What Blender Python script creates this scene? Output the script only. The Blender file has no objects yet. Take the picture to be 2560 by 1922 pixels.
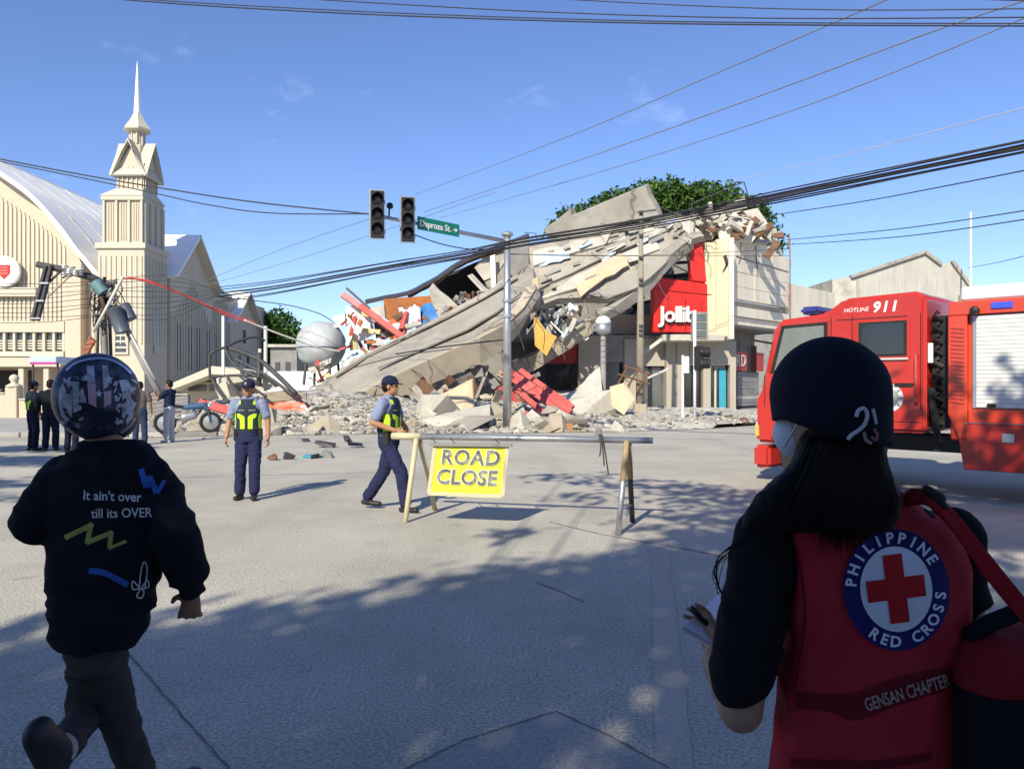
import bpy, bmesh, math, random
import numpy as np
from mathutils import Vector, Matrix, noise as mnoise
from mathutils.bvhtree import BVHTree
R = math.radians
rng = random.Random(7)
scene = bpy.context.scene
COL = scene.collection

# ------------------------------------------------------------------ camera
F, H, YH = 1920.0, 1.55, 961.0            # focal length in photo pixels, eye height, horizon row
cam_d = bpy.data.cameras.new('camera')
cam = bpy.data.objects.new('camera', cam_d); COL.objects.link(cam)
cam_d.sensor_width = 36.0; cam_d.lens = 36.0 * F / 2560.0
cam_d.clip_start = 0.05; cam_d.clip_end = 2000
cam.location = (0, 0, H); cam.rotation_euler = (R(90), 0, 0)
scene.camera = cam

# ------------------------------------------------------------------ sky and sun
SUN_EL = 35.5
SUN_AZ = math.atan2(-0.37, -0.93)          # the sun stands behind the viewer, a little to the left
world = bpy.data.worlds.new('World'); scene.world = world; world.use_nodes = True
wn, wl = world.node_tree.nodes, world.node_tree.links
wn.clear()
sky = wn.new('ShaderNodeTexSky'); sky.sky_type = 'NISHITA'; sky.sun_disc = False
sky.sun_elevation = R(SUN_EL); sky.sun_rotation = SUN_AZ
sky.altitude = 0; sky.air_density = 1.0; sky.dust_density = 0.05; sky.ozone_density = 2.2
wtc = wn.new('ShaderNodeTexCoord')
wmap = wn.new('ShaderNodeMapping'); wmap.inputs['Scale'].default_value = (2.6, 2.6, 5.5); wmap.inputs['Location'].default_value = (0.55, 0.3, 0.2)
wno = wn.new('ShaderNodeTexNoise'); wno.inputs['Scale'].default_value = 2.2; wno.inputs['Detail'].default_value = 7; wno.inputs['Roughness'].default_value = 0.62
wcr = wn.new('ShaderNodeValToRGB'); wcr.color_ramp.elements[0].position = 0.60; wcr.color_ramp.elements[1].position = 0.86
wcr.color_ramp.elements[1].color = (0.42, 0.42, 0.42, 1)
wmix = wn.new('ShaderNodeMixRGB'); wmix.inputs['Color2'].default_value = (7.5, 8.0, 8.6, 1)
wbg = wn.new('ShaderNodeBackground'); wbg.inputs['Strength'].default_value = 0.094
wout = wn.new('ShaderNodeOutputWorld')
wl.new(wtc.outputs['Generated'], wmap.inputs['Vector']); wl.new(wmap.outputs['Vector'], wno.inputs['Vector'])
wl.new(wno.outputs['Fac'], wcr.inputs['Fac']); wl.new(wcr.outputs['Color'], wmix.inputs['Fac'])
wtint = wn.new('ShaderNodeMixRGB'); wtint.blend_type = 'MULTIPLY'; wtint.inputs['Fac'].default_value = 1; wtint.inputs['Color2'].default_value = (1.02, 1.12, 1.50, 1)
wl.new(sky.outputs['Color'], wmix.inputs['Color1']); wl.new(wmix.outputs['Color'], wtint.inputs['Color1']); wl.new(wtint.outputs['Color'], wbg.inputs['Color'])
wl.new(wbg.outputs['Background'], wout.inputs['Surface'])
sun_d = bpy.data.lights.new('sun', 'SUN'); sun_d.energy = 5.0; sun_d.angle = R(0.55); sun_d.color = (1.0, 0.92, 0.75)
sun = bpy.data.objects.new('sun', sun_d); COL.objects.link(sun)
LDIR = Vector((0.37, 0.93, -math.tan(R(SUN_EL)))).normalized()
sun.rotation_euler = LDIR.to_track_quat('-Z', 'Y').to_euler(); sun.location = (-20, -40, 40)
scene.view_settings.view_transform = 'Standard'; scene.view_settings.look = 'None'
scene.view_settings.exposure = 0.32; scene.view_settings.gamma = 1.0; scene.view_settings.use_curve_mapping = False
scene.render.engine = 'CYCLES'
scene.cycles.max_bounces = 6; scene.cycles.use_denoising = True

# ------------------------------------------------------------------ helpers
def P(x, y, d):
    """the place in the world that lies d metres ahead at column x, row y of the photograph"""
    return Vector(((x - 1280.0) / F * d, d, H - (y - YH) / F * d))
def G(x, y):
    d = F * H / (y - YH)
    return Vector(((x - 1280.0) / F * d, d, 0.0))
WM = {}                                    # world matrix of every object made here
def link(o, parent=None, m=None):
    COL.objects.link(o)
    if parent is not None: o.parent = parent
    m = m or Matrix.Identity(4)
    o.matrix_basis = m
    WM[o.name] = (WM[parent.name] @ m) if parent is not None else m
    return o
def tag(o, label=None, cat=None, group=None, kind=None):
    if label: o['label'] = label
    if cat: o['category'] = cat
    if group: o['group'] = group
    if kind: o['kind'] = kind
    return o
def thing(name, label, cat, loc=(0, 0, 0), rz=0.0, group=None):
    o = bpy.data.objects.new(name, None); o.empty_display_size = 0.2
    link(o, None, Matrix.Translation(Vector(loc)) @ Matrix.Rotation(rz, 4, 'Z'))
    return tag(o, label, cat, group)
def obj(name, mesh, material, parent=None, m=None):
    o = bpy.data.objects.new(name, mesh)
    if material is not None and not mesh.materials: mesh.materials.append(material)
    return link(o, parent, m)
def copy_tree(o, m, label=None, group=None, parent=None):
    c = o.copy(); link(c, parent, m if parent is None else o.matrix_basis.copy())
    if parent is None:
        if label: c['label'] = label
        if group: c['group'] = group
    for ch in [x for x in bpy.data.objects if x.parent == o]:
        copy_tree(ch, None, parent=c)
    return c

class MB:
    """collects shapes and links them as ONE mesh object"""
    def __init__(s): s.v = []; s.f = []
    def add(s, vs, fs):
        k = len(s.v); s.v.extend([Vector(p) for p in vs]); s.f.extend([[i + k for i in f] for f in fs]); return s
    def hexa(s, p):                         # 8 corners: bottom 0-3 ccw, top 4-7
        return s.add(p, [(3, 2, 1, 0), (4, 5, 6, 7), (0, 1, 5, 4), (1, 2, 6, 5), (2, 3, 7, 6), (3, 0, 4, 7)])
    def box(s, c, size, rot=None):
        hx, hy, hz = size[0] / 2, size[1] / 2, size[2] / 2
        p = [Vector(q) for q in ((-hx, -hy, -hz), (hx, -hy, -hz), (hx, hy, -hz), (-hx, hy, -hz), (-hx, -hy, hz), (hx, -hy, hz), (hx, hy, hz), (-hx, hy, hz))]
        if rot is not None: p = [rot @ q for q in p]
        return s.hexa([q + Vector(c) for q in p])
    def b2(s, a, b):
        a, b = Vector(a), Vector(b)
        return s.box((a + b) / 2, [abs(b[i] - a[i]) for i in range(3)])
    def beam(s, a, b, w, h, up=(0, 0, 1)):
        a, b = Vector(a), Vector(b); d = (b - a); L = d.length; d.normalize()
        u = Vector(up)
        if abs(d.dot(u)) > 0.98: u = Vector((0, 1, 0))
        x = d.cross(u).normalized(); z = x.cross(d).normalized()
        m = Matrix((x, d, z)).transposed()
        return s.box((a + b) / 2, (w, L, h), m)
    def prism(s, poly, vec):
        n = len(poly); poly = [Vector(p) for p in poly]; vec = Vector(vec)
        fs = [list(range(n))[::-1], list(range(n, 2 * n))]
        for i in range(n):
            j = (i + 1) % n; fs.append([i, j, j + n, i + n])
        return s.add(poly + [p + vec for p in poly], fs)
    def tube(s, pts, r, n=8, cap=True):
        pts = [Vector(p) for p in pts]; m = len(pts)
        rr = r if isinstance(r, (list, tuple)) else [r] * m
        base = len(s.v); ref = None
        for i, p in enumerate(pts):
            t = (pts[min(i + 1, m - 1)] - pts[max(i - 1, 0)])
            t = t.normalized() if t.length > 1e-9 else Vector((0, 0, 1))
            if ref is None: ref = Vector((0, 0, 1)) if abs(t.z) < 0.9 else Vector((0, 1, 0))
            x = t.cross(ref)
            if x.length < 1e-4: x = t.cross(Vector((1, 0.3, 0)))
            x.normalize(); y = x.cross(t).normalized(); ref = y
            for k in range(n):
                a = 2 * math.pi * k / n
                s.v.append(p + x * (rr[i] * math.cos(a)) + y * (rr[i] * math.sin(a)))
        for i in range(m - 1):
            for k in range(n):
                k2 = (k + 1) % n; a = base + i * n; b = a + n
                s.f.append([a + k, a + k2, b + k2, b + k])
        if cap:
            s.f.append([base + k for k in range(n)][::-1]); s.f.append([base + (m - 1) * n + k for k in range(n)])
        return s
    def lathe(s, c, prof, n=16, axis='Z'):
        c = Vector(c); base = len(s.v)
        for r, h in prof:
            for k in range(n):
                a = 2 * math.pi * k / n; x, y = r * math.cos(a), r * math.sin(a)
                q = (x, y, h) if axis == 'Z' else ((x, h, y) if axis == 'Y' else (h, x, y))
                s.v.append(c + Vector(q))
        for i in range(len(prof) - 1):
            for k in range(n):
                k2 = (k + 1) % n; a = base + i * n; b = a + n
                s.f.append([a + k, a + k2, b + k2, b + k])
        s.f.append([base + k for k in range(n)][::-1]); s.f.append([base + (len(prof) - 1) * n + k for k in range(n)])
        return s
    def ribbon(s, top, bot, thick, nseg=4, rows=6, rough=0.0, ragged=0.0, seed=0, sag=0.0):
        """a curved slab between two edges with real thickness"""
        rg = random.Random(seed)
        T = smooth_path(top, nseg); B = smooth_path(bot, nseg); n = len(T); base = len(s.v); rows = max(rows, 2)
        g = []
        for j in range(rows):
            t = j / (rows - 1); row = []
            for i in range(n):
                e = rg.uniform(-1, 1) * ragged if j in (0, rows - 1) or i in (0, n - 1) else 0
                p = T[i].lerp(B[i], min(max(t + (e if j else -e) * 0.5, -0.05), 1.05))
                nv = mnoise.noise(p * 0.55 + Vector((seed, 0, 0))) * rough + mnoise.noise(p * 2.3 + Vector((0, seed, 0))) * rough * 0.35
                row.append((p, nv))
            g.append(row)
        V = [[None] * n for _ in range(rows)]; N = [[None] * n for _ in range(rows)]
        for j in range(rows):
            for i in range(n):
                a = g[j][min(i + 1, n - 1)][0] - g[j][max(i - 1, 0)][0]; b = g[min(j + 1, rows - 1)][i][0] - g[max(j - 1, 0)][i][0]
                nn = a.cross(b); nn = nn.normalized() if nn.length > 1e-9 else Vector((0, -1, 0))
                if nn.y > 0: nn = -nn
                N[j][i] = nn; V[j][i] = g[j][i][0] + nn * (g[j][i][1] + sag * math.sin(math.pi * j / (rows - 1)))
        for j in range(rows):
            for i in range(n): s.v.append(V[j][i])
        for j in range(rows):
            for i in range(n): s.v.append(V[j][i] - N[j][i] * thick)
        o = rows * n
        for j in range(rows - 1):
            for i in range(n - 1):
                a = base + j * n + i
                s.f.append([a, a + 1, a + n + 1, a + n]); s.f.append([a + o, a + n + o, a + n + 1 + o, a + 1 + o])
        for i in range(n - 1):
            a = base + i; s.f.append([a, a + o, a + 1 + o, a + 1]); a = base + (rows - 1) * n + i; s.f.append([a, a + 1, a + 1 + o, a + o])
        for j in range(rows - 1):
            a = base + j * n; s.f.append([a, a + n, a + n + o, a + o]); a = base + j * n + n - 1; s.f.append([a, a + o, a + n + o, a + n])
        return s
    def build(s, name, material, parent=None, smooth=False, bevel=0.0, world=True, seg=1, auto=False):
        me = bpy.data.meshes.new(name)
        vs = s.v
        if parent is not None and world:
            inv = WM[parent.name].inverted(); vs = [inv @ p for p in vs]
        me.from_pydata([tuple(p) for p in vs], [], s.f); me.update()
        bm = bmesh.new(); bm.from_mesh(me); bmesh.ops.recalc_face_normals(bm, faces=bm.faces[:])
        if bevel > 0:
            ed = [e for e in bm.edges if len(e.link_faces) == 2 and e.calc_face_angle(0) > 0.5]
            bmesh.ops.bevel(bm, geom=ed, offset=bevel, segments=seg, affect='EDGES', clamp_overlap=True)
        bm.to_mesh(me); bm.free()
        if smooth:
            for p in me.polygons: p.use_smooth = True
        if auto:
            for p in me.polygons: p.use_smooth = True
            try: me.set_sharp_from_angle(angle=R(35))
            except Exception: pass
        return obj(name, me, material, parent)

def smooth_path(pts, nseg):
    pts = [Vector(p) for p in pts]
    if nseg <= 1 or len(pts) < 3:
        out = []
        for i in range(len(pts) - 1):
            for k in range(max(nseg, 1)): out.append(pts[i].lerp(pts[i + 1], k / max(nseg, 1)))
        return out + [pts[-1]]
    out = []
    for i in range(len(pts) - 1):
        p0, p1, p2, p3 = pts[max(i - 1, 0)], pts[i], pts[i + 1], pts[min(i + 2, len(pts) - 1)]
        for k in range(nseg):
            t = k / nseg
            out.append(0.5 * ((2 * p1) + (p2 - p0) * t + (2 * p0 - 5 * p1 + 4 * p2 - p3) * t * t + (3 * p1 - p0 - 3 * p2 + p3) * t ** 3))
    return out + [pts[-1]]
def pp(lst): return [P(*q) for q in lst]

# ------------------------------------------------------------------ materials
MATS = {}
def mat(name, col, rough=0.8, var=0.12, scale=2.0, bump=0.15, bscale=30.0, metal=0.0, stain=None, stain_amt=0.5, stain_scale=0.8, streak=False, spec=0.4, coat=0.0, speck=0.0, crack=0.0, stretch=None, grit=False):
    if name in MATS: return MATS[name]
    m = bpy.data.materials.new(name); m.use_nodes = True; MATS[name] = m
    nt = m.node_tree; N, L = nt.nodes, nt.links; b = N['Principled BSDF']
    b.inputs['Roughness'].default_value = rough; b.inputs['Metallic'].default_value = metal
    b.inputs['Specular IOR Level'].default_value = spec; b.inputs['Coat Weight'].default_value = coat
    tc = N.new('ShaderNodeTexCoord'); vec = tc.outputs['Object']
    if stretch:
        mp = N.new('ShaderNodeMapping'); mp.inputs['Scale'].default_value = stretch; L.new(vec, mp.inputs['Vector']); vec = mp.outputs['Vector']
    n1 = N.new('ShaderNodeTexNoise'); n1.inputs['Scale'].default_value = scale; n1.inputs['Detail'].default_value = 8; n1.inputs['Roughness'].default_value = 0.65
    L.new(vec, n1.inputs['Vector'])
    cr = N.new('ShaderNodeValToRGB'); e = cr.color_ramp.elements
    e[0].position, e[1].position = 0.3, 0.72
    c = Vector(col)
    e[0].color = (*(c * (1 - var)), 1); e[1].color = (*[min(x, 0.95) for x in c * (1 + var)], 1)
    L.new(n1.outputs['Fac'], cr.inputs['Fac']); out = cr.outputs['Color']
    if stain is not None:
        n2 = N.new('ShaderNodeTexNoise'); n2.inputs['Scale'].default_value = stain_scale; n2.inputs['Detail'].default_value = 6; n2.inputs['Roughness'].default_value = 0.7
        if streak:
            mp2 = N.new('ShaderNodeMapping'); mp2.inputs['Scale'].default_value = (1.6, 1.6, 0.22); L.new(tc.outputs['Object'], mp2.inputs['Vector']); L.new(mp2.outputs['Vector'], n2.inputs['Vector'])
        else: L.new(vec, n2.inputs['Vector'])
        r2 = N.new('ShaderNodeValToRGB'); r2.color_ramp.elements[0].position = 0.47; r2.color_ramp.elements[1].position = 0.68
        r2.color_ramp.elements[1].color = (stain_amt, stain_amt, stain_amt, 1)
        L.new(n2.outputs['Fac'], r2.inputs['Fac'])
        mx = N.new('ShaderNodeMixRGB'); mx.inputs['Color2'].default_value = (*stain, 1); L.new(r2.outputs['Color'], mx.inputs['Fac']); L.new(out, mx.inputs['Color1']); out = mx.outputs['Color']
    if speck > 0:
        n3 = N.new('ShaderNodeTexNoise'); n3.inputs['Scale'].default_value = 55; n3.inputs['Detail'].default_value = 3; L.new(vec, n3.inputs['Vector'])
        r3 = N.new('ShaderNodeValToRGB'); r3.color_ramp.elements[0].position = 0.38; r3.color_ramp.elements[1].position = 0.62
        r3.color_ramp.elements[0].color = (1 - speck, 1 - speck, 1 - speck, 1); r3.color_ramp.elements[1].color = (1 + speck * .6, 1 + speck * .6, 1 + speck * .6, 1)
        mx = N.new('ShaderNodeMixRGB'); mx.blend_type = 'MULTIPLY'; mx.inputs['Fac'].default_value = 1
        L.new(n3.outputs['Fac'], r3.inputs['Fac']); L.new(out, mx.inputs['Color1']); L.new(r3.outputs['Color'], mx.inputs['Color2']); out = mx.outputs['Color']
    if crack > 0:
        vo = N.new('ShaderNodeTexVoronoi'); vo.feature = 'DISTANCE_TO_EDGE'; vo.inputs['Scale'].default_value = crack
        nw = N.new('ShaderNodeTexNoise'); nw.inputs['Scale'].default_value = 1.5; nw.inputs['Detail'].default_value = 5; L.new(vec, nw.inputs['Vector'])
        ad = N.new('ShaderNodeMixRGB'); ad.inputs['Fac'].default_value = 0.4; L.new(vec, ad.inputs['Color1']); L.new(nw.outputs['Color'], ad.inputs['Color2']); L.new(ad.outputs['Color'], vo.inputs['Vector'])
        r4 = N.new('ShaderNodeValToRGB'); r4.color_ramp.elements[0].position = 0.0; r4.color_ramp.elements[1].position = 0.012
        r4.color_ramp.elements[0].color = (0.45, 0.42, 0.4, 1)
        L.new(vo.outputs['Distance'], r4.inputs['Fac'])
        mx = N.new('ShaderNodeMixRGB'); mx.blend_type = 'MULTIPLY'; mx.inputs['Fac'].default_value = 1
        L.new(out, mx.inputs['Color1']); L.new(r4.outputs['Color'], mx.inputs['Color2']); out = mx.outputs['Color']
    if grit:                                # pale aggregate flecks, oil spots and long tyre-worn bands
        vg = N.new('ShaderNodeTexVoronoi'); vg.inputs['Scale'].default_value = 34; L.new(vec, vg.inputs['Vector'])
        rg_ = N.new('ShaderNodeValToRGB'); rg_.color_ramp.elements[0].position = 0.05; rg_.color_ramp.elements[1].position = 0.16; rg_.color_ramp.elements[0].color = (.55, .55, .55, 1); rg_.color_ramp.elements[1].color = (0, 0, 0, 1)
        mx = N.new('ShaderNodeMixRGB'); mx.inputs['Color2'].default_value = (.62, .60, .54, 1); L.new(vg.outputs['Distance'], rg_.inputs['Fac']); L.new(rg_.outputs['Color'], mx.inputs['Fac']); L.new(out, mx.inputs['Color1']); out = mx.outputs['Color']
        for sc, lo, hi, amt, st in ((1.1, .64, .74, .55, (1, 1, 1)), (.5, .52, .7, .3, (1.6, .18, 1)), (3.2, .66, .72, .4, (1, 1, 1))):
            mp3 = N.new('ShaderNodeMapping'); mp3.inputs['Scale'].default_value = st; mp3.inputs['Rotation'].default_value = (0, 0, .35 if st[1] < 1 else 0); L.new(tc.outputs['Object'], mp3.inputs['Vector'])
            no = N.new('ShaderNodeTexNoise'); no.inputs['Scale'].default_value = sc; no.inputs['Detail'].default_value = 5; L.new(mp3.outputs['Vector'], no.inputs['Vector'])
            ro = N.new('ShaderNodeValToRGB'); ro.color_ramp.elements[0].position = lo; ro.color_ramp.elements[1].position = hi; ro.color_ramp.elements[0].color = (0, 0, 0, 1); ro.color_ramp.elements[1].color = (amt, amt, amt, 1); L.new(no.outputs['Fac'], ro.inputs['Fac'])
            mx = N.new('ShaderNodeMixRGB'); mx.inputs['Color2'].default_value = (.20, .19, .17, 1); L.new(ro.outputs['Color'], mx.inputs['Fac']); L.new(out, mx.inputs['Color1']); out = mx.outputs['Color']
    L.new(out, b.inputs['Base Color'])
    if bump > 0:
        n4 = N.new('ShaderNodeTexNoise'); n4.inputs['Scale'].default_value = bscale; n4.inputs['Detail'].default_value = 6; L.new(vec, n4.inputs['Vector'])
        bp = N.new('ShaderNodeBump'); bp.inputs['Strength'].default_value = bump; bp.inputs['Distance'].default_value = 0.02
        L.new(n4.outputs['Fac'], bp.inputs['Height']); L.new(bp.outputs['Normal'], b.inputs['Normal'])
    return m
def glass(name, col=(0.012, 0.014, 0.017), rough=0.06):
    return mat(name, col, rough=rough, var=0.3, scale=1.2, bump=0.02, bscale=2.0, spec=0.9)

M_road = mat('road concrete', (0.475, 0.448, 0.372), 0.9, 0.11, 0.7, 0.35, 60, stain=(0.33, 0.31, 0.265), stain_amt=0.75, stain_scale=0.3, speck=0.3, grit=True)
M_road2 = mat('road patch', (0.36, 0.35, 0.32), 0.9, 0.1, 0.8, 0.3, 60, speck=0.18)
M_joint = mat('joint tar', (0.17, 0.165, 0.155), 0.9, 0.3, 3, 0.2, 40)
M_faded = mat('faded lane paint', (0.47, 0.42, 0.34), 0.9, 0.1, 1.5, 0.2, 60, stain=(0.42, 0.405, 0.37), stain_amt=0.9, stain_scale=1.6, speck=0.12)
M_walk = mat('pavement concrete', (0.40, 0.385, 0.35), 0.9, 0.14, 1.2, 0.3, 40, stain=(0.22, 0.21, 0.19), stain_amt=0.5, stain_scale=0.7, speck=0.15)
M_dust = mat('dusty ground', (0.46, 0.44, 0.39), 0.95, 0.16, 1.3, 0.5, 20, stain=(0.26, 0.24, 0.21), stain_amt=0.55, stain_scale=0.6, speck=0.2)
M_conc = mat('broken concrete', (0.38, 0.345, 0.285), 0.9, 0.2, 1.1, 0.4, 22, stain=(0.20, 0.18, 0.15), stain_amt=0.75, stain_scale=0.6, crack=0.35, speck=0.1)
M_slab = mat('fallen roof slab', (0.34, 0.315, 0.265), 0.9, 0.14, 0.8, 0.35, 16, stain=(0.22, 0.20, 0.17), stain_amt=0.75, stain_scale=0.5, crack=0.22, speck=0.08, stretch=(1, 1, 1))
M_beam = mat('tan fascia concrete', (0.42, 0.36, 0.27), 0.88, 0.12, 0.9, 0.25, 18, stain=(0.25, 0.21, 0.16), stain_amt=0.55, stain_scale=0.5, crack=0.4, speck=0.08)
M_concw = mat('pale plaster', (0.53, 0.50, 0.42), 0.9, 0.16, 1.3, 0.3, 18, stain=(0.30, 0.265, 0.215), stain_amt=0.65, stain_scale=0.8, speck=0.08)
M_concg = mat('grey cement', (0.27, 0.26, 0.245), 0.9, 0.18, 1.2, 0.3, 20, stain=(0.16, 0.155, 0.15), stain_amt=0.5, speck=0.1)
M_dark = mat('painted interior shade', (0.045, 0.04, 0.035), 0.95, 0.4, 2.0, 0.3, 12)  # near-black tone that puts the shade of deep openings into the colour
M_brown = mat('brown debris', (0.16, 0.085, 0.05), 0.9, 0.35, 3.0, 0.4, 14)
M_peach = mat('peach wall', (0.62, 0.46, 0.30), 0.9, 0.1, 1.2, 0.2, 14, stain=(0.45, 0.37, 0.28), stain_amt=0.5)
M_orange = mat('orange board', (0.40, 0.14, 0.04), 0.85, 0.3, 2.2, 0.3, 12, stain=(0.2, 0.09, 0.05), stain_amt=0.6, stain_scale=1.5)
M_yellow = mat('yellow board', (0.68, 0.42, 0.10), 0.8, 0.08, 1.4, 0.2, 10, stain=(0.5, 0.3, 0.09), stain_amt=0.4)
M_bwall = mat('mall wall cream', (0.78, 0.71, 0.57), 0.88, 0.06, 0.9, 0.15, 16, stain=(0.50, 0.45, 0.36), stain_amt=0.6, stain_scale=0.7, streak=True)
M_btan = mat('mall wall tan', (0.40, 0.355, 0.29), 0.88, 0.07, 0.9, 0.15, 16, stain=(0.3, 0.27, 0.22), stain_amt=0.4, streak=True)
M_bcream = mat('pilaster cream', (0.66, 0.57, 0.38), 0.85, 0.06, 1.0, 0.12, 16, stain=(0.5, 0.44, 0.32), stain_amt=0.4, streak=True)
M_red = mat('red cladding', (0.66, 0.025, 0.018), 0.5, 0.08, 1.0, 0.05, 8, stain=(0.5, 0.03, 0.02), stain_amt=0.3)
M_redold = mat('faded red steel', (0.50, 0.075, 0.065), 0.6, 0.2, 2.0, 0.15, 12, stain=(0.42, 0.16, 0.14), stain_amt=0.5)
M_white = mat('white board', (0.78, 0.77, 0.74), 0.7, 0.05, 2.0, 0.1, 12, stain=(0.55, 0.52, 0.48), stain_amt=0.3)
M_blue = mat('blue sheet', (0.03, 0.17, 0.45), 0.55, 0.25, 2.0, 0.3, 6)
M_lblue = mat('pale blue sheet', (0.45, 0.55, 0.68), 0.6, 0.2, 2.0, 0.3, 6)
M_teal = mat('teal panel', (0.04, 0.30, 0.42), 0.5, 0.1, 2.0, 0.05, 8)
M_glass = glass('dark glass')
M_gglass = glass('grey glass', (0.10, 0.11, 0.105), 0.15)
M_steel = mat('galvanised steel', (0.45, 0.46, 0.47), 0.42, 0.12, 4, 0.08, 20, metal=0.7, stain=(0.3, 0.3, 0.31), stain_amt=0.4)
M_dsteel = mat('dark steel', (0.07, 0.07, 0.075), 0.6, 0.3, 4, 0.15, 20, metal=0.3, stain=(0.12, 0.07, 0.04), stain_amt=0.3)
M_post = mat('pale painted post', (0.62, 0.60, 0.55), 0.6, 0.1, 3, 0.1, 20, stain=(0.4, 0.36, 0.3), stain_amt=0.5)
M_woodpole = mat('weathered pole', (0.30, 0.26, 0.20), 0.85, 0.2, 3, 0.2, 20, stain=(0.2, 0.17, 0.13), stain_amt=0.4)
M_cable = mat('cable', (0.035, 0.036, 0.045), 0.6, 0.2, 3, 0)
M_cablel = mat('weathered wire', (0.20, 0.21, 0.24), 0.6, 0.2, 3, 0)
M_cream = mat('church cream', (0.56, 0.49, 0.375), 0.85, 0.05, 0.6, 0.08, 14, stain=(0.46, 0.39, 0.295), stain_amt=0.5, stain_scale=0.4, streak=True)
M_creaml = mat('church light trim', (0.57, 0.52, 0.41), 0.85, 0.04, 0.6, 0.06, 14)
M_peachc = mat('church peach', (0.58, 0.475, 0.36), 0.85, 0.05, 0.6, 0.06, 14)
M_chwhite = mat('church roof white', (0.88, 0.87, 0.84), 0.95, 0.03, 0.5, 0.05, 10, spec=0.05)
M_wintint = glass('church window', (0.05, 0.055, 0.06), 0.2)
M_black = mat('black plastic', (0.016, 0.016, 0.018), 0.5, 0.25, 4, 0.08, 20)
M_lens = glass('signal lens', (0.014, 0.011, 0.011), 0.35)
M_green = mat('street sign green', (0.005, 0.20, 0.13), 0.5, 0.05, 2, 0)
M_wpaint = mat('white paint', (0.80, 0.80, 0.79), 0.5, 0.04, 3, 0.02, 20)
# ================================================================== ground
def sheet(name, poly, z, material, parent=None):
    me = bpy.data.meshes.new(name); me.from_pydata([(p[0], p[1], z) for p in poly], [], [list(range(len(poly)))]); me.update()
    return obj(name, me, material, parent)
gr = tag(sheet('road', [(-500, -300), (500, -300), (500, 900), (-500, 900)], 0.0, M_road), kind='structure')
def strip(pts, w, z, jag=0.004, seed=1):
    rg = random.Random(seed); pts = [Vector(p) for i in range(len(pts) - 1) for p in [Vector(pts[i]).lerp(Vector(pts[i + 1]), t / 14) for t in range(14)]] + [Vector(pts[-1])]; L = []; Rr = []
    for i, p in enumerate(pts):
        t = (pts[min(i + 1, len(pts) - 1)] - pts[max(i - 1, 0)]).normalized(); n = Vector((-t.y, t.x, 0))
        ww = w * (rg.uniform(0.6, 1.3) if w < .1 else rg.uniform(.94, 1.04)) / 2; off = n * rg.uniform(-jag, jag)
        L.append((p.x + n.x * ww + off.x, p.y + n.y * ww + off.y, z)); Rr.append((p.x - n.x * ww + off.x, p.y - n.y * ww + off.y, z))
    n = len(pts)
    return L + Rr, [[i, i + 1, n + i + 1, n + i] for i in range(n - 1)]
for k, (pl, w) in enumerate([
        ([(300, 1610), (430, 1760), (575, 1925)], 0.011),
        ([(1010, 1925), (1160, 1850), (1390, 1778), (1520, 1838), (1680, 1925)], 0.012),
        ([(1375, 1305), (1500, 1335), (1690, 1368), (1960, 1420)], 0.02),
        ([(1340, 1455), (1400, 1478), (1460, 1505)], 0.012),
        ([(0, 1215), (330, 1198), (760, 1185), (1010, 1180)], 0.025)]):
    v, f = strip([G(*q) for q in pl], w, 0.004, seed=k)
    me = bpy.data.meshes.new('road_joint'); me.from_pydata(v, [], f); tag(obj('road_joint', me, M_joint), kind='structure')
v, f = strip([G(1633, 1195), G(1655, 1450), G(1700, 2100)], 0.16, 0.0035, 0.004, 9)
me = bpy.data.meshes.new('lane_marking'); me.from_pydata(v, [], f); tag(obj('lane_marking', me, M_faded), kind='structure')
pa = [G(*q) for q in [(1010, 1925), (1160, 1850), (1390, 1778), (1520, 1838), (1680, 1925)]]
pa = list(pa)
tag(sheet('road_patch', [(p.x, p.y) for p in pa] + [(0.9, 2.0), (-0.8, 2.0)], 0.0022, M_road2), kind='structure')

front = [(-45, 22.0), (-10.2, 22.6), (-7.5, 23.6), (-3, 26.5), (4, 30), (12, 32.5), (17, 37), (45, 66)]
mb = MB(); mb.prism([(x, y, 0.0) for x, y in front] + [(45, 120, 0), (-45, 120, 0)], (0, 0, 0.13))
sidewalk = tag(mb.build('sidewalk', M_walk), kind='structure')
# kerb stones, each a piece of its own
for i in range(len(front) - 1):
    a, b = Vector((*front[i], 0)), Vector((*front[i + 1], 0)); L = (b - a).length
    if i in (0,): a = Vector((-16.5, 22.49, 0)); L = (b - a).length
    if i >= 5: continue
    n = int(L / 1.0); d = (b - a) / n
    nrm = Vector((d.y, -d.x, 0)).normalized()
    for k in range(n):
        if rng.random() < 0.08: continue
        m = MB(); e = d.normalized()
        m.beam(a + d * k + e * 0.02 - nrm * 0.03 + Vector((0, 0, 0.07 + rng.uniform(-.006, .006))), a + d * (k + 1) - e * 0.02 - nrm * 0.03 + Vector((0, 0, 0.07)), 0.2, 0.155)
        m.build('kerb_stone', M_walk if k % 3 else M_concg, sidewalk, bevel=0.02)

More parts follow.
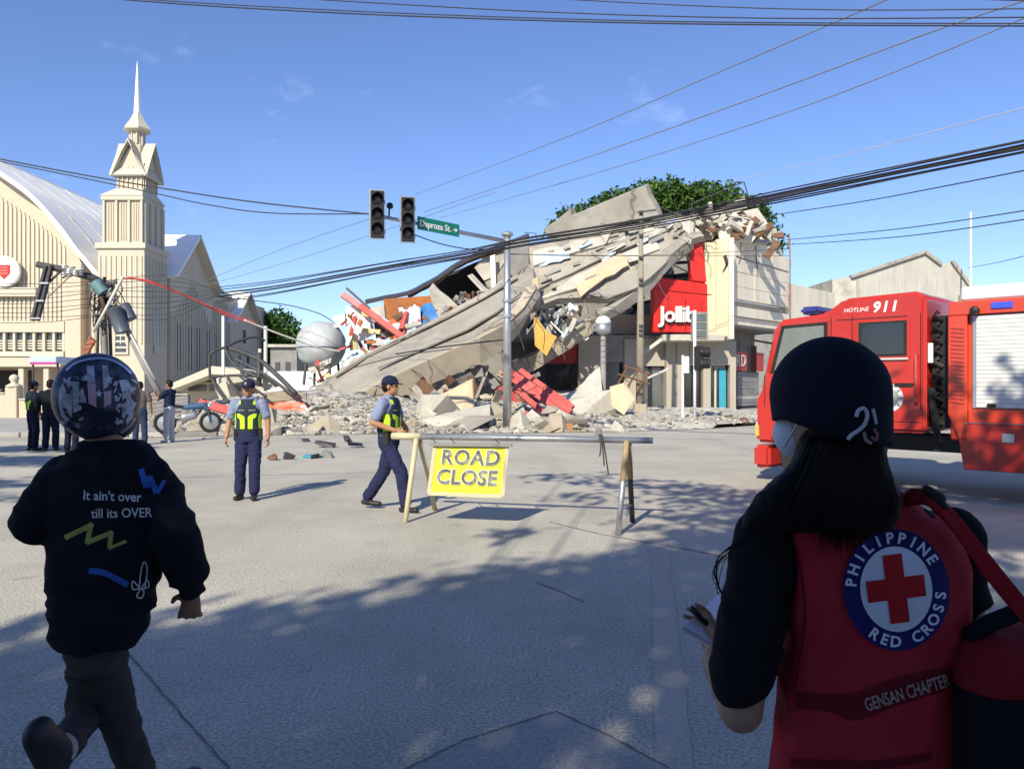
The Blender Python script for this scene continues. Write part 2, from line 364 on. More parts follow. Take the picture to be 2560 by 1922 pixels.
# ================================================================== church
CH = thing('church', 'cream church with pointed spire tower, arched gable and tall ribbed walls', 'church', (-24.9, 52, 0))
Y0 = 52.0
def cx(x, d=Y0): return (x - 1280) / F * d
def cz(y, d=Y0): return H - (y - YH) / F * d
def chb(mb, x0, x1, y0, y1, ya, yb, d=Y0):           # block by photo columns and rows on the front plane, from depth ya to yb
    return mb.b2((cx(x0, d), ya, cz(y1, d)), (cx(x1, d), yb, cz(y0, d)))
tw = MB(); chb(tw, 245, 361, 617, 1010, Y0, Y0 + 3.4); tower = tw.build('tower_base', M_cream, CH)
m = MB(); chb(m, 239, 366, 608, 622, Y0 - .15, Y0 + 3.6); m.build('ledge', M_creaml, tower, bevel=0.03)
m = MB(); chb(m, 243, 363, 980, 1010, Y0 - .2, Y0 + 3.5); m.build('plinth', M_creaml, tower, bevel=0.03)
for k in range(9):                                    # ribs on the base, front and side
    x = 251 + k * 12.9
    m = MB(); chb(m, x - 1.3, x + 1.3, 640, 860, Y0 - .07, Y0 - .002); m.build('rib', M_creaml, tower)
for k in range(7):
    yy = Y0 + .35 + k * .45
    m = MB(); m.b2((cx(361) + .002, yy - .04, cz(860)), (cx(361) + .07, yy + .04, cz(640))); m.build('rib', M_creaml, tower)
m = MB(); m.b2((cx(361) + .003, Y0 + 1.35, cz(880)), (cx(361) + .05, Y0 + 2.0, cz(772))); m.build('window', M_wintint, tower)
m = MB(); chb(m, 290, 318, 800, 880, Y0 - .04, Y0 - .003); wn_ = m.build('window', M_wintint, tower)
for k in range(5):
    m = MB(); chb(m, 291, 317, 806 + k * 15, 811 + k * 15, Y0 - .09, Y0 - .041); m.build('louvre', M_creaml, wn_)
m = MB(); chb(m, 286, 290, 792, 886, Y0 - .12, Y0 - .002); chb(m, 318, 322, 792, 886, Y0 - .12, Y0 - .002); chb(m, 290, 318, 880.5, 886, Y0 - .12, Y0 - .002); m.build('frame', M_creaml, wn_)
# stage two
t2 = MB(); chb(t2, 258, 355, 488, 612, Y0 + .12, Y0 + 3.2); st2 = t2.build('tower_stage', M_cream, CH)
m = MB()
for k in range(4):
    x = 259 + k * 31.5
    chb(m, x - 2.6, x + 2.6, 500, 606, Y0 - .02, Y0 + .119)
chb(m, 253, 358, 488, 500, Y0 - .06, Y0 + .118); chb(m, 253, 358, 606, 611, Y0 - .04, Y0 + .118)
m.build('pilaster', M_creaml, st2)
for k in range(3):
    x = 274.8 + k * 31.5
    for q in (-6, 0, 6):
        m = MB(); chb(m, x + q - 1.2, x + q + 1.2, 506, 600, Y0 + .07, Y0 + .118); m.build('rib', M_cream, st2)
for k in range(4):
    yy = Y0 + .3 + k * .9
    m = MB(); m.b2((cx(355) + .002, yy - .12, cz(606)), (cx(355) + .14, yy + .12, cz(500))); m.build('pilaster', M_creaml, st2)
m = MB(); p0 = [(cx(250), Y0 - .1, cz(489)), (cx(358), Y0 - .1, cz(489)), (cx(358), Y0 + 3.4, cz(489)), (cx(250), Y0 + 3.4, cz(489))]
p1 = [(cx(277), Y0 + .6, cz(466)), (cx(346), Y0 + .6, cz(466)), (cx(346), Y0 + 2.7, cz(466)), (cx(277), Y0 + 2.7, cz(466))]
m.hexa(p0 + p1); m.build('sloped_shoulder', M_creaml, st2)
# stage three with four gables
t3 = MB(); chb(t3, 279, 348, 400, 467, Y0 + .65, Y0 + 2.65); st3 = t3.build('gabled_stage', M_cream, CH)
xa, xb, za, zb, zc = cx(279), cx(348), cz(418), cz(348), cz(425)
xm = (xa + xb) / 2; ym = Y0 + 1.65; hw = (xb - xa) / 2
m = MB(); m.prism([(xa, Y0 + .64, za), (xb, Y0 + .64, za), (xm, Y0 + .64, zb - .25)], (0, 2.02, 0)); m.build('gable_wall', M_cream, st3)
m = MB(); m.prism([(xa - .02, Y0 + .66, za), (xa - .02, Y0 + 2.64, za), (xa - .02, ym, zb - .25)], (2 * hw + .04, 0, 0)); m.build('gable_wall', M_cream, st3)
for sgn in (-1, 1):                                    # roof leaves of the cross gables
    e = Vector((xm + sgn * (hw + .34), 0, za - .42)); a = Vector((xm, 0, zb))
    for y0_, y1_ in ((Y0 + .28, Y0 + 3.0),):
        d = (e - a).normalized(); n = Vector((-d.z, 0, d.x)) * (-sgn)
        m = MB(); m.prism([a + Vector((0, y0_, 0)), e + Vector((0, y0_, 0)), e + n * .16 + Vector((0, y0_, 0)), a + Vector((0, y0_, .2))], (0, y1_ - y0_, 0)); m.build('gable_roof', M_creaml, st3)
    e = Vector((0, ym + sgn * (1.0 + .34), za - .42)); a = Vector((0, ym, zb))
    d = (e - a).normalized(); n = Vector((0, -d.z, d.y)) * (-sgn)
    m = MB(); m.prism([a + Vector((xm - hw - .36, 0, 0)), e + Vector((xm - hw - .36, 0, 0)), e + n * .16 + Vector((xm - hw - .36, 0, 0)), a + Vector((xm - hw - .36, 0, .2))], (2 * hw + .72, 0, 0)); m.build('gable_roof', M_creaml, st3)
for k in range(6):
    x = 284 + k * 11.8
    m = MB(); chb(m, x - 1.4, x + 1.4, 408 + abs(k - 2.5) * 5, 464, Y0 + .56, Y0 + .638); m.build('rib', M_creaml, st3)
    yy = Y0 + .8 + k * .34
    m = MB(); m.b2((xb + .022, yy - .04, cz(464)), (xb + .09, yy + .04, cz(410))); m.build('rib', M_creaml, st3)
# lantern, cap and needle
sp = MB(); sp.lathe((xm, ym, 0), [(.62, cz(392)), (.58, cz(350)), (.46, cz(345)), (.44, cz(310))], 8); lan = sp.build('lantern', M_cream, CH)
for k in range(8):
    a = 2 * math.pi * (k + .5) / 8
    m = MB(); m.tube([(xm + .47 * math.cos(a), ym + .47 * math.sin(a), cz(346)), (xm + .47 * math.cos(a), ym + .47 * math.sin(a), cz(308))], .07, 6); m.build('colonnette', M_creaml, lan)
m = MB(); m.lathe((xm, ym, 0), [(.5, cz(314)), (.93, cz(309)), (.93, cz(304)), (.55, cz(284)), (.3, cz(266)), (.26, cz(262))], 6); m.build('spire_cap', M_creaml, CH)
m = MB(); m.lathe((xm, ym, 0), [(.25, cz(267)), (.16, cz(215)), (.08, cz(160)), (.015, cz(128))], 8); m.build('spire_needle', M_chwhite, CH)
# nave front: pointed arch gable
XC = -75
inner = [(XC, 395), (6, 454), (50, 487), (89, 521), (120, 556), (142, 587), (161, 619), (174, 650), (181, 690), (183, 740), (183, 1010)]
outer = [(XC, 372), (0, 428), (60, 470), (96, 503), (127, 537), (160, 577), (190, 619), (221, 655), (253, 700), (256, 742)]
YF = Y0 + 1.4
def mir(l): return l + [(2 * XC - x, y) for x, y in l[::-1] if x != XC]
m = MB(); m.prism([(cx(x), YF, cz(y)) for x, y in mir(inner)], (0, 1.2, 0)); nave = m.build('nave_front', M_peachc, CH)
def arch_shell(curve, ya, yb, thick):
    m = MB(); a = smooth_path([(cx(x), 0, cz(y)) for x, y in curve], 4); n = len(a)
    for i in range(n - 1):
        d = (a[i + 1] - a[i]).normalized(); nn = Vector((d.z, 0, -d.x)); nn = nn if nn.z < 0 or nn.x < 0 else -nn
        d2 = (a[min(i + 2, n - 1)] - a[i + 1]); d2 = d2.normalized() if d2.length > 1e-6 else d; n2 = Vector((d2.z, 0, -d2.x)); n2 = n2 if n2.z < 0 or n2.x < 0 else -n2
        q = [a[i], a[i + 1], a[i + 1] + n2 * thick, a[i] + nn * thick]
        m.hexa([Vector((p.x, ya, p.z)) for p in q] + [Vector((p.x, yb, p.z)) for p in q])
    return m
for side in (1, -1):
    cur = outer if side > 0 else [(2 * XC - x, y) for x, y in outer]
    arch_shell(cur, YF - 1.3, YF + 26, .3).build('nave_roof', M_chwhite, CH)
for k in range(9):
    arch_shell([(x + 1.5, y - 1.5) for x, y in outer], YF + 1.5 + k * 2.7, YF + 1.58 + k * 2.7, .1).build('roof_seam', M_concw, CH)
m = MB(); chb(m, 183, 246, 700, 1010, YF + .3, YF + 3); m.build('recess_wall', M_cream, CH)
for k in range(5):
    m = MB(); chb(m, 190 + k * 11, 192.5 + k * 11, 712, 880, YF + .22, YF + .298); m.build('rib', M_creaml, CH)
# ribs with pointed heads on the gable
for k in range(24):
    x = -130 + k * 11.4
    q = abs(x - XC)
    top = 452 + q * 0.62 + (q / 200) ** 3 * 22
    m = MB()
    m.prism([(cx(x - 2.6), YF - .09, cz(800)), (cx(x + 2.6), YF - .09, cz(800)), (cx(x + 2.6), YF - .09, cz(top + 12)), (cx(x), YF - .09, cz(top)), (cx(x - 2.6), YF - .09, cz(top + 12))], (0, .088, 0)); m.build('rib', M_creaml, nave)
m = MB(); chb(m, 142, 183, 690, 1010, YF - .5, YF - .002); m.build('corner_pier', M_peachc, nave, bevel=.04)
m = MB(); chb(m, -300, 142, 800, 828, YF - .55, YF - .003); m.build('band', M_cream, nave)
# arcade of small round arches
for k in range(8):
    x = -51 + k * 25.2
    m = MB(); pts = [(cx(x - 9), YF - .22, cz(874)), (cx(x + 9), YF - .22, cz(874)), (cx(x + 9), YF - .22, cz(838))]
    for t in range(1, 8):
        a = math.pi * t / 8; pts.append((cx(x + 9 * math.cos(a)), YF - .22, cz(838 - 10 * math.sin(a))))
    pts.append((cx(x - 9), YF - .22, cz(838)))
    m.prism(pts, (0, .217, 0)); wi = m.build('window', M_wintint, nave)
    for t in range(4):
        mm = MB(); chb(mm, x - 8.5, x + 8.5, 848 + t * 6.5, 851.5 + t * 6.5, YF - .28, YF - .222); mm.build('louvre', M_creaml, wi)
    mm = MB(); chb(mm, x + 9.5, x + 15.5, 829, 876, YF - .45, YF - .004); mm.build('arcade_pier', M_creaml, nave)
m = MB(); chb(m, -300, 141, 877, 890, YF - .6, YF - .004); m.build('sill_band', M_creaml, nave)
m = MB(); chb(m, -300, 250, 895, 918, YF - 2.2, YF - .01); m.build('entrance_canopy', M_cream, nave, bevel=.04)
m = MB(); chb(m, -300, 52, 925, 1008, YF - .06, YF - .005); m.build('entrance_opening', M_dark, nave)  # flat dark panel, the shade of the doorway is its colour
for x in (-40, 66, 128):
    m = MB(); chb(m, x - 7, x + 7, 919, 1010, YF - 2.0, YF - 1.5); m.build('canopy_column', M_cream, nave, bevel=.04)
m = MB(); chb(m, 49, 69, 922, 955, YF - 1.48, YF - 1.44); m.build('yellow_notice', mat('notice yellow', (.75, .48, .05), .7), nave)
# round emblem and lettered band
em = MB(); em.lathe((cx(-8), YF - .65, cz(674)), [(1.06, .2), (1.06, 0), (.98, -.06), (.9, -.04), (.88, -.03)], 36, 'Y'); ems = em.build('emblem', M_wpaint, nave, auto=True)
m = MB(); m.prism([(cx(-8) - .42, YF - .74, cz(674) + .42), (cx(-8) + .42, YF - .74, cz(674) + .42), (cx(-8) + .42, YF - .74, cz(674) - .12), (cx(-8), YF - .74, cz(674) - .55), (cx(-8) - .42, YF - .74, cz(674) - .12)], (0, .045, 0)); m.build('shield', M_red, ems)
for k in (-1, 0, 1):
    m = MB(); m.b2((cx(-8) - .3, YF - .76, cz(674) + .02 + k * .2), (cx(-8) + .3, YF - .741, cz(674) + .05 + k * .2)); m.build('shield_line', M_creaml, ems)
m = MB(); chb(m, -300, 68, 714, 737, YF - .5, YF - .165); m.build('name_band', M_creaml, nave, bevel=.02)
# side wall with gabled bays, in shade
XS = cx(361) - .25
m = MB(); m.b2((XS - 8, Y0 + 3.4, 0), (XS, 78, 9.3)); side = m.build('side_wall', M_cream, CH)
def side_gable(yc, hw_, zbase, ztop, out=.35):
    m = MB(); m.prism([(XS - 6, yc - hw_, 0), (XS - 6, yc + hw_, 0), (XS - 6, yc + hw_, zbase), (XS - 6, yc, ztop), (XS - 6, yc - hw_, zbase)], (6 + out, 0, 0)); g = m.build('gabled_bay', M_cream, CH)
    for s in (-1, 1):
        a = Vector((0, yc, ztop + .25)); e = Vector((0, yc + s * (hw_ + .35), zbase - .2)); d = (e - a).normalized(); n = Vector((0, -d.z, d.y)) * (-s) * .2
        mm = MB(); mm.prism([Vector((XS - 7, p.y, p.z)) for p in (a, e, e + n, a + n)], (7.4 + out + .25, 0, 0)); mm.build('bay_roof', M_chwhite if s < 0 else M_creaml, g)
    return g
g1 = side_gable(59.6, 3.9, 9.6, 12.9)
g2 = side_gable(71.5, 3.6, 7.3, 9.9, .2)
m = MB(); m.b2((XS - 6.1, 63.6, 9.2), (XS + .35, 68, 9.5)); m.build('eave', M_chwhite, side)
for k in range(16):
    yy = 55.9 + k * .5
    m = MB(); m.b2((XS + .352, yy - .06, 1.2), (XS + .47, yy + .06, 6.6 + max(0, 3.2 - abs(yy - 59.6)) * .9)); m.build('rib', M_creaml, g1)
for yy in (57.0, 59.0, 60.2, 62.2):
    for q in (0, .5):
        m = MB(); m.b2((XS + .353, yy + q - .16, 2.6), (XS + .40, yy + q + .16, 6.0)); m.build('window', M_wintint, g1)
for yy in (64.2, 65.0, 66.4, 67.2):
    m = MB(); m.b2((XS + .003, yy - .2, 2.6), (XS + .05, yy + .2, 5.8)); m.build('window', M_wintint, side)
for k in range(9):
    yy = 63.7 + k * .5
    m = MB(); m.b2((XS + .002, yy - .05, 1.2), (XS + .12, yy + .05, 8.6)); m.build('rib', M_creaml, side)
for yy, z0 in ((70.4, 3.0), (72.5, 3.0), (71.5, 5.4)):
    m = MB(); m.b2((XS + .203, yy - .3, z0), (XS + .25, yy + .3, z0 + 1.2)); m.build('window', M_wintint, g2)

# church perimeter wall and gate posts
GW = thing('perimeter_wall', 'low tan wall with capped posts in front of the church', 'wall', P(150, 1050, 33))
for x0, x1, yt in ((-60, 12, 985), (47, 142, 1000), (300, 470, 988)):
    m = MB(); m.b2((cx(x0, 33), 33, .1), (cx(x1, 33), 33.25, cz(yt, 33))); m.build('panel', M_peachc if x0 < 200 else M_concg, GW)
    m = MB(); m.b2((cx(x0, 33), 32.94, cz(yt, 33)), (cx(x1, 33), 33.3, cz(yt - 4, 33))); m.build('coping', M_creaml, GW, bevel=.02)
for x in (30, 150, 296):
    pst = MB(); pst.b2((cx(x - 15, 33), 32.9, .1), (cx(x + 15, 33), 33.4, cz(968, 33))); q = pst.build('post', M_peachc, GW, bevel=.03)
    m = MB(); m.lathe((cx(x, 33), 33.15, cz(968, 33)), [(.3, 0), (.33, .06), (.2, .14), (.1, .2), (.16, .28), (.2, .38), (.15, .5), (.02, .56)], 14); m.build('finial', M_creaml, q, smooth=True)
# guard shelter with a striped fascia
GS = thing('guard_shelter', 'small shelter with grey roof and magenta striped fascia at the church gate', 'shelter', P(108, 1040, 36))
m = MB(); m.b2((cx(74, 36), 36, cz(907, 36)), (cx(140, 36), 38.5, cz(891, 36))); rf = m.build('roof', M_lblue, GS, bevel=.02)
m = MB(); m.b2((cx(76, 36), 35.96, cz(911, 36)), (cx(140, 36), 35.998, cz(905, 36))); m.build('stripe', mat('magenta', (.42, .05, .22), .6), rf)
for x in (76, 138):
    m = MB(); m.tube([(cx(x, 36), 36.2, .13), (cx(x, 36), 36.2, cz(907, 36))], .05); m.build('post', M_dsteel, GS)
m = MB(); m.b2((cx(82, 36), 38.2, .13), (cx(132, 36), 38.45, cz(908, 36))); m.build('back_wall', M_peachc, GS)
m = MB(); m.b2((cx(97, 36), 38.1, 1.0), (cx(116, 36), 38.198, 2.4)); m.build('window', M_wintint, GS)

# low pavilion beside the church, sloping cream roof
PV = thing('gate_pavilion', 'low cream pavilion with sloping canopy roof behind the debris', 'pavilion', P(470, 1040, 38))
m = MB(); a, b = P(415, 964, 38), P(640, 895, 42); m.prism([a, P(530, 915, 38), P(600, 925, 38), P(600, 940, 38), P(530, 935, 38), a - Vector((0, 0, .3))], (0, 3.5, 0)); m.build('canopy', M_creaml, PV)
m = MB(); m.b2((cx(425, 38), 39.5, .1), (cx(600, 38), 41, cz(955, 38))); w_ = m.build('wall', M_cream, PV)
for x0, x1 in ((440, 486), (494, 506), (524, 538), (560, 590)):
    m = MB(); m.b2((cx(x0, 38), 39.44, cz(978, 38)), (cx(x1, 38), 39.497, cz(962, 38))); m.build('window', M_wintint, PV)
# ================================================================== collapsed commercial building
BD = thing('collapsed_building', 'collapsed two storey commercial building with broken concrete roof sagging to the street', 'building', (4, 42, 0))
YB = 43.0
def bb(mb, x0, x1, y0, y1, da, db, d=None):          # block by photo columns and rows at depth da, going back to db
    d = d or da
    return mb.b2((cx(x0, d), da, max(cz(y1, d), .1)), (cx(x1, d), db, cz(y0, d)))
# interior behind, ground floor
m = MB(); bb(m, 1000, 1850, 835, 1040, 47, 47.3); m.build('back_wall', M_concg, BD)
m = MB(); bb(m, 1240, 1660, 838, 846, 42.2, 47, 42.2); m.build('ceiling', M_concg, BD)
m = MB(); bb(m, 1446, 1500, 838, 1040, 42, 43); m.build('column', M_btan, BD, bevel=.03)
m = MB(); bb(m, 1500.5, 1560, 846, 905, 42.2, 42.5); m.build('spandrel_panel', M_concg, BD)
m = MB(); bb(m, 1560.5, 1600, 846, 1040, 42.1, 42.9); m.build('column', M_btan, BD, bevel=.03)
m = MB(); bb(m, 1503, 1548, 906, 1030, 42.4, 42.5); m.build('glass_door', M_gglass, BD)
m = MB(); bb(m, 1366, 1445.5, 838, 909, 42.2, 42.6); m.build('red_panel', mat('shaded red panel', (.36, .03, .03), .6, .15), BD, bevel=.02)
for x0, x1 in ((1366, 1405), (1408, 1445)):
    m = MB(); bb(m, x0, x1, 911, 976, 42.5, 42.6); m.build('window', M_glass, BD)
m = MB(); bb(m, 1364, 1446, 976.5, 1040, 42.3, 42.8); m.build('window_base', M_concg, BD)
m = MB(); bb(m, 1600.5, 1666, 846, 915, 42.3, 42.6); m.build('spandrel_panel', M_btan, BD)
m = MB(); bb(m, 1610, 1660, 918, 1028, 42.6, 42.7); dd = m.build('glass_door', M_gglass, BD)
m = MB(); bb(m, 1620, 1630, 918, 1028, 42.52, 42.598); m.build('door_rail', M_black, dd)
# entrance wall at the corner
m = MB()
bb(m, 1666, 1705, 852, 1036, 41.8, 43); bb(m, 1705, 1840, 852, 912, 41.8, 43); bb(m, 1758, 1777, 912, 1036, 41.8, 43); bb(m, 1825, 1840, 912, 1036, 41.8, 43); bb(m, 1705, 1825, 1027, 1036, 41.8, 43)
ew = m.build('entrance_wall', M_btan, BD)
m = MB(); bb(m, 1705, 1758, 912, 1027, 42.3, 42.4); d1 = m.build('glass_door', M_glass, BD)
for x in (1712, 1731, 1750):
    m = MB(); bb(m, x - 1.2, x + 1.2, 914, 1026, 42.22, 42.298); m.build('mullion', M_black, d1)
m = MB(); bb(m, 1777, 1825, 912, 1027, 42.3, 42.4); d2 = m.build('glass_door', M_glass, BD)
m = MB(); bb(m, 1798, 1815, 922, 1023, 42.2, 42.298); m.build('teal_panel', M_teal, d2)
m = MB(); bb(m, 1786, 1791, 916, 1024, 42.2, 42.298); m.build('door_frame', M_concw, d2)
m = MB(); bb(m, 1657, 1812, 836, 852, 40.2, 43.2); m.build('entrance_soffit', M_concw, BD, bevel=.03)
for x in (1692, 1725.5):
    m = MB(); bb(m, x - .6, x + .6, 853, 1027 if x < 1700 else 911, 41.75, 41.799); m.build('wall_joint', M_concg, ew)
# cream pilasters
for x0, x1, yt, yb, da in ((1763, 1790, 606, 838, 41.0), (1790.5, 1822, 598, 842, 40.85), (1822.5, 1836, 594, 848, 40.6)):
    m = MB(); bb(m, x0, x1, yt, yb, da, 43); m.build('pilaster', M_bcream if x0 < 1820 else M_bwall, BD, bevel=.03)
# red sign box, red fin, letters
RB = MB()
a = [P(1634, 692, 40.4), P(1790, 712, 41.1), P(1791, 833, 41.1), P(1634, 830, 40.4)]
RB.prism(a, (0, 1.0, 0)); rsign = RB.build('sign_box', M_red, BD, bevel=.03)
for (x0, y0), (x1, y1), d0, d1_ in (((1634, 722), (1790, 738), 40.36, 41.06), ((1634, 760), (1634.5, 761), 40.3, 40.3)):
    m = MB(); m.beam(P(x0, y0, d0), P(x1, y1, d1_), .03, .035); m.build('seam', mat('seam red', (.42, .02, .015), .5), rsign)
for x in (1672, 1712, 1752):
    m = MB(); m.beam(P(x, 735, 40.5), P(x, 828, 40.5), .025, .03); m.build('seam', MATS['seam red'], rsign)
m = MB(); m.prism([P(1722, 606, 40.9), P(1756, 603, 41), P(1768, 706, 41), P(1729, 702, 40.9)], (0, .7, 0)); m.build('red_fin', M_red, BD, bevel=.03)

def text_geo(body, size, extrude=0.0, bold=0.0, shear=0.0, spacing=1.0):
    c = bpy.data.curves.new('t', 'FONT'); c.body = body; c.size = size; c.extrude = extrude; c.offset = bold; c.shear = shear; c.space_character = spacing
    c.align_x = 'CENTER'; c.align_y = 'CENTER'; c.resolution_u = 3
    o = bpy.data.objects.new('t', c); COL.objects.link(o); bpy.context.view_layer.update()
    dg = bpy.context.evaluated_depsgraph_get(); me = bpy.data.meshes.new_from_object(o.evaluated_get(dg))
    vs = [v.co.copy() for v in me.vertices]; fs = [list(p.vertices) for p in me.polygons]
    bpy.data.objects.remove(o); bpy.data.curves.remove(c); bpy.data.meshes.remove(me)
    return vs, fs
def text_on(name, body, size, origin, right, up, material, parent, extrude=0.02, bold=0.0, shear=0.0, spacing=1.0):
    vs, fs = text_geo(body, size, extrude, bold, shear, spacing)
    r, u = Vector(right).normalized(), Vector(up).normalized(); n = r.cross(u)
    m = MB(); m.add([Vector(origin) + r * v.x + u * v.y + n * v.z for v in vs], fs)
    return m.build(name, material, parent)
c = P(1694, 788, 40.55); rr = (P(1790, 790, 41.1) - P(1634, 790, 40.4))
text_on('lettering', 'Jollib', 1.15, c - Vector((0, .06, 0)), rr, (0, 0, 1), M_wpaint, rsign, extrude=.05, bold=.025, spacing=.92)
text_on('lettering_shadow', 'Jollib', 1.15, c + Vector((.05, -.01, -.07)), rr, (0, 0, 1), M_black, rsign, extrude=.01, bold=.04, spacing=.92)
# right wing, receding
B_ = .946; A_ = 42 * ((1835 - 1280) / F - B_)
def wy(x): return A_ / ((x - 1280) / F - B_)
def W(x, y): return P(x, y, wy(x))
def wing(name, x0, x1, yt0, yt1, yb0, yb1, material, off=0.0, thick=.4, parent=BD, bevel=0):
    n = Vector((1, -.946, 0)).normalized() * off; back = Vector((-1, .946, 0)).normalized() * thick
    m = MB(); m.prism([W(x0, yb0) + n, W(x1, yb1) + n, W(x1, yt1) + n, W(x0, yt0) + n], back); return m.build(name, material, parent, bevel=bevel)
def wz(z, x): return YH - (z - H) * F / wy(x)          # row at which height z shows on the wing
cols = [(1836.5, 1886), (1886.6, 1929), (1929.6, 1971)]
rows_ = [(9.62, 7.75), (7.73, 6.95), (6.93, 6.25)]
for i, (x0, x1) in enumerate(cols):
    for j, (z1, z0) in enumerate(rows_):
        wing('wall_panel', x0, x1, wz(z1, x0) + (8 if j == 0 and i == 2 else 0), wz(z1, x1) + (14 if j == 0 and i == 2 else 0), wz(z0, x0), wz(z0, x1), M_bwall, off=rng.uniform(0, .015), bevel=.015)
wing('cornice', 1836.5, 1971, wz(6.2, 1836.5), wz(6.2, 1971), wz(5.85, 1836.5), wz(5.85, 1971), M_btan, off=-.25)
wing('fascia', 1836.5, 1971, wz(5.83, 1836.5), wz(5.83, 1971), wz(5.3, 1836.5), wz(5.3, 1971), M_bwall, off=.05, bevel=.02)
wing('fascia', 1836.5, 1971, wz(5.27, 1836.5), wz(5.27, 1971), wz(4.85, 1836.5), wz(4.85, 1971), M_bwall, off=-.1, bevel=.02)
wing('soffit', 1836.5, 1985, wz(4.84, 1836.5), wz(4.84, 1985), wz(4.75, 1836.5), wz(4.75, 1985), M_concg, off=-.15, thick=3.0)
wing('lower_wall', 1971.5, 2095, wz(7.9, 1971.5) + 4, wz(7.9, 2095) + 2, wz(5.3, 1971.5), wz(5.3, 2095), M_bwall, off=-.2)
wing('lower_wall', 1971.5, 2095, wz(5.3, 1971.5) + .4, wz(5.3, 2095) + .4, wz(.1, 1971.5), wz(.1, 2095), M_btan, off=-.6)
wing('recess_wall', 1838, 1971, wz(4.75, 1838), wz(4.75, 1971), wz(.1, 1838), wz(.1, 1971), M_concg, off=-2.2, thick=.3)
sgn = wing('shop_sign', 1848, 1945, wz(3.45, 1848), wz(3.45, 1945), wz(2.35, 1848), wz(2.35, 1945), mat('shop sign red', (.42, .05, .045), .55, .1), off=-.9, thick=.25)
wd = (W(1945, 900) - W(1848, 900)); wd.z = 0; nW = Vector((1, -.946, 0)).normalized()
text_on('lettering', 'RD', .95, W(1888, wz(2.9, 1888)) + nW * (-.87), wd, (0, 0, 1), M_concw, sgn, extrude=.02, bold=.015)
text_on('lettering', 'V', .8, W(1919, wz(2.9, 1919)) + nW * (-.87), wd, (0, 0, 1), M_concw, sgn, extrude=.02, bold=.01)
for x0, x1 in ((1846, 1884), (1888, 1940)):
    for k in range(10):
        z0 = .3 + k * .2
        wing('shutter_slat', x0, x1, wz(z0 + .185, x0), wz(z0 + .185, x1), wz(z0, x0), wz(z0, x1), M_concg if k != 2 else M_concw, off=-1.1 + .02 * (k % 2), thick=.06)
# cracks, rust streak pipe and roof clutter on the wing
m = MB(); m.tube([W(1971, 585) + nW * .05, W(1972, 650) + nW * .08, W(1971, 780) + nW * .08], .05, 6); m.build('downpipe', mat('rusty pipe', (.30, .15, .10), .8, .3), BD)
for (x0, y0), (x1, y1), w in (((1808, 640), (1822, 660), .5), ((1818, 655), (1812, 675), .3)):
    m = MB(); m.prism([P(x0, y0, 40.8), P(x0 + 8, y0 - 4, 40.8), P(x1, y1, 40.8), P(x1 - 6, y1 + 6, 40.8)], (0, .06, 0)); m.build('hole', M_dark, BD)  # dark plates, the shade inside the holes is painted
for pl in ([(1838, 640), (1880, 655), (1930, 668), (1970, 680)], [(1850, 600), (1852, 640), (1846, 660)], [(1888, 615), (1890, 650), (1895, 690)]):
    m = MB(); m.tube([W(*q) + nW * .03 for q in pl], .022, 5); m.build('crack_wire', M_dsteel, BD)

# -------- the big sagging pieces
A_top = pp([(785, 967, 37), (835, 935, 37.4), (911, 885, 38), (1006, 840, 38.5), (1101, 792, 39), (1200, 736, 39.6), (1290, 690, 40), (1330, 655, 40.2)])
A_bot = pp([(812, 1011, 32.6), (864, 1006, 32.7), (968, 951, 33.1), (1057, 910, 33.6), (1200, 847, 34.6), (1268, 812, 35.2), (1310, 768, 36), (1338, 724, 36.6)])
m = MB(); m.ribbon(A_top, A_bot, .35, 1, 4, .07, .04, 3); m.build('fallen_roof_slab', M_slab, BD)
B_bot = pp([(812, 1054, 32.7), (860, 1052, 32.8), (945, 1016, 33.1), (1040, 976, 33.6), (1200, 910, 34.7), (1262, 872, 35.4), (1296, 838, 36.2), (1334, 770, 37)])
B_top = [p + Vector((0, -.12, .02)) for p in A_bot]
m = MB(); m.ribbon(B_top, B_bot, .45, 1, 2, .03, .05, 5); m.build('fallen_fascia_beam', M_beam, BD)
m = MB(); m.ribbon(pp([(764, 984, 34.5), (800, 1000, 33), (815, 1006, 32.5)]), pp([(776, 1004, 34.2), (806, 1046, 32.6), (822, 1056, 32.4)]), .35, 4, 4, .08, .1, 8); m.build('broken_slab_end', M_concg, BD, auto=True)
# step ridges lying along the slab
for k, (t0, t1, w) in enumerate(((.10, .16, .3), (.62, .68, .25))):
    top = [A_top[i].lerp(A_bot[i], t0 + .03 * math.sin(i + k)) + Vector((0, -.22, .16)) for i in range(1 + k % 2, 7)]
    bot = [A_top[i].lerp(A_bot[i], t1 + .03 * math.sin(i * 1.7 + k)) + Vector((0, -.24, .12)) for i in range(1 + k % 2, 7)]
    m = MB(); m.ribbon(top, bot, .08, 1, 2, .03, .25, 20 + k); m.build('loose_topping', (M_conc, M_slab, M_beam, M_slab)[k], BD)
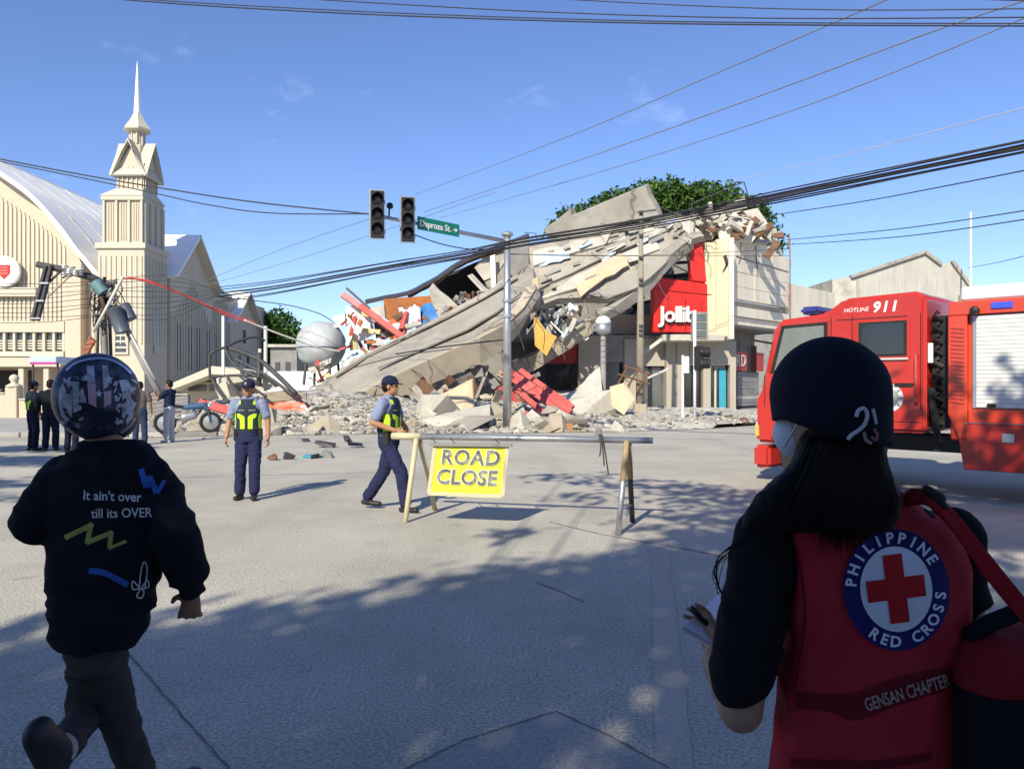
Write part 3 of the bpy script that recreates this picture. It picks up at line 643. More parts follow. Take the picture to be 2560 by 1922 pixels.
# upper arch ribbon
C_top = pp([(1322, 606, 40.6), (1420, 594, 41), (1520, 574, 41.4), (1616, 556, 41.8), (1692, 532, 42.2), (1742, 548, 42.3)])
C_bot = pp([(1338, 778, 37.4), (1396, 742, 37.8), (1470, 742, 38), (1540, 756, 38.2), (1622, 692, 39), (1728, 602, 40.4)])
m = MB(); m.ribbon(C_top, C_bot, .4, 1, 5, .22, .08, 11); m.build('sagging_facade', M_conc, BD)
D_top = [P(*q) for q in [(1500, 790, 38), (1545, 762, 38.1), (1622, 696, 38.9), (1680, 634, 39.6), (1728, 598, 40.3), (1760, 590, 40.5)]]
D_bot = [P(*q) for q in [(1496, 806, 38.3), (1552, 784, 38.4), (1630, 722, 39.2), (1690, 650, 39.9), (1730, 612, 40.6), (1762, 604, 40.8)]]
m = MB(); m.ribbon(D_top, D_bot, .5, 2, 2, .02, .05, 12); m.build('arched_edge_beam', M_slab, BD)
E_top = pp([(1262, 918, 37.6), (1340, 885, 37.8), (1405, 848, 38), (1462, 806, 38.2), (1512, 786, 38.6)])
E_bot = pp([(1284, 956, 37.8), (1352, 918, 38), (1426, 872, 38.2), (1480, 832, 38.4), (1520, 806, 38.8)])
m = MB(); m.ribbon(E_top, E_bot, .5, 1, 2, .04, .1, 13); m.build('second_floor_edge', M_beam, BD)
m = MB(); m.prism(pp([(1358, 574, 42.4), (1392, 550, 42.4), (1426, 522, 42.4), (1429, 540, 42.4), (1500, 510, 42.4), (1613, 463, 42.4), (1622, 490, 42.4), (1636, 512, 42.4), (1649, 541, 42.4), (1560, 562, 42.4), (1470, 580, 42.4), (1370, 592, 42.4)]), (.3, .55, .25)); m.build('upended_roof_slab', M_slab, BD, bevel=.04)
# left upper storey under the dark roof edge
roof_l = [(913, 749), (965, 738), (1020, 727), (1056, 708), (1092, 689), (1130, 662), (1169, 640), (1210, 624), (1250, 610), (1321, 584)]
m = MB(); m.ribbon([P(x, y, 46) for x, y in roof_l], [P(x, y + 6, 42.2) for x, y in roof_l], .14, 2, 3, .04, .06, 15); m.build('tilted_roof_edge', M_dsteel, BD)
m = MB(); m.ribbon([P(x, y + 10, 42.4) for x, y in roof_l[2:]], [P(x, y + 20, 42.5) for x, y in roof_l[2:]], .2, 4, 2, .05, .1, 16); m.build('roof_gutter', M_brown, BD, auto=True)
m = MB(); m.prism([P(1085, 700, 46.5), P(1320, 600, 46.5), P(1320, 700, 46.5), P(1100, 815, 46.5)], (0, .2, 0)); m.build('inner_wall', M_dark, BD)  # near-black sheet, the shade of the broken room is put into its colour
def lerp2(x, a, b): return a + (b - a) * (x - 1345) / 355.0
def plate(name, pts, d, thick, material, dz=0.0, bevel=.01):
    q = [P(x, y, d + dz * i) for i, (x, y) in enumerate(pts)]
    m = MB(); m.prism(q, (0.03, thick, 0.02)); return m.build(name, material, BD, bevel=bevel)
plate('wall_piece', [(1072, 722), (1082, 708), (1098, 726), (1120, 742), (1150, 770), (1162, 792), (1120, 806), (1090, 812), (1082, 770)], 41.4, .25, M_concw, .05)
plate('wall_piece', [(1185, 668), (1212, 640), (1258, 622), (1262, 655), (1240, 690), (1210, 702)], 42.6, .25, M_concw)
plate('wall_piece', [(1212, 705), (1240, 692), (1262, 660), (1268, 700), (1240, 735), (1222, 742)], 42.2, .25, M_slab)
plate('window_post', [(1168, 690), (1180, 684), (1232, 738), (1222, 748)], 41.8, .25, M_concw)
plate('window_post', [(1152, 735), (1162, 728), (1188, 764), (1178, 774)], 41.5, .2, M_slab)
plate('hanging_column', [(1268, 612), (1300, 600), (1322, 596), (1322, 688), (1280, 692), (1266, 660)], 41.2, .6, M_concg)
plate('white_sill', [(1225, 640), (1238, 636), (1240, 716), (1228, 720)], 42.0, .2, M_white)
# orange room, tarps and boards
plate('orange_partition', [(958, 748), (1088, 738), (1096, 775), (1060, 800), (1010, 842), (975, 850), (962, 800)], 41.6, .15, M_orange)
plate('orange_partition', [(968, 800), (990, 796), (1004, 830), (1008, 846), (980, 848)], 40.2, .1, mat('orange bright board', (.62, .17, .06), .8, .25, 3))
plate('white_board', [(864, 765), (915, 761), (924, 796), (934, 834), (899, 853), (869, 840)], 39.2, .3, M_white)
plate('white_board', [(832, 792), (862, 783), (864, 815), (836, 820)], 40.5, .2, M_white)
plate('cream_board', [(921, 770), (960, 764), (964, 800), (930, 808)], 40.6, .2, M_concw)
plate('brown_board', [(934, 806), (960, 802), (972, 842), (940, 846)], 39.6, .15, M_brown)
m = MB(); m.ribbon(pp([(1044, 768, 39.4), (1070, 756, 39.2), (1084, 768, 39), (1102, 800, 38.8)]), pp([(1050, 822, 39), (1072, 816, 38.8), (1084, 810, 38.8), (1096, 808, 38.7)]), .06, 5, 7, .22, .1, 30); m.build('blue_tarp', M_blue, BD, auto=True)
m = MB(); m.ribbon(pp([(996, 765, 39.6), (1016, 772, 39.3), (1040, 764, 39.2), (1052, 772, 39)]), pp([(1012, 836, 38.9), (1024, 834, 38.8), (1038, 828, 38.7), (1052, 818, 38.8)]), .06, 5, 7, .2, .15, 31); m.build('white_tarp', M_lblue, BD, auto=True)
m = MB(); m.ribbon(pp([(1336, 640, 40), (1370, 640, 39.8), (1420, 625, 39.9)]), pp([(1350, 668, 39.5), (1380, 660, 39.4), (1426, 648, 39.6)]), .05, 5, 5, .2, .2, 32); m.build('torn_sheet', M_lblue, BD, auto=True)
# cladding strips and panels lying on the sagging facade, all running up to the right
FACADE = [o for o in bpy.data.objects if o.name.startswith('sagging_facade')][0]
FB = BVHTree.FromPolygons([WM[FACADE.name] @ v.co for v in FACADE.data.vertices], [list(p.vertices) for p in FACADE.data.polygons])
def onto(x, y, off):
    d = (P(x, y, 1.0) - Vector((0, 0, H))).normalized(); h = FB.ray_cast(Vector((0, 0, H)), d)
    if h[0] is None:
        h = FB.find_nearest(P(x, y, 39.5)); 
    return h[0] - d * off
for k, (tp, bt, mt, off) in enumerate((
        ([(1332, 628), (1400, 612), (1480, 596), (1560, 580)], [(1334, 662), (1405, 640), (1485, 618), (1565, 598)], M_concw, .25),
        ([(1338, 700), (1420, 655), (1520, 612), (1620, 578), (1690, 550)], [(1342, 726), (1428, 682), (1528, 634), (1628, 594), (1698, 564)], M_conc, .3),
        ([(1345, 748), (1440, 690), (1540, 640), (1640, 602)], [(1372, 742), (1456, 716), (1552, 664), (1650, 622)], M_concw, .22),
        ([(1470, 736), (1556, 698), (1636, 642), (1712, 582)], [(1520, 748), (1588, 720), (1662, 658), (1724, 596)], M_slab, .3),
        ([(1600, 568), (1650, 552), (1700, 540), (1736, 552)], [(1612, 596), (1660, 574), (1704, 566), (1738, 572)], M_concw, .3))):
    m = MB(); m.ribbon([onto(x, y, off) for x, y in tp], [onto(x, y, off) for x, y in bt], .16, 2, 2, .06, .25, 60 + k); m.build('broken_cladding', mt, BD)
m = MB(); m.ribbon([onto(x, y, .5) for x, y in ((1440, 712), (1478, 676), (1520, 648), (1556, 634))], [onto(x, y, .5) for x, y in ((1452, 744), (1492, 712), (1536, 684), (1572, 660))], .1, 2, 2, .03, .2, 71); m.build('peach_wall_piece', M_peach, BD)
for k in range(44):
    x, y = rng.uniform(1345, 1700), 0; y = rng.uniform(lerp2(x, 600, 545), lerp2(x, 745, 600)); L = rng.uniform(10, 46); w = rng.uniform(3, 13); sl = -rng.uniform(.25, .75); n_ = math.hypot(1, sl); dx, dy = L / n_, L * sl / n_; nx, ny = -dy / L * w, dx / L * w
    q = [(x, y), (x + dx, y + dy), (x + dx + nx * rng.uniform(.5, 1), y + dy + ny), (x + nx, y + ny * rng.uniform(.6, 1))]; o1 = rng.uniform(.2, .5)
    m = MB(); m.prism([onto(a_, b_, o1 + rng.uniform(0, .18)) for a_, b_ in q], (0, .09, .03)); m.build('broken_panel', rng.choice([M_conc, M_conc, M_concw, M_concw, M_slab, M_concg, M_lblue]), BD)
plate('peach_wall_piece', [(1330, 700), (1345, 690), (1350, 760), (1338, 772)], 37.3, .12, M_peach)
plate('yellow_board', [(1334, 793), (1342, 796), (1368, 831), (1392, 842), (1366, 890), (1337, 864)], 36.6, .08, M_yellow, .04)
# dangling debris in the gap
for k in range(46):
    x = rng.uniform(1345, 1450); y = 750 + rng.uniform(0, 60) + abs(x - 1400) * .2
    c = P(x, y, rng.uniform(37.2, 38.6)); ax = Vector((rng.uniform(-.6, .6), rng.uniform(-.4, .4), rng.uniform(-1, -.2))).normalized(); L = rng.uniform(.2, 1.2)
    m = MB(); m.beam(c, c + ax * L, rng.uniform(.04, .3), rng.uniform(.02, .06), up=(0, -1, .3)); m.build('dangling_scrap', rng.choice([M_lblue, M_concg, M_concw, M_dsteel, M_brown, M_white]), BD)
for k in range(70):                                    # bent reinforcing bars at the broken edges
    e = rng.choice([A_top, A_bot, B_bot, C_top, C_bot, E_top, D_bot]); i = rng.randrange(len(e) - 1); c = e[i].lerp(e[i + 1], rng.random()) + Vector((0, -.1, 0))
    d = Vector((rng.uniform(-.8, .8), rng.uniform(-.7, .1), rng.uniform(-.9, .7))); pts = [c, c + d * .35, c + d * .7 + Vector((rng.uniform(-.2, .2), -.05, -.15)), c + d * rng.uniform(.8, 1.3) + Vector((rng.uniform(-.3, .3), 0, -.45))]
    m = MB(); m.tube(smooth_path(pts, 3), .018, 5); m.build('rebar', M_dsteel if k % 3 else M_brown, BD)
def scraps(n, x0, x1, yf, d0, d1, cols, name, big=1.0):
    for k in range(n):
        x = rng.uniform(x0, x1); y0, y1 = yf(x); c = P(x, rng.uniform(y0, y1), rng.uniform(d0, d1)); ax = Vector((rng.uniform(-1, 1), rng.uniform(-.5, .5), rng.uniform(-.9, .9))).normalized(); L = rng.uniform(.25, 1.3) * big
        m = MB(); m.beam(c - ax * L / 2, c + ax * L / 2, rng.uniform(.06, .45) * big, rng.uniform(.03, .12), up=(rng.uniform(-.4, .4), -1, rng.uniform(0, .8))); m.v = [p + Vector((rng.uniform(-.06, .06), rng.uniform(-.05, .05), rng.uniform(-.06, .06))) for p in m.v]; m.build(name, rng.choice(cols), BD)
M_ybit = mat('pale yellow scrap', (.55, .47, .22), .8, .2, 3)
scraps(46, 850, 1075, lambda x: (785 + abs(x - 1000) * .05, 900 - (x - 850) * .32), 38.2, 39.6, [M_orange, M_brown, M_redold, M_concw, M_white, M_ybit, M_concg, M_lblue], 'room_scrap', .8)
scraps(26, 770, 930, lambda x: (905, 985 - (x - 770) * .5), 37, 38, [M_ybit, M_concw, M_redold, M_brown, M_conc], 'room_scrap', .7)
scraps(60, 1040, 1330, lambda x: (940 - (x - 1040) * .06, 1030), 31.5, 36.5, [M_brown, M_concg, M_redold, M_concw, M_conc, M_dsteel, M_beam], 'crushed_scrap', 1.1)
scraps(24, 1090, 1260, lambda x: (770 - (x - 1090) * .45, 800 - (x - 1090) * .42), 40.3, 41.4, [M_concw, M_conc, M_brown, M_concg], 'wall_scrap', .7)
# roof truss seen through the arch, and broken roof over the wing
for a, b in (((1560, 745), (1610, 790)), ((1610, 742), (1575, 790)), ((1545, 770), (1640, 750)), ((1640, 720), (1700, 760)), ((1640, 760), (1690, 690)), ((1655, 690), (1730, 690)), ((1640, 660), (1735, 655))):
    m = MB(); m.beam(P(*a, 44), P(*b, 44), .16, .16); m.build('truss_member', M_dsteel, BD)
plate('inner_wall', [(1190, 760), (1320, 640), (1730, 612), (1735, 846), (1190, 850)], 46.5, .2, M_concg)
plate('inner_panel', [(1655, 690), (1725, 680), (1725, 730), (1690, 740)], 45, .1, M_concg)
plate('low_beam', [(1500, 784), (1635, 788), (1635, 833), (1500, 836)], 42.8, .4, M_btan)
plate('sloping_roof_beam', [(1858, 528), (1894, 520), (1946, 598), (1930, 606)], 43, .5, M_concw)
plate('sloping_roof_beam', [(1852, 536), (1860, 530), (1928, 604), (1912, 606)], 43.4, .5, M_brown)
plate('roof_piece', [(1755, 545), (1862, 490), (1868, 520), (1800, 556), (1768, 570)], 43.6, .3, M_concw)
plate('roof_piece', [(1700, 560), (1770, 548), (1800, 575), (1780, 600), (1720, 598)], 42.8, .3, M_conc)
plate('roof_piece', [(1790, 560), (1830, 548), (1900, 582), (1880, 606), (1800, 600)], 42.2, .3, M_bwall)
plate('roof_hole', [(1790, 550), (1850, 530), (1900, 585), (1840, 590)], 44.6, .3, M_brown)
for k in range(60):
    c = P(rng.uniform(1690, 1950), 0, 42.5); t = (c.x / 42.5 * F + 1280); y = 520 + abs(t - 1800) * .35 + rng.uniform(0, 60)
    c = P(t, y, rng.uniform(41.6, 43.2)); ax = Vector((rng.uniform(-1, 1), rng.uniform(-.5, .5), rng.uniform(-.6, .6))).normalized(); L = rng.uniform(.3, 1.4)
    m = MB(); m.beam(c - ax * L / 2, c + ax * L / 2, rng.uniform(.08, .4), rng.uniform(.05, .2), up=(0, -1, .5)); m.build('roof_scrap', rng.choice([M_conc, M_concw, M_concw, M_concg, M_brown]), BD)
m = MB()
for a, b in (((1728, 510), (1860, 455)), ((1860, 455), (1880, 520)), ((1728, 510), (1735, 540)), ((1640, 512), (1690, 536)), ((1690, 536), (1762, 560))):
    m.tube([P(*a, 43), P(*b, 43)], .035, 6)
m.build('bent_roof_rail', M_dsteel, BD)
# ================================================================== rubble
def lerpt(tab, x):
    if x <= tab[0][0]: return tab[0][1]
    for (x0, y0), (x1, y1) in zip(tab, tab[1:]):
        if x <= x1: return y0 + (y1 - y0) * (x - x0) / (x1 - x0)
    return tab[-1][1]
FR = [(330, 22.6), (480, 23.2), (700, 23.8), (1000, 24.4), (1300, 24.8), (1550, 25.6), (1760, 27), (1900, 29.5)]
HT = [(330, .10), (480, .25), (560, .6), (700, .9), (800, 1.0), (1000, .75), (1250, .5), (1420, .3), (1500, .18), (1560, .12), (1900, .08)]
def mound(X, Y):
    x = X / max(Y, 1) * F + 1280
    f = lerpt(FR, x); t = (Y - f) / 9.0
    if t < 0: return 0.0
    s = min(t, 1.0); s = s * s * (3 - 2 * s) if t < 1 else 1.0
    b = 1.0 if Y < 40 else max(0, 1 - (Y - 40) / 4)
    edge = min(max((x - 340) / 160, 0), 1) * min(max((1930 - x) / 160, 0), 1)
    p = Vector((X, Y, 0))
    return max(0.0, (lerpt(HT, x) * s + .22 * s * mnoise.noise(p * 1.1) + .10 * mnoise.noise(p * 3.1) + .06) * b * edge)
vs, fs = [], []; NX, NY = 150, 66
for j in range(NY):
    for i in range(NX):
        x = 335 + (1620) * i / (NX - 1); f = lerpt(FR, x) - .4
        Y = f + (42 - f) * (j / (NY - 1)) ** 1.2; X = (x - 1280) / F * Y
        vs.append((X, Y, .015 + mound(X, Y) + (.0 if Y < 27 else .12)))
for j in range(NY - 1):
    for i in range(NX - 1):
        a = j * NX + i; fs.append((a, a + 1, a + NX + 1, a + NX))
me = bpy.data.meshes.new('rubble_mound'); me.from_pydata(vs, [], fs); me.update()
tag(obj('rubble_mound', me, M_dust), 'pale dusty heap of crushed concrete along the street edge', 'rubble', kind='stuff')
def chunk_mesh(name, seed, flat):
    rg = random.Random(seed); bm = bmesh.new()
    for k in range(rg.randint(9, 15)):
        v = Vector((rg.uniform(-1, 1), rg.uniform(-1, 1), rg.uniform(-1, 1))); mx = max(abs(c) for c in v); v /= max(mx, .3)
        bm.verts.new((v.x * rg.uniform(.75, 1), v.y * rg.uniform(.6, 1) * .8, v.z * flat * rg.uniform(.8, 1)))
    r = bmesh.ops.convex_hull(bm, input=bm.verts[:])
    bmesh.ops.delete(bm, geom=[g for g in r['geom_interior'] if isinstance(g, bmesh.types.BMVert)], context='VERTS')
    bmesh.ops.recalc_face_normals(bm, faces=bm.faces[:])
    me = bpy.data.meshes.new(name); bm.to_mesh(me); bm.free(); return me
CHK = [chunk_mesh('concrete_chunk', s, fl) for s, fl in ((1, .7), (2, .35), (3, .5), (4, .25), (5, .8), (6, .18), (7, .3), (8, .6))]
CMAT = [M_conc, M_concw, M_concg, M_beam, M_conc, M_brown, M_concw, M_dust, M_slab, M_concw]
for k, me in enumerate(CHK): me.materials.append(None)
# fine rubble: uncountable
sv, sf = [], []
for k in range(9000):
    x = rng.uniform(340, 1910); f = lerpt(FR, x); Y = f - .5 + abs(rng.gauss(0, 3.2)) + (rng.random() ** 3) * 9
    if x > 1480 and rng.random() < .55: continue
    if Y > 40: continue
    X = (x - 1280) / F * Y; s = .025 + .11 * rng.random() ** 2.2
    me = CHK[k % 8]; z = mound(X, Y) + (.02 if Y < 27 else .14)
    a, b = rng.uniform(0, 6.28), rng.uniform(-.6, .6); ca, sa, cb, sb = math.cos(a), math.sin(a), math.cos(b), math.sin(b)
    base = len(sv)
    for v in me.vertices:
        px, py, pz = v.co * s; py, pz = py * cb - pz * sb, py * sb + pz * cb; px, py = px * ca - py * sa, px * sa + py * ca
        sv.append((X + px, Y + py, z + pz + s * .2))
    for p in me.polygons: sf.append([base + i for i in p.vertices])
me = bpy.data.meshes.new('fine_rubble'); me.from_pydata(sv, [], sf); me.update()
for mm_ in (M_concw, M_conc, M_concg, M_beam): me.materials.append(mm_)
me.polygons.foreach_set('material_index', np.array([(i // 23) * 7919 % 7 % 4 for i in range(len(me.polygons))], dtype=np.int32))
tag(obj('fine_rubble', me, None), 'fine broken concrete and stone scattered over the heap', 'rubble', kind='stuff')
# chunks one can tell apart
def place_chunk(name, mesh, material, X, Y, s, label, group, cat='concrete chunk', rot=None, lift=.25, z=None):
    m2 = mesh
    key = (mesh.name, material.name)
    if key not in CKEY:
        c = mesh.copy(); c.materials.clear(); c.materials.append(material); CKEY[key] = c
    o = bpy.data.objects.new(name, CKEY[key])
    rr = rot or (rng.uniform(-.5, .5), rng.uniform(-.5, .5), rng.uniform(0, 6.28))
    from mathutils import Euler
    zz = z if z is not None else mound(X, Y) + (.0 if Y < 27 else .12) + s * lift
    M4 = Matrix.Translation((X, Y, zz)) @ Euler(rr).to_matrix().to_4x4() @ Matrix.Scale(s, 4)
    link(o, None, M4); return tag(o, label, cat, group)
CKEY = {}
for k in range(150):
    x = rng.uniform(370, 1560) if k % 6 else rng.uniform(1450, 1900)
    f = lerpt(FR, x); Y = f - .3 + abs(rng.gauss(0, 2.8)); X = (x - 1280) / F * Y
    s = rng.uniform(.12, .34) if rng.random() < .8 else rng.uniform(.35, .7)
    if x > 1550: s *= .55
    ck = rng.randrange(8); cm = rng.choice(CMAT); wz_ = 'small' if s < .2 else ('medium' if s < .35 else 'large'); wc = {M_concw: 'pale', M_concg: 'dark grey', M_beam: 'tan', M_brown: 'brown', M_conc: 'beige', M_dust: 'dusty', M_slab: 'grey'}[cm]
    wp = 'left of the left officer' if x < 560 else 'behind the left officer' if x < 720 else 'below the fallen roof end' if x < 920 else 'behind the barrier officer' if x < 1100 else 'left of the signal pole' if x < 1268 else 'before the red beams' if x < 1440 else 'near the lamp post' if x < 1560 else 'before the shop entrance'
    place_chunk('concrete_chunk', CHK[ck], cm, X, Y, s, '%s %s %s chunk %s rubble %s' % (wz_, wc, 'flat' if ck in (1, 3, 5, 6) else 'angular', 'at the front of the' if Y < f + 1.3 else 'further back in the', wp), 'rubble chunks')
# big pieces one can point at
for lab, x, Y, s, mt, me, rot in (
        ('large pale concrete block below the fallen beam, left of the signal pole', 1100, 28.5, 1.0, M_concw, CHK[4], (.3, .2, .4)),
        ('flat grey slab lying on the kerb in front of the signal pole', 1190, 25.6, 1.3, M_slab, CHK[3], (.12, -.1, .2)),
        ('long flat concrete slab beside the red beams', 1150, 26.5, 1.5, M_concw, CHK[5], (.2, -.22, .1)),
        ('broad pale slab leaning under the street lamp', 1460, 32, 1.7, M_concw, CHK[6], (.5, -.3, .3)),
        ('tan slab at the left foot of the heap behind the walking officer', 640, 25.5, .8, M_beam, CHK[6], (.3, .1, .8)),
        ('pale boulder of concrete among brown debris under the beam', 1075, 27.2, .5, M_concw, CHK[0], (.1, .4, 1.0))):
    X = (x - 1280) / F * Y; place_chunk('concrete_slab', me, mt, X, Y, s, lab, None, rot=rot, lift=.15)
for lab, x, y, s, mt, me in (
        ('dark broken lump on the road between the two officers', 724, 1148, .16, M_dsteel, CHK[0]),
        ('grey box shaped fragment on the road next to a teal scrap', 822, 1144, .17, M_concg, CHK[4]),
        ('black lump beside the grey fragment on the road', 792, 1146, .13, M_black, CHK[2]),
        ('flat dark plate on the road behind the teal scrap', 815, 1118, .3, M_dsteel, CHK[5]),
        ('small dark upright fragment near the rubble edge', 765, 1104, .14, M_dsteel, CHK[1]),
        ('small grey upright fragment left of the dark one', 745, 1100, .14, M_concg, CHK[7]),
        ('dark shard close to the officer by the barrier', 868, 1104, .17, M_dsteel, CHK[0]),
        ('wide dark flat shard near the officer by the barrier', 888, 1118, .26, M_black, CHK[3]),
        ('reddish brick piece at the feet of the left officer', 680, 1150, .13, M_brown, CHK[0])):
    g = G(x, y); place_chunk('road_debris', me, mt, g.x, g.y, s, lab, None, 'debris', rot=(.1, .15, rng.uniform(0, 6)), z=s * .3)
m = MB(); g = G(785, 1143); m.box((g.x, g.y, .03), (.42, .3, .04)); tag(m.build('teal_scrap', M_teal), 'flat teal scrap lying on the road', 'debris')
# fallen members
def member(name, label, a, b, w, h, material, cat='beam', group=None, bevel=.01):
    m = MB(); m.beam(P(*a), P(*b), w, h, up=(0, -1, .4)); return tag(m.build(name, material, bevel=bevel), label, cat, group)
for k, (a, b) in enumerate((((1286, 936, 30.5), (1428, 1030, 29)), ((1284, 950, 30.3), (1420, 1042, 28.9)), ((1300, 926, 31), (1432, 1020, 29.4)), ((1288, 972, 30), (1375, 1046, 28.6)), ((1310, 934, 30.8), (1424, 1012, 29.8)))):
    member('red_beam', 'fallen red steel beam in the bundle right of the signal pole', a, b, .22, .16, M_redold, 'beam', 'red beam bundle')
member('red_rail', 'short red steel piece on the rubble below the red beam bundle', (1290, 1042, 28.4), (1350, 1030, 28.2), .2, .14, M_redold)
member('red_beam', 'long red beam lying behind the left officer', (500, 1006, 25.5), (640, 1048, 24.5), .25, .18, M_redold)
member('red_beam', 'thin red bar crossing the debris behind the left officer', (540, 1012, 26), (612, 1030, 25), .12, .12, M_redold)
member('pink_beam', 'upper pink steel beam slanting from the white board', (856, 736, 39), (950, 800, 38.4), .3, .2, mat('pink steel', (.62, .20, .19), .6, .1))
member('pink_beam', 'lower pink steel beam resting on the fallen slab', (900, 766, 38.6), (1006, 842, 37.8), .3, .2, M_redold)
member('dark_pole', 'thin dark pole sticking up above the pink beams', (866, 720, 39), (925, 772, 38.6), .1, .1, M_dsteel)
member('leaning_beam', 'grey beam leaning on the tan panel under the fallen roof', (1082, 984, 29.6), (1150, 1042, 28.2), .3, .25, M_concg)
m = MB(); m.prism(pp([(1098, 992, 30.4), (1180, 950, 30.2), (1184, 1038, 29), (1149, 1042, 28.8)]), (.05, .25, .1)); tag(m.build('tan_panel', M_peach, bevel=.02), 'tan wall panel propped under the fallen roof beam', 'wall panel')
m = MB(); m.prism(pp([(1524, 968, 31.5), (1560, 958, 31.5), (1588, 996, 31.2), (1560, 1038, 30.8), (1530, 1016, 31)]), (.02, .1, .03)); tag(m.build('cream_board', M_peach, bevel=.01), 'cream board standing askew beside the utility pole', 'board')
m = MB(); m.ribbon(pp([(1382, 980, 33), (1430, 980, 33), (1470, 945, 33), (1500, 920, 33.4)]), pp([(1386, 1006, 31.5), (1440, 1008, 31.5), (1480, 996, 31.6), (1506, 978, 32)]), .25, 4, 4, .1, .15, 41); tag(m.build('curled_canopy', M_concw, auto=True), 'curled pale canopy slab left of the lamp post', 'slab')
RK = thing('iron_rack', 'rusty iron rack leaning beside the utility pole', 'rack', P(1570, 1040, 33))
for a, b in (((1545, 960, 33), (1570, 915, 33)), ((1570, 965, 33), (1598, 920, 33)), ((1595, 975, 33), (1622, 930, 33)), ((1545, 935, 33), (1625, 960, 33)), ((1560, 915, 33), (1640, 940, 33)), ((1620, 945, 33), (1672, 922, 32.5))):
    m = MB(); m.tube([P(*a), P(*b)], .05, 6); m.build('bar', M_brown if b[0] < 1660 else M_post, RK)
member('white_strut', 'pale broken strut hanging by the utility pole', (1612, 880, 35), (1655, 848, 35.5), .16, .12, M_concw)
m = MB(); m.box(P(1417, 1072, 25.2), (.38, .35, .36)); tag(m.build('brown_box', mat('brown carton', (.38, .18, .08), .8, .1), bevel=.01), 'brown carton standing on the rubble in front of the red beams', 'box')
# fallen red and white signboard
FS = thing('fallen_signboard', 'fallen orange red signboard with white print lying against the rubble', 'signboard', P(730, 1056, 27.5))
q = pp([(671, 1007, 28.6), (753, 997, 28.6), (796, 1056, 27.2), (684, 1054, 27.2)])
m = MB(); m.prism(q, (0, .1, -.06)); m.build('panel', mat('orange red vinyl', (.60, .13, .05), .6, .15, 2, stain=(.7, .62, .55), stain_amt=.75, stain_scale=1.6), FS)
nn = (q[1] - q[0]).cross(q[3] - q[0]).normalized(); nn = nn if nn.y < 0 else -nn
for k in range(14):
    a, b = .12 + .8 * rng.random(), .18 + .62 * rng.random(); L = rng.uniform(.05, .16)
    def on(u, v): return q[0].lerp(q[1], u).lerp(q[3].lerp(q[2], u), v) + nn * .02
    m = MB(); m.prism([on(a, b), on(min(a + L, .97), b - .03), on(min(a + L, .97), b + .05), on(a, b + .08)], nn * -.015); m.build('print_stroke', M_white, FS)
m = MB(); m.beam(q[0] + Vector((-.1, 0, .12)), q[1] + Vector((.2, 0, .12)), .14, .2); m.build('top_rail', M_woodpole, FS)

# bent dark frame
BF = thing('bent_steel_frame', 'bent dark steel canopy frame standing in the rubble on the left', 'frame', P(590, 1040, 29))
for pl, r in (([(525, 945, 29), (524, 895, 29), (532, 880, 29), (562, 868, 29.3), (600, 852, 29.8), (640, 842, 30.2), (662, 852, 30.4)], .05),
              ([(562, 870, 29.3), (580, 905, 29), (605, 925, 28.8), (650, 945, 28.6)], .06), ([(648, 882, 29), (648, 965, 28.8)], .1),
              ([(566, 868, 29.5), (640, 895, 29), (690, 935, 28.5), (740, 985, 28)], .09), ([(575, 890, 29.2), (660, 935, 28.8), (735, 990, 28.2)], .06),
              ([(530, 945, 28.8), (545, 975, 28.5), (570, 1005, 28)], .06), ([(570, 945, 28.8), (590, 975, 28.4), (610, 1000, 28)], .06), ([(600, 940, 28.6), (640, 975, 28.4), (665, 990, 28)], .05),
              ([(526, 942, 29), (600, 938, 28.8), (660, 944, 28.8)], .05)):
    m = MB(); m.tube(smooth_path(pp(pl), 4), r, 7); m.build('bar', M_dsteel, BF, smooth=True)
for k, q in enumerate(([(540, 948), (640, 930), (650, 945), (545, 965)], [(600, 955), (660, 935), (700, 965), (640, 985)], [(535, 965), (565, 955), (575, 990), (550, 1000)], [(655, 985), (735, 975), (745, 990), (662, 998)])):
    m = MB(); m.prism([P(x, y, 29.5 - k * .3) for x, y in q], (0, .12, .05)); tag(m.build('roof_sheet', (M_concw, M_concw, M_creaml, M_woodpole)[k]), ('pale sheet caught under the bent steel frame', 'second pale sheet lying to the right under the bent frame', 'cream sheet hanging at the left foot of the bent frame', 'wooden sheet above the fallen signboard')[k], 'sheet')
# dented round tank
TK = thing('round_tank', 'dented round grey metal tank resting on the rubble', 'tank', P(804, 930, 41))
tc_ = P(804, 864, 41); r_ = 62 / F * 41
vs, fs = [], []
for j in range(25):
    th = math.pi * j / 24
    for i in range(36):
        a = 2 * math.pi * i / 36; p = Vector((math.sin(th) * math.cos(a), math.sin(th) * math.sin(a), math.cos(th)))
        k = 1 + .07 * mnoise.noise(p * 1.6) + .03 * mnoise.noise(p * 4) - (.12 if p.z < -.2 else 0) * max(0, mnoise.noise(p * 2.2))
        vs.append(tc_ + Vector((p.x, p.y, p.z * .97)) * r_ * k)
for j in range(24):
    for i in range(36): fs.append([j * 36 + i, j * 36 + (i + 1) % 36, (j + 1) * 36 + (i + 1) % 36, (j + 1) * 36 + i])
m = MB(); m.add(vs, fs); m.build('shell', mat('tank metal', (.46, .49, .50), .7, .15, 1.2, .15, 6, metal=.1, stain=(.32, .29, .22), stain_amt=.6, stain_scale=.9), TK, smooth=True)
m = MB(); m.tube([tc_ + Vector((math.cos(a) * r_ * 1.01, math.sin(a) * r_ * 1.01, -.1)) for a in [2 * math.pi * i / 40 for i in range(41)]], .035, 6); m.build('seam', M_steel, TK)
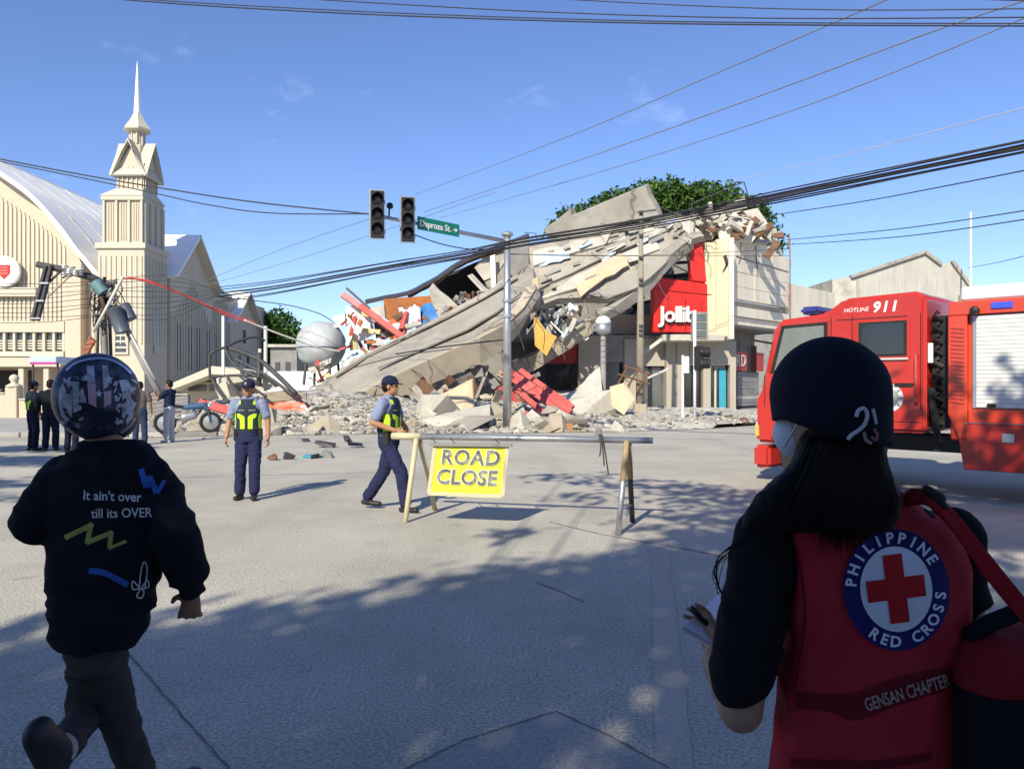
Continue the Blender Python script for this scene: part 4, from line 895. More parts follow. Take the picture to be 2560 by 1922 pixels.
for a in (.6, 2.2, 3.9, 5.4):
    m = MB(); m.tube([tc_ + Vector((math.cos(a) * .9, math.sin(a) * .9, -.8)), tc_ + Vector((math.cos(a) * 1.05, math.sin(a) * 1.05, -2.1))], .07, 6); m.build('leg', M_dsteel, TK)
# background left of the building
m = MB(); m.b2((cx(676, 60), 60, 0), (cx(742, 60), 64, cz(865, 60))); SH = thing('grey_house', 'small grey flat roofed house below the distant tree', 'house', P(708, 960, 60)); m.build('wall', M_concg, SH)
m = MB(); m.b2((cx(672, 60), 59.7, cz(868, 60)), (cx(746, 60), 64.2, cz(861, 60))); m.build('roof', M_concw, SH)
for x in (688, 714):
    m = MB(); m.b2((cx(x, 60), 59.95, cz(930, 60)), (cx(x + 12, 60), 59.997, cz(905, 60))); m.build('window', M_wintint, SH)
m = MB(); m.b2((cx(520, 46), 46, 0), (cx(850, 46), 46.2, cz(928, 46))); tag(m.build('white_wall', M_wpaint), 'low white boundary wall behind the rubble and round tank', 'wall')
for x, yt, d, lab in ((558, 790, 36, 'thin white post in front of the church annex'), (664, 815, 36, 'pale post beside the distant green tree'), (650, 872, 37, 'short grey post left of the pale post')):
    m = MB(); g = P(x, 0, d); m.tube([(g.x, d, .1), (g.x, d, cz(yt, d))], .075 if x < 650 else .09, 8); tag(m.build('post', M_wpaint if x < 600 else M_post), lab, 'post')

# ================================================================== right background
RG = thing('white_gable_building', 'weathered white gabled building rising behind the fire truck', 'building', P(2250, 960, 62))
pr = [(2081, 1000), (2081, 698), (2126, 694), (2224, 662), (2300, 634), (2314, 632), (2338, 648), (2354, 662), (2382, 655), (2425, 716), (2425, 1000)]
m = MB(); m.prism([P(x, y, 62) for x, y in pr], (0, 12, 0)); m.build('gable_wall', mat('weathered white wall', (.46, .44, .39), .9, .1, .5, .1, 10, stain=(.30, .27, .22), stain_amt=.75, stain_scale=.5, streak=True), RG)
for (x0, y0), (x1, y1) in (((2126, 692), (2312, 630)), ((2312, 630), (2352, 660)), ((2380, 653), (2426, 716))):
    m = MB(); m.beam(P(x0, y0, 61.9), P(x1, y1, 61.9), .35, .25); m.build('coping', M_conc, RG)
m = MB(); m.b2((cx(2081, 60), 60, 0), (cx(2140, 60), 61.9, cz(702, 60))); m.build('side_block', M_concw, RG)
for k in range(5):
    m = MB(); x = 2150 + k * 48; m.b2((cx(x, 62), 61.93, cz(960, 62)), (cx(x + 3, 62), 61.998, cz(700, 62))); m.build('pilaster', M_concw, RG)
m = MB(); g = P(2427, 0, 58); m.tube([(g.x, 58, 0), (g.x, 58, cz(530, 58))], [.12, .06], 8); tag(m.build('antenna_mast', M_wpaint), 'tall thin white mast behind the fire truck', 'mast')
LB = thing('low_white_building', 'long low white building far behind the right side of the street', 'building', (48, 85, 0))
m = MB(); m.b2((30, 85, 0), (90, 95, 8.5)); m.build('wall', M_concw, LB)
for k in range(12):
    m = MB(); m.b2((32 + k * 4.5, 84.9, 3), (34.5 + k * 4.5, 84.996, 6)); m.build('window', M_wintint, LB)
m = MB(); m.b2((29.5, 84.4, 8.5), (90.5, 95.5, 8.9)); m.build('roof', M_concg, LB)

# ================================================================== trees
def tree(name, label, crown, trunk_base, trunk_top, nleaf, leaf, seed, cols, group=None, tr=.3, clump=14, gap=.35, limb=.5):
    """crown: list of (centre, radii); leaf cards gathered in clumps through each lobe's volume"""
    rg = random.Random(seed); T = thing(name, label, 'tree', trunk_base, group=group)
    m = MB(); a, b = Vector(trunk_base), Vector(trunk_top); mid = a.lerp(b, .5) + Vector((rg.uniform(-.3, .3), rg.uniform(-.3, .3), 0))
    m.tube(smooth_path([a, mid, b], 4), [tr * (1 - .045 * i) for i in range(9)], 9)
    for c, r in crown:
        c = Vector(c); q = b.lerp(c, .5) + Vector((0, 0, -.15 * (c - b).length))
        m.tube(smooth_path([a.lerp(b, .72), q, c], 4), [tr * limb * (1 - .09 * i) for i in range(9)], 6)
    m.build('trunk', mat('bark', (.13, .10, .075), .95, .25, 4, .4, 12), T, smooth=True)
    vol = sum(r[0] * r[1] * r[2] for c, r in crown); V, Fc, MI = [], [], []
    for c, r in crown:
        c = Vector(c); nc = max(3, int(nleaf * r[0] * r[1] * r[2] / vol / clump))
        for k in range(nc):
            while True:
                p = Vector((rg.uniform(-1, 1), rg.uniform(-1, 1), rg.uniform(-1, 1)))
                if .35 < p.length < 1: break
            p = p * (1 + .18 * mnoise.noise(p * 2.5 + c)); cc = c + Vector((p.x * r[0], p.y * r[1], p.z * r[2]))
            if mnoise.noise(cc * (1.6 / max(r[0], 1))) < -gap: continue
            cr = leaf * rg.uniform(1.4, 2.6); mi = 0 if rg.random() < .5 else (1 if rg.random() < .7 else 2)
            for t in range(clump):
                o = Vector((rg.gauss(0, 1), rg.gauss(0, 1), rg.gauss(0, .7))) * cr * .6
                n = Vector((rg.uniform(-1, 1), rg.uniform(-1, 1), rg.uniform(.1, 1.4))).normalized(); u = n.orthogonal().normalized(); u = Matrix.Rotation(rg.uniform(0, 6.28), 3, n) @ u; w = n.cross(u)
                s = leaf * rg.uniform(.5, 1.1); b0 = len(V); q = cc + o
                V += [q - u * s, q + w * s * .5, q + u * s, q - w * s * .5]; Fc.append((b0, b0 + 1, b0 + 2, b0 + 3)); MI.append(mi if rg.random() < .8 else rg.randrange(3))
    inv = WM[T.name].inverted(); me = bpy.data.meshes.new('crown'); me.from_pydata([tuple(inv @ v) for v in V], [], Fc); me.update()
    for k, cl in enumerate(cols):
        me.materials.append(mat('foliage %d %.3f' % (k, cl[1]), cl, .65, .25, 1.5, 0, spec=.25))
    me.polygons.foreach_set('material_index', np.array(MI, dtype=np.int32)); obj('crown', me, None, T)
    return T
GRN = [(.055, .115, .018), (.08, .15, .025), (.035, .075, .012)]
def lob(x, y, d, rx, ry, rz): c = P(x, y, d); return (c, (rx / F * d, rz, ry / F * d))
RT_ = tree('rain_tree', 'wide green tree crown showing above the broken roof', [lob(1450, 575, 62, 75, 52, 4), lob(1540, 548, 63, 95, 62, 4), lob(1640, 528, 64, 120, 66, 5), lob(1740, 528, 63, 120, 66, 5), lob(1830, 555, 63, 90, 68, 4), lob(1895, 600, 62, 58, 60, 3), lob(1660, 600, 66, 180, 70, 5)],
     P(1660, 960, 64) * 1, P(1660, 700, 64), 52000, .24, 3, GRN, tr=.5, gap=.5)
tree('round_tree', 'round dense green tree beyond the rubble between church and tank', [lob(690, 830, 80, 58, 58, 3), lob(715, 850, 79, 50, 45, 3), lob(660, 850, 80, 40, 60, 2.5), lob(700, 890, 80, 65, 40, 3)], P(695, 985, 80), P(695, 900, 80), 9000, .26, 5, [(.04, .10, .015), (.06, .13, .02), (.03, .06, .01)], tr=.3, gap=.6)
# ================================================================== traffic signals, lamp posts
SG = thing('traffic_signal', 'grey mast arm traffic signal with two dark heads and a green street sign', 'traffic signal', (cx(1268, 26), 26, 0))
px_, z_arm = cx(1268, 26), H + 357 / F * 26
m = MB(); m.tube([(px_, 26, 0), (px_, 26, 3.5), (px_, 26, cz(590, 26))], [.15, .13, .11], 14); m.build('pole', M_steel, SG, smooth=True)
m = MB(); m.lathe((px_, 26, cz(592, 26)), [(.14, 0), (.2, .05), (.2, .12), (.1, .18)], 14); m.build('pole_cap', M_steel, SG)
for z in (cz(752, 26), cz(790, 26), z_arm):
    m = MB(); m.lathe((px_, 26, z), [(.145, -.06), (.17, -.05), (.17, .05), (.145, .06)], 14); m.build('clamp', M_steel, SG)
A0, A1 = Vector((px_, 26, z_arm)), Vector((cx(930, 21.9), 21.9, z_arm))
m = MB(); m.tube([A0, A1], [.075, .05], 10); m.build('mast_arm', M_steel, SG, smooth=True)
ad = (A1 - A0).normalized()
def on_arm(x):
    b = (A1.y - A0.y) / (A1.x - A0.x); u = (x - 1280) / F
    X = u * (A0.y - b * A0.x) / (1 - u * b); return Vector((X, A0.y + b * (X - A0.x), z_arm))
def head(xc, yt, yb, parent, yaw=0.0):
    c = on_arm(xc); d = c.y - .22; w = .46; zt, zb_ = cz(yt, d), cz(yb, d); x0 = cx(xc, d); h = zt - zb_; zc = (zt + zb_) / 2
    rot = Matrix.Rotation(yaw, 3, 'Z'); o = Vector((x0, d, zc))
    def T(p): return o + rot @ Vector(p)
    m = MB(); m.box((0, 0, 0), (w, .03, h)); m.v = [T(p) for p in m.v]; hd = m.build('signal_head', M_steel, parent, bevel=.008)
    m = MB(); m.box((0, -.02, 0), (w * .8, .06, h * .94)); m.box((0, .1, 0), (w * .7, .16, h * .9)); m.v = [T(p) for p in m.v]; m.build('housing', M_black, hd, bevel=.008)
    for k in (-1, 0, 1):
        zz = k * h * .3; r = w * .33
        m = MB(); m.lathe((0, -.058, zz), [(r, 0), (r * .9, -.02), (r * .3, -.035), (.005, -.036)], 18, 'Y'); m.v = [T(p) for p in m.v]; m.build('lens', M_lens, hd, smooth=True)
        vs, fs = [], []; n = 14
        for i in range(n + 1):
            a = math.pi * (-.12 + 1.24 * i / n)
            for rr, yy in ((r * 1.08, -.05), (r * 1.08, -.26 + .07 * abs(i - n / 2) / n * 2), (r * 1.02, -.05), (r * 1.02, -.26 + .07 * abs(i - n / 2) / n * 2)):
                vs.append(T((rr * math.cos(a), yy, zz + rr * math.sin(a))))
        for i in range(n):
            b = i * 4; fs += [(b, b + 1, b + 5, b + 4), (b + 2, b + 6, b + 7, b + 3), (b + 1, b + 3, b + 7, b + 5)]
        m = MB(); m.add(vs, fs); m.build('visor', M_black, hd, smooth=True)
    return hd
head(943, 474, 598, SG, R(12)); head(1019, 491, 607, SG, R(12))
# street sign hung on the arm
s0, s1 = on_arm(1038), on_arm(1142)
nrm = Vector((ad.y, -ad.x, 0)); nrm = nrm if nrm.y < 0 else -nrm
q = [s0 + nrm * .12 + Vector((0, 0, .20)), s1 + nrm * .12 + Vector((0, 0, .20)), s1 + nrm * .12 + Vector((0, 0, -.19)), s0 + nrm * .12 + Vector((0, 0, -.19))]
m = MB(); m.prism(q, nrm * -.025); ss = m.build('street_sign', M_green, SG, bevel=.004)
sd = (s1 - s0).normalized(); sc = (s0 + s1) / 2 + nrm * .125
text_on('lettering', 'Daproza St.', .27, sc - sd * .14, sd, (0, 0, 1), M_wpaint, ss, extrude=.004, bold=.004)
ac = s1 - sd * .17 + nrm * .126; u = Vector((0, 0, 1))
m = MB(); m.prism([ac - sd * .09 + u * .02, ac + u * .02, ac + u * .07, ac + sd * .09, ac - u * .07, ac - u * .02, ac - sd * .09 - u * .02], nrm * .006); m.build('arrow', M_wpaint, ss)
c = on_arm(972); m = MB(); m.tube([c, c + Vector((.02, -.02, .28))], .025, 6); m.lathe(c + Vector((.04, -.06, .34)), [(.05, -.08), (.09, -.06), (.1, .0), (.07, .08), (.01, .1)], 12); m.build('camera_unit', M_black, SG)

SG2 = thing('pedestrian_signal', 'white signal post with grey backed head standing before the red sign', 'traffic signal', (cx(1737, 30), 30, .1))
m = MB(); m.tube([(cx(1737, 30), 30, .1), (cx(1737, 30), 30, cz(776, 30))], .06, 10); m.build('post', M_wpaint, SG2, smooth=True)
m = MB(); m.box((cx(1750, 30), 30.12, cz(814, 30)), (.62, .22, 1.06)); hb = m.build('upper_head', M_concg, SG2, bevel=.03)
for k in (-1, 0, 1):
    m = MB(); m.box((cx(1752, 30), 30.0, cz(814, 30) + k * .32), (.4, .03, .26)); m.build('back_door', M_gglass, hb, bevel=.01)
m = MB(); m.box((cx(1745, 30), 29.9, cz(895, 30)), (.34, .3, .92)); hb2 = m.build('lower_head', M_black, SG2, bevel=.03)
for k in (-1, 1):
    m = MB(); m.lathe((cx(1752, 30), 29.86, cz(895, 30) + k * .22), [(.19, -.1), (.2, 0), (.2, .3), (.18, .3)], 14, 'X'); m.build('visor', M_black, hb2)
ST3 = thing('sign_post', 'white post carrying a small white sign left of the pedestrian signal', 'sign post', (cx(1707, 30.5), 30.5, .1))
m = MB(); m.tube([(cx(1707, 30.5), 30.5, .1), (cx(1707, 30.5), 30.5, cz(888, 30.5))], .05, 8); m.build('post', M_wpaint, ST3)
m = MB(); m.box((cx(1713, 30.5), 30.4, cz(912, 30.5)), (.26, .03, .66)); m.build('sign_plate', M_wpaint, ST3, bevel=.005)
LP = thing('lamp_post', 'grey lamp post with a white dome lantern before the shop columns', 'lamp post', (cx(1508, 33), 33, .1))
m = MB(); m.tube([(cx(1508, 33), 33, .1), (cx(1508, 33), 33, 1.0), (cx(1508, 33), 33, cz(836, 33))], [.17, .13, .11], 12); m.build('post', M_concg, LP, smooth=True)
for k in range(5):
    m = MB(); m.lathe((cx(1508, 33), 33, cz(850 + k * 14, 33)), [(.12, -.03), (.15, 0), (.12, .03)], 12); m.build('collar', M_steel, LP)
m = MB(); m.lathe((cx(1508, 33), 33, cz(838, 33)), [(.12, 0), (.3, .1), (.32, .22), (.33, .5)], 18); m.build('lantern_body', M_steel, LP, smooth=True)
m = MB(); m.lathe((cx(1508, 33), 33, cz(810, 33)), [(.34, 0), (.33, .12), (.26, .26), (.12, .34), (.01, .36)], 18); m.build('lantern_dome', M_wpaint, LP, smooth=True)
UP = thing('utility_pole', 'tall weathered concrete utility pole beside the red sign', 'utility pole', (cx(1600, 34), 34, .1))
m = MB(); m.tube([(cx(1600, 34), 34, 0), (cx(1601, 34), 34, 4), (cx(1603, 34), 34, cz(528, 34))], [.2, .16, .09], 12); m.build('pole', M_woodpole, UP, smooth=True)
m = MB(); m.box((cx(1600, 34), 34, .35), (.55, .5, .7)); m.build('base_block', M_beam, UP, bevel=.04)
for y in (532, 590, 645, 700, 712, 815, 826, 838):
    m = MB(); m.beam((cx(1596, 34), 33.82, cz(y, 34)), (cx(1607, 34), 33.82, cz(y, 34)), .1, .1); m.build('bracket', M_dsteel, UP)
m = MB(); m.beam((cx(1592, 34), 33.9, cz(533, 34)), (cx(1640, 34), 33.9, cz(526, 34)), .08, .06); m.build('crossarm', M_dsteel, UP)

# ================================================================== fallen pole with transformers, left
FP = thing('fallen_utility_pole', 'snapped utility pole with tangled transformers leaning before the church', 'utility pole', P(390, 1020, 27))
for nm, pl, r, mt in (('leaning_pole', [(398, 985, 26.5), (352, 895, 26.8), (312, 812, 27), (285, 765, 27.2)], [.12, .11, .10, .09], M_concg),
                      ('thin_strut', [(388, 950, 26.6), (345, 870, 26.6), (318, 820, 26.8)], [.04] * 3, M_post),
                      ('pole_top', [(92, 661, 26.5), (152, 673, 26.7), (234, 695, 27), (262, 712, 27.2)], [.11, .12, .13, .13], M_dsteel),
                      ('white_strut', [(307, 692, 26.6), (272, 760, 26.6), (234, 830, 26.7)], [.055] * 3, M_post),
                      ('standing_stub', [(262, 1010, 27.4), (262, 880, 27.4), (258, 760, 27.3), (252, 715, 27.2)], [.13, .12, .11, .1], M_concg),
                      ('conduit', [(243, 900, 27.2), (246, 800, 27.2), (250, 730, 27.2)], [.05] * 3, M_dsteel),
                      ('conduit', [(277, 890, 27.2), (274, 800, 27.2), (268, 740, 27.2)], [.06] * 3, M_black),
                      ('brace', [(150, 680, 26.6), (124, 705, 26.6)], [.04] * 2, M_dsteel), ('brace', [(175, 690, 26.7), (118, 745, 26.6)], [.025] * 2, M_woodpole)):
    m = MB(); m.tube(pp(pl), r, 9); m.build(nm, mt, FP, smooth=True)
for dx in (-6, 7):
    m = MB(); m.beam(P(122 + dx, 664, 26.5), P(87 + dx, 802, 26.6), .12, .1); m.build('hanging_crossarm', M_dsteel, FP)
for y, w in ((708, 11), (752, 10), (796, 12)):
    m = MB(); x = 122 - (y - 664) * .254; m.beam(P(x - w, y, 26.45), P(x + w, y, 26.45), .07, .06); m.build('spacer', M_steel, FP)
def drum(a, b, r, mt, nm):
    m = MB(); a, b = P(*a), P(*b); m.tube([a, a.lerp(b, .04), a.lerp(b, .06), a.lerp(b, .94), a.lerp(b, .96), b], [r * .8, r, r * .96, r * .96, r, r * .8], 16); return m.build(nm, mt, FP, auto=True)
M_trafo = mat('transformer grey', (.10, .12, .15), .5, .15, 3, .1, metal=.3)
drum((285, 770, 26.6), (308, 832, 26.7), .26, M_trafo, 'transformer'); drum((308, 762, 27), (328, 800, 27), .22, M_trafo, 'transformer')
drum((238, 705, 27), (262, 735, 27), .24, mat('transformer teal', (.10, .20, .22), .5, .15), 'transformer')
for k in range(26):
    c = P(rng.gauss(262, 16), rng.gauss(752, 28), rng.uniform(26.8, 27.5)); e = c + Vector((rng.uniform(-.3, .3), rng.uniform(-.2, .2), rng.uniform(-.4, .4)))
    m = MB(); m.beam(c, e, rng.uniform(.04, .16), rng.uniform(.04, .12)); m.build('fitting', rng.choice([M_dsteel, M_black, M_steel, M_brown, M_concg]), FP)
for k in range(14):
    c = P(rng.gauss(172, 14), 670 + rng.gauss(6, 7), 26.7); m = MB(); m.lathe(c, [(.03, -.12), (.08, -.08), (.05, -.03), (.09, 0), (.05, .05), (.08, .08), (.03, .12)], 8); m.build('insulator', rng.choice([M_concg, M_wpaint, M_steel]), FP)
for k in range(12):
    c = P(265, 760, 27); pts = [c + Vector((.5 * math.cos(t * 1.3 + k) + rng.uniform(-.15, .15), rng.uniform(-.2, .2), .7 * math.sin(t * .9 + k * 2) + rng.uniform(-.2, .2))) for t in range(6)]
    m = MB(); m.tube(smooth_path(pts, 4), .018, 5); m.build('loose_wire', M_cable, FP)
m = MB(); m.prism(pp([(205, 882, 29), (222, 840, 29), (236, 852, 29), (218, 884, 29)]), (0, .15, 0)); tag(m.build('rust_panel', mat('rust red panel', (.35, .12, .07), .8, .3)), 'rust red panel caught below the fallen utility pole', 'panel')

# ================================================================== overhead cables
def cable(pts, da, db, r, label, group, material=M_cable, sag=0, name='overhead_cable'):
    x0, x1 = pts[0][0], pts[-1][0]
    q = [P(x, y, 1 / ((1 / da) + (1 / db - 1 / da) * (x - x0) / (x1 - x0))) for x, y in pts]
    m = MB(); m.tube(smooth_path(q, 8), r, 6); o = m.build(name, material, smooth=True); return tag(o, label, 'cable', group)
base = [(540, 738), (694, 718), (950, 672), (1157, 637), (1300, 607), (1616, 556), (2000, 480), (2300, 420), (2620, 355)]
for k in range(8):
    o = (k - 3.5) * 3.9; w = rng.uniform(-4, 4)
    cable([(x, y + o * (1.3 - .5 * math.sin((x - 540) / 2080 * math.pi)) + w * math.sin(x / 260 + k)) for x, y in base], 30 + k * .15, 13 + k * .05, .0165, '%s black cable of the thick bundle sagging in front of the collapsed building' % ('topmost', 'second', 'third', 'fourth', 'fifth', 'sixth', 'seventh', 'lowest')[k], 'thick cable bundle')
for k, (pl, da, db, r, lab, mt) in enumerate((
        ([(235, -6), (560, 18), (1050, 42), (1700, 60), (2600, 66)], 14, 11, .012, 'lowest of the dark wires curving across the top of the sky', M_cable),
        ([(280, -6), (600, 14), (1080, 37), (1720, 55), (2600, 60)], 14, 11, .009, 'thin wire running just above the lowest top wire', M_cable),
        ([(700, -6), (1300, 28), (1900, 46), (2600, 44)], 15, 11, .010, 'second dark wire from the top right of the sky', M_cable),
        ([(1320, -6), (1750, 16), (2150, 26), (2600, 22)], 15, 11, .009, 'third dark wire from the top right of the sky', M_cable),
        ([(2380, -4), (2480, 0), (2600, 4)], 11, 10, .008, 'short wire cutting the top right corner', M_cable),
        ([(-30, 392), (200, 436), (400, 470), (640, 506), (930, 536)], 24, 22, .022, 'upper dark wire running from the left edge past the spire to the signal', M_cable),
        ([(-30, 398), (200, 444), (380, 482), (520, 512), (680, 533), (930, 535)], 24, 22, .018, 'lower sagging wire from the left edge past the spire to the signal', M_cable),
        ([(1030, 585), (1110, 612), (1190, 624), (1262, 618)], 23, 25, .018, 'slack wire looping under the green street sign', M_cable),
        ([(1040, 486), (1400, 350), (1800, 180), (2240, -10)], 40, 12, .012, 'upper of the faint diagonal wires over the collapsed roof', M_cablel),
        ([(1060, 530), (1450, 400), (1900, 240), (2330, 80), (2600, -10)], 40, 12, .014, 'middle of the faint diagonal wires over the collapsed roof', M_cablel),
        ([(1100, 545), (1500, 430), (2000, 270), (2600, 30)], 40, 12, .011, 'lowest of the faint diagonal wires over the collapsed roof', M_cablel),
        ([(1930, 538), (2150, 505), (2350, 468), (2620, 415)], 30, 16, .016, 'dark wire just below the thick bundle on the right', M_cable),
        ([(1965, 600), (2250, 572), (2620, 518)], 40, 20, .018, 'upper of two wires leading right from the broken wall top', M_cable),
        ([(1965, 612), (2250, 592), (2620, 540)], 40, 20, .018, 'lower of two wires leading right from the broken wall top', M_cable),
        ([(1800, 460), (2100, 390), (2350, 325), (2620, 255)], 30, 13, .010, 'pale wire high above the fire truck', M_post),
        ([(2420, 670), (2500, 655), (2620, 625)], 50, 30, .02, 'short faint wire right of the white mast', M_cablel),
        ([(520, 700), (700, 625), (930, 545)], 40, 26, .012, 'upper faint wire rising from the church gable', M_cablel),
        ([(520, 712), (720, 655), (950, 580), (1240, 480)], 40, 26, .012, 'lower faint wire rising from the church gable', M_cablel),
        ([(1262, 634), (1450, 640), (1700, 636), (1970, 622)], 34, 38, .014, 'upper thin wire crossing the sagging facade', M_cable),
        ([(1262, 636), (1450, 638), (1600, 640), (1970, 640)], 34, 38, .012, 'lower thin wire crossing the sagging facade', M_cable),
        ([(990, 885), (1100, 868), (1270, 848)], 31, 27, .03, 'thin dark cable lying over the fallen roof slab to the signal pole', M_cable),
        ([(880, 920), (1000, 890), (1130, 872)], 32, 30, .02, 'thin dark cable along the lower fallen roof slab', M_cable),
        ([(545, 742), (640, 752), (730, 765), (800, 785), (840, 810)], 30, 38, .02, 'slack black wire looping down to the round tank', M_cable))):
    cable(pl, da, db, r, lab, None, mt)
for k, (pl, mt, r, lab) in enumerate((([(300, 696), (370, 702), (470, 742), (560, 785), (640, 812)], M_redold, .034, 'upper red sheathed cable hanging from the fallen pole'), ([(320, 692), (420, 722), (540, 772), (645, 808)], M_redold, .026, 'lower red sheathed cable hanging from the fallen pole'), ([(610, 800), (680, 828), (740, 850), (800, 870), (850, 878)], M_post, .034, 'pale pipe continuing the red cable towards the round tank'))):
    cable(pl, 27, 29, r, lab, None, mt)
for k in range(9):
    y = 695 + k * 12
    cable([(-30, y + 18 + rng.uniform(-5, 5)), (120, y + 14), (262, y + rng.uniform(-4, 8)), (420, y - 6 + k * 1.5), (560, 735 - rng.uniform(0, 8))], 27.5, 28.5, .012, '%s thin wire strung across the church front by the fallen pole' % ('topmost', 'second', 'third', 'fourth', 'fifth', 'sixth', 'seventh', 'eighth', 'lowest')[k], 'wires across the church front')

# ================================================================== fire truck
TR = thing('fire_truck', 'red fire truck with crew cab and white roller shutter parked on the right', 'fire truck', (6.53, 11.33, 0), R(135))
M_trk = mat('truck red', (.50, .024, .013), .34, .06, 1.0, .02, 4, spec=.5, coat=.4, stain=(.42, .05, .035), stain_amt=.55, stain_scale=1.4, streak=True)
M_trk2 = mat('truck orange red', (.62, .045, .013), .34, .06, 1.0, .02, 4, spec=.5, coat=.35, stain=(.5, .08, .04), stain_amt=.5, stain_scale=1.4, streak=True)
M_shut = mat('shutter white', (.72, .71, .67), .4, .03, 1, .03, 10, spec=.5)
M_rub = mat('rubber', (.02, .02, .02), .85, .2, 6, .2, 30)
HW = 1.1
def tb(mb, x0, x1, y0, y1, z0, z1): return mb.b2((x0, y0, z0), (x1, y1, z1))
prof = [(.06, .87), (.06, 2.78), (.2, 2.85), (1.18, 2.82), (1.46, 2.62), (2.12, 2.57), (2.26, 2.48), (2.50, 1.45), (2.58, 1.30), (2.58, .62), (2.28, .62), (2.2, .95), (1.95, 1.12), (1.5, 1.14), (1.2, .98), (1.1, .87)]
m = MB(); m.prism([(x, -HW, z) for x, z in prof], (0, 2 * HW, 0)); cab = m.build('cab', M_trk, TR, bevel=.05, world=False, seg=3, auto=True)
for sy in (1, -1):
    yy = sy * HW
    def sp_(name, pts, material, off, parent, th=.012):
        m = MB(); m.prism([(x, yy + sy * off, z) for x, z in pts], (0, sy * th, 0)); return m.build(name, material, parent, world=False)
    # front door glass with black surround
    m = MB(); m.prism([(x, yy + sy * .002, z) for x, z in [(1.42, 1.73), (2.33, 1.73), (2.14, 2.47), (1.42, 2.49)]], (0, sy * .012, 0)); fr = m.build('front_window', M_rub, cab, world=False)
    sp_('pane', [(1.47, 1.78), (2.25, 1.78), (2.09, 2.42), (1.47, 2.44)], glass('truck glass', (.17, .175, .15), .05), .0145, fr, .006)
    m = MB(); m.prism([(x, yy + sy * .002, z) for x, z in [(.26, 1.92), (1.0, 1.92), (1.0, 2.48), (.26, 2.48)]], (0, sy * .014, 0)); fr = m.build('rear_window', M_trk, cab, world=False, bevel=.006)
    sp_('rubber_seal', [(.30, 1.95), (.96, 1.95), (.96, 2.45), (.30, 2.45)], M_rub, .0165, fr, .004)
    sp_('pane', [(.34, 1.98), (.92, 1.98), (.92, 2.42), (.34, 2.42)], M_glass, .021, fr, .006)
    sp_('sill_strip', [(.28, 1.90), (.98, 1.90), (.98, 1.925), (.28, 1.925)], M_post, .0035, cab, .03)
    for x in (1.36, .12, 1.05, 2.42):      # door gaps
        sp_('door_gap', [(x, 1.2), (x + .012, 1.2), (x + .012, 2.55 if x < 2 else 1.7), (x, 2.55 if x < 2 else 1.7)], M_rub, .0015, cab, .003)
    sp_('door_gap', [(.12, 1.02), (1.05, 1.02), (1.05, 1.03), (.12, 1.03)], M_rub, .0015, cab, .003)
    m = MB(); m.tube([(.17, yy + sy * .02, 1.28), (.17, yy + sy * .07, 1.32), (.17, yy + sy * .07, 1.93), (.17, yy + sy * .02, 1.97)], .016, 8); m.build('grab_rail', M_redold, cab, world=False, smooth=True)
    sp_('door_handle', [(.22, 1.53), (.46, 1.53), (.46, 1.57), (.22, 1.57)], M_black, .003, cab, .03)
    m = MB(); m.lathe((.55, yy, 1.36), [(.2, 0), (.2, sy * .006), (.01, sy * .007)], 30, 'Y'); eb = m.build('door_emblem', M_wpaint, cab, world=False)
    m = MB(); m.lathe((.55, yy + sy * .0075, 1.36), [(.14, 0), (.14, sy * .004), (.01, sy * .005)], 30, 'Y'); m.build('emblem_centre', mat('emblem grey', (.35, .36, .32), .6, .5, 14), eb, world=False)
    for k in range(10):
        a = 2 * math.pi * k / 10; m = MB(); m.box((.55 + .17 * math.cos(a), yy + sy * .009, 1.36 + .17 * math.sin(a)), (.05, .004, .03), Matrix.Rotation(-a, 3, 'Y')); m.build('emblem_mark', M_concg, eb, world=False)
    sp_('reflector', [(-.02, 1.85), (.04, 1.85), (.04, 2.12), (-.02, 2.12)], M_wpaint, -.05, cab, .03)
    sp_('side_lamp', [(1.12, 1.95), (1.24, 1.95), (1.24, 2.1), (1.12, 2.1)], M_wpaint, .003, cab, .03)
    sp_('crease', [(.3, 2.50), (1.3, 2.50), (1.3, 2.512), (.3, 2.515)], M_rub, .001, cab, .003)
m = MB(); m.prism([(2.30, -.95, 2.42), (2.515, -.98, 1.5), (2.515, .98, 1.5), (2.30, .95, 2.42)], (.03, 0, .008)); m.build('windscreen', MATS['truck glass'], cab, world=False)
m = MB(); tb(m, 2.585, 2.62, -.8, .8, .8, 1.2); m.build('grille', M_black, cab, world=False, bevel=.01)
for sy in (-1, 1):
    m = MB(); m.lathe((2.6, sy * .86, .85), [(.12, 0), (.12, .05), (.06, .08), (.01, .085)], 16, 'X'); m.build('headlight', M_wpaint, cab, world=False, smooth=True)
    m = MB(); tb(m, 2.50, 2.60, sy * 1.03 - .07, sy * 1.03 + .07, .72, .9); m.build('indicator', M_yellow, cab, world=False, bevel=.01)
    m = MB(); m.tube([(2.3, sy * 1.1, 2.2), (2.5, sy * 1.35, 2.25), (2.5, sy * 1.37, 2.1)], .018, 7); m.box((2.5, sy * 1.38, 1.95), (.06, .2, .42)); m.build('mirror', M_black, cab, world=False, bevel=.006)
m = MB(); tb(m, 2.35, 2.63, -1.1, 1.1, .22, .58); bmp = m.build('bumper', M_trk, TR, world=False, bevel=.05, seg=2, auto=True)
text_on('hotline_lettering', 'HOTLINE', .085, TR.matrix_basis @ Vector((1.0, HW + .004, 2.64)), TR.matrix_basis.to_3x3() @ Vector((-1, 0, 0)), (0, 0, 1), M_wpaint, cab, extrude=.002, shear=.2)
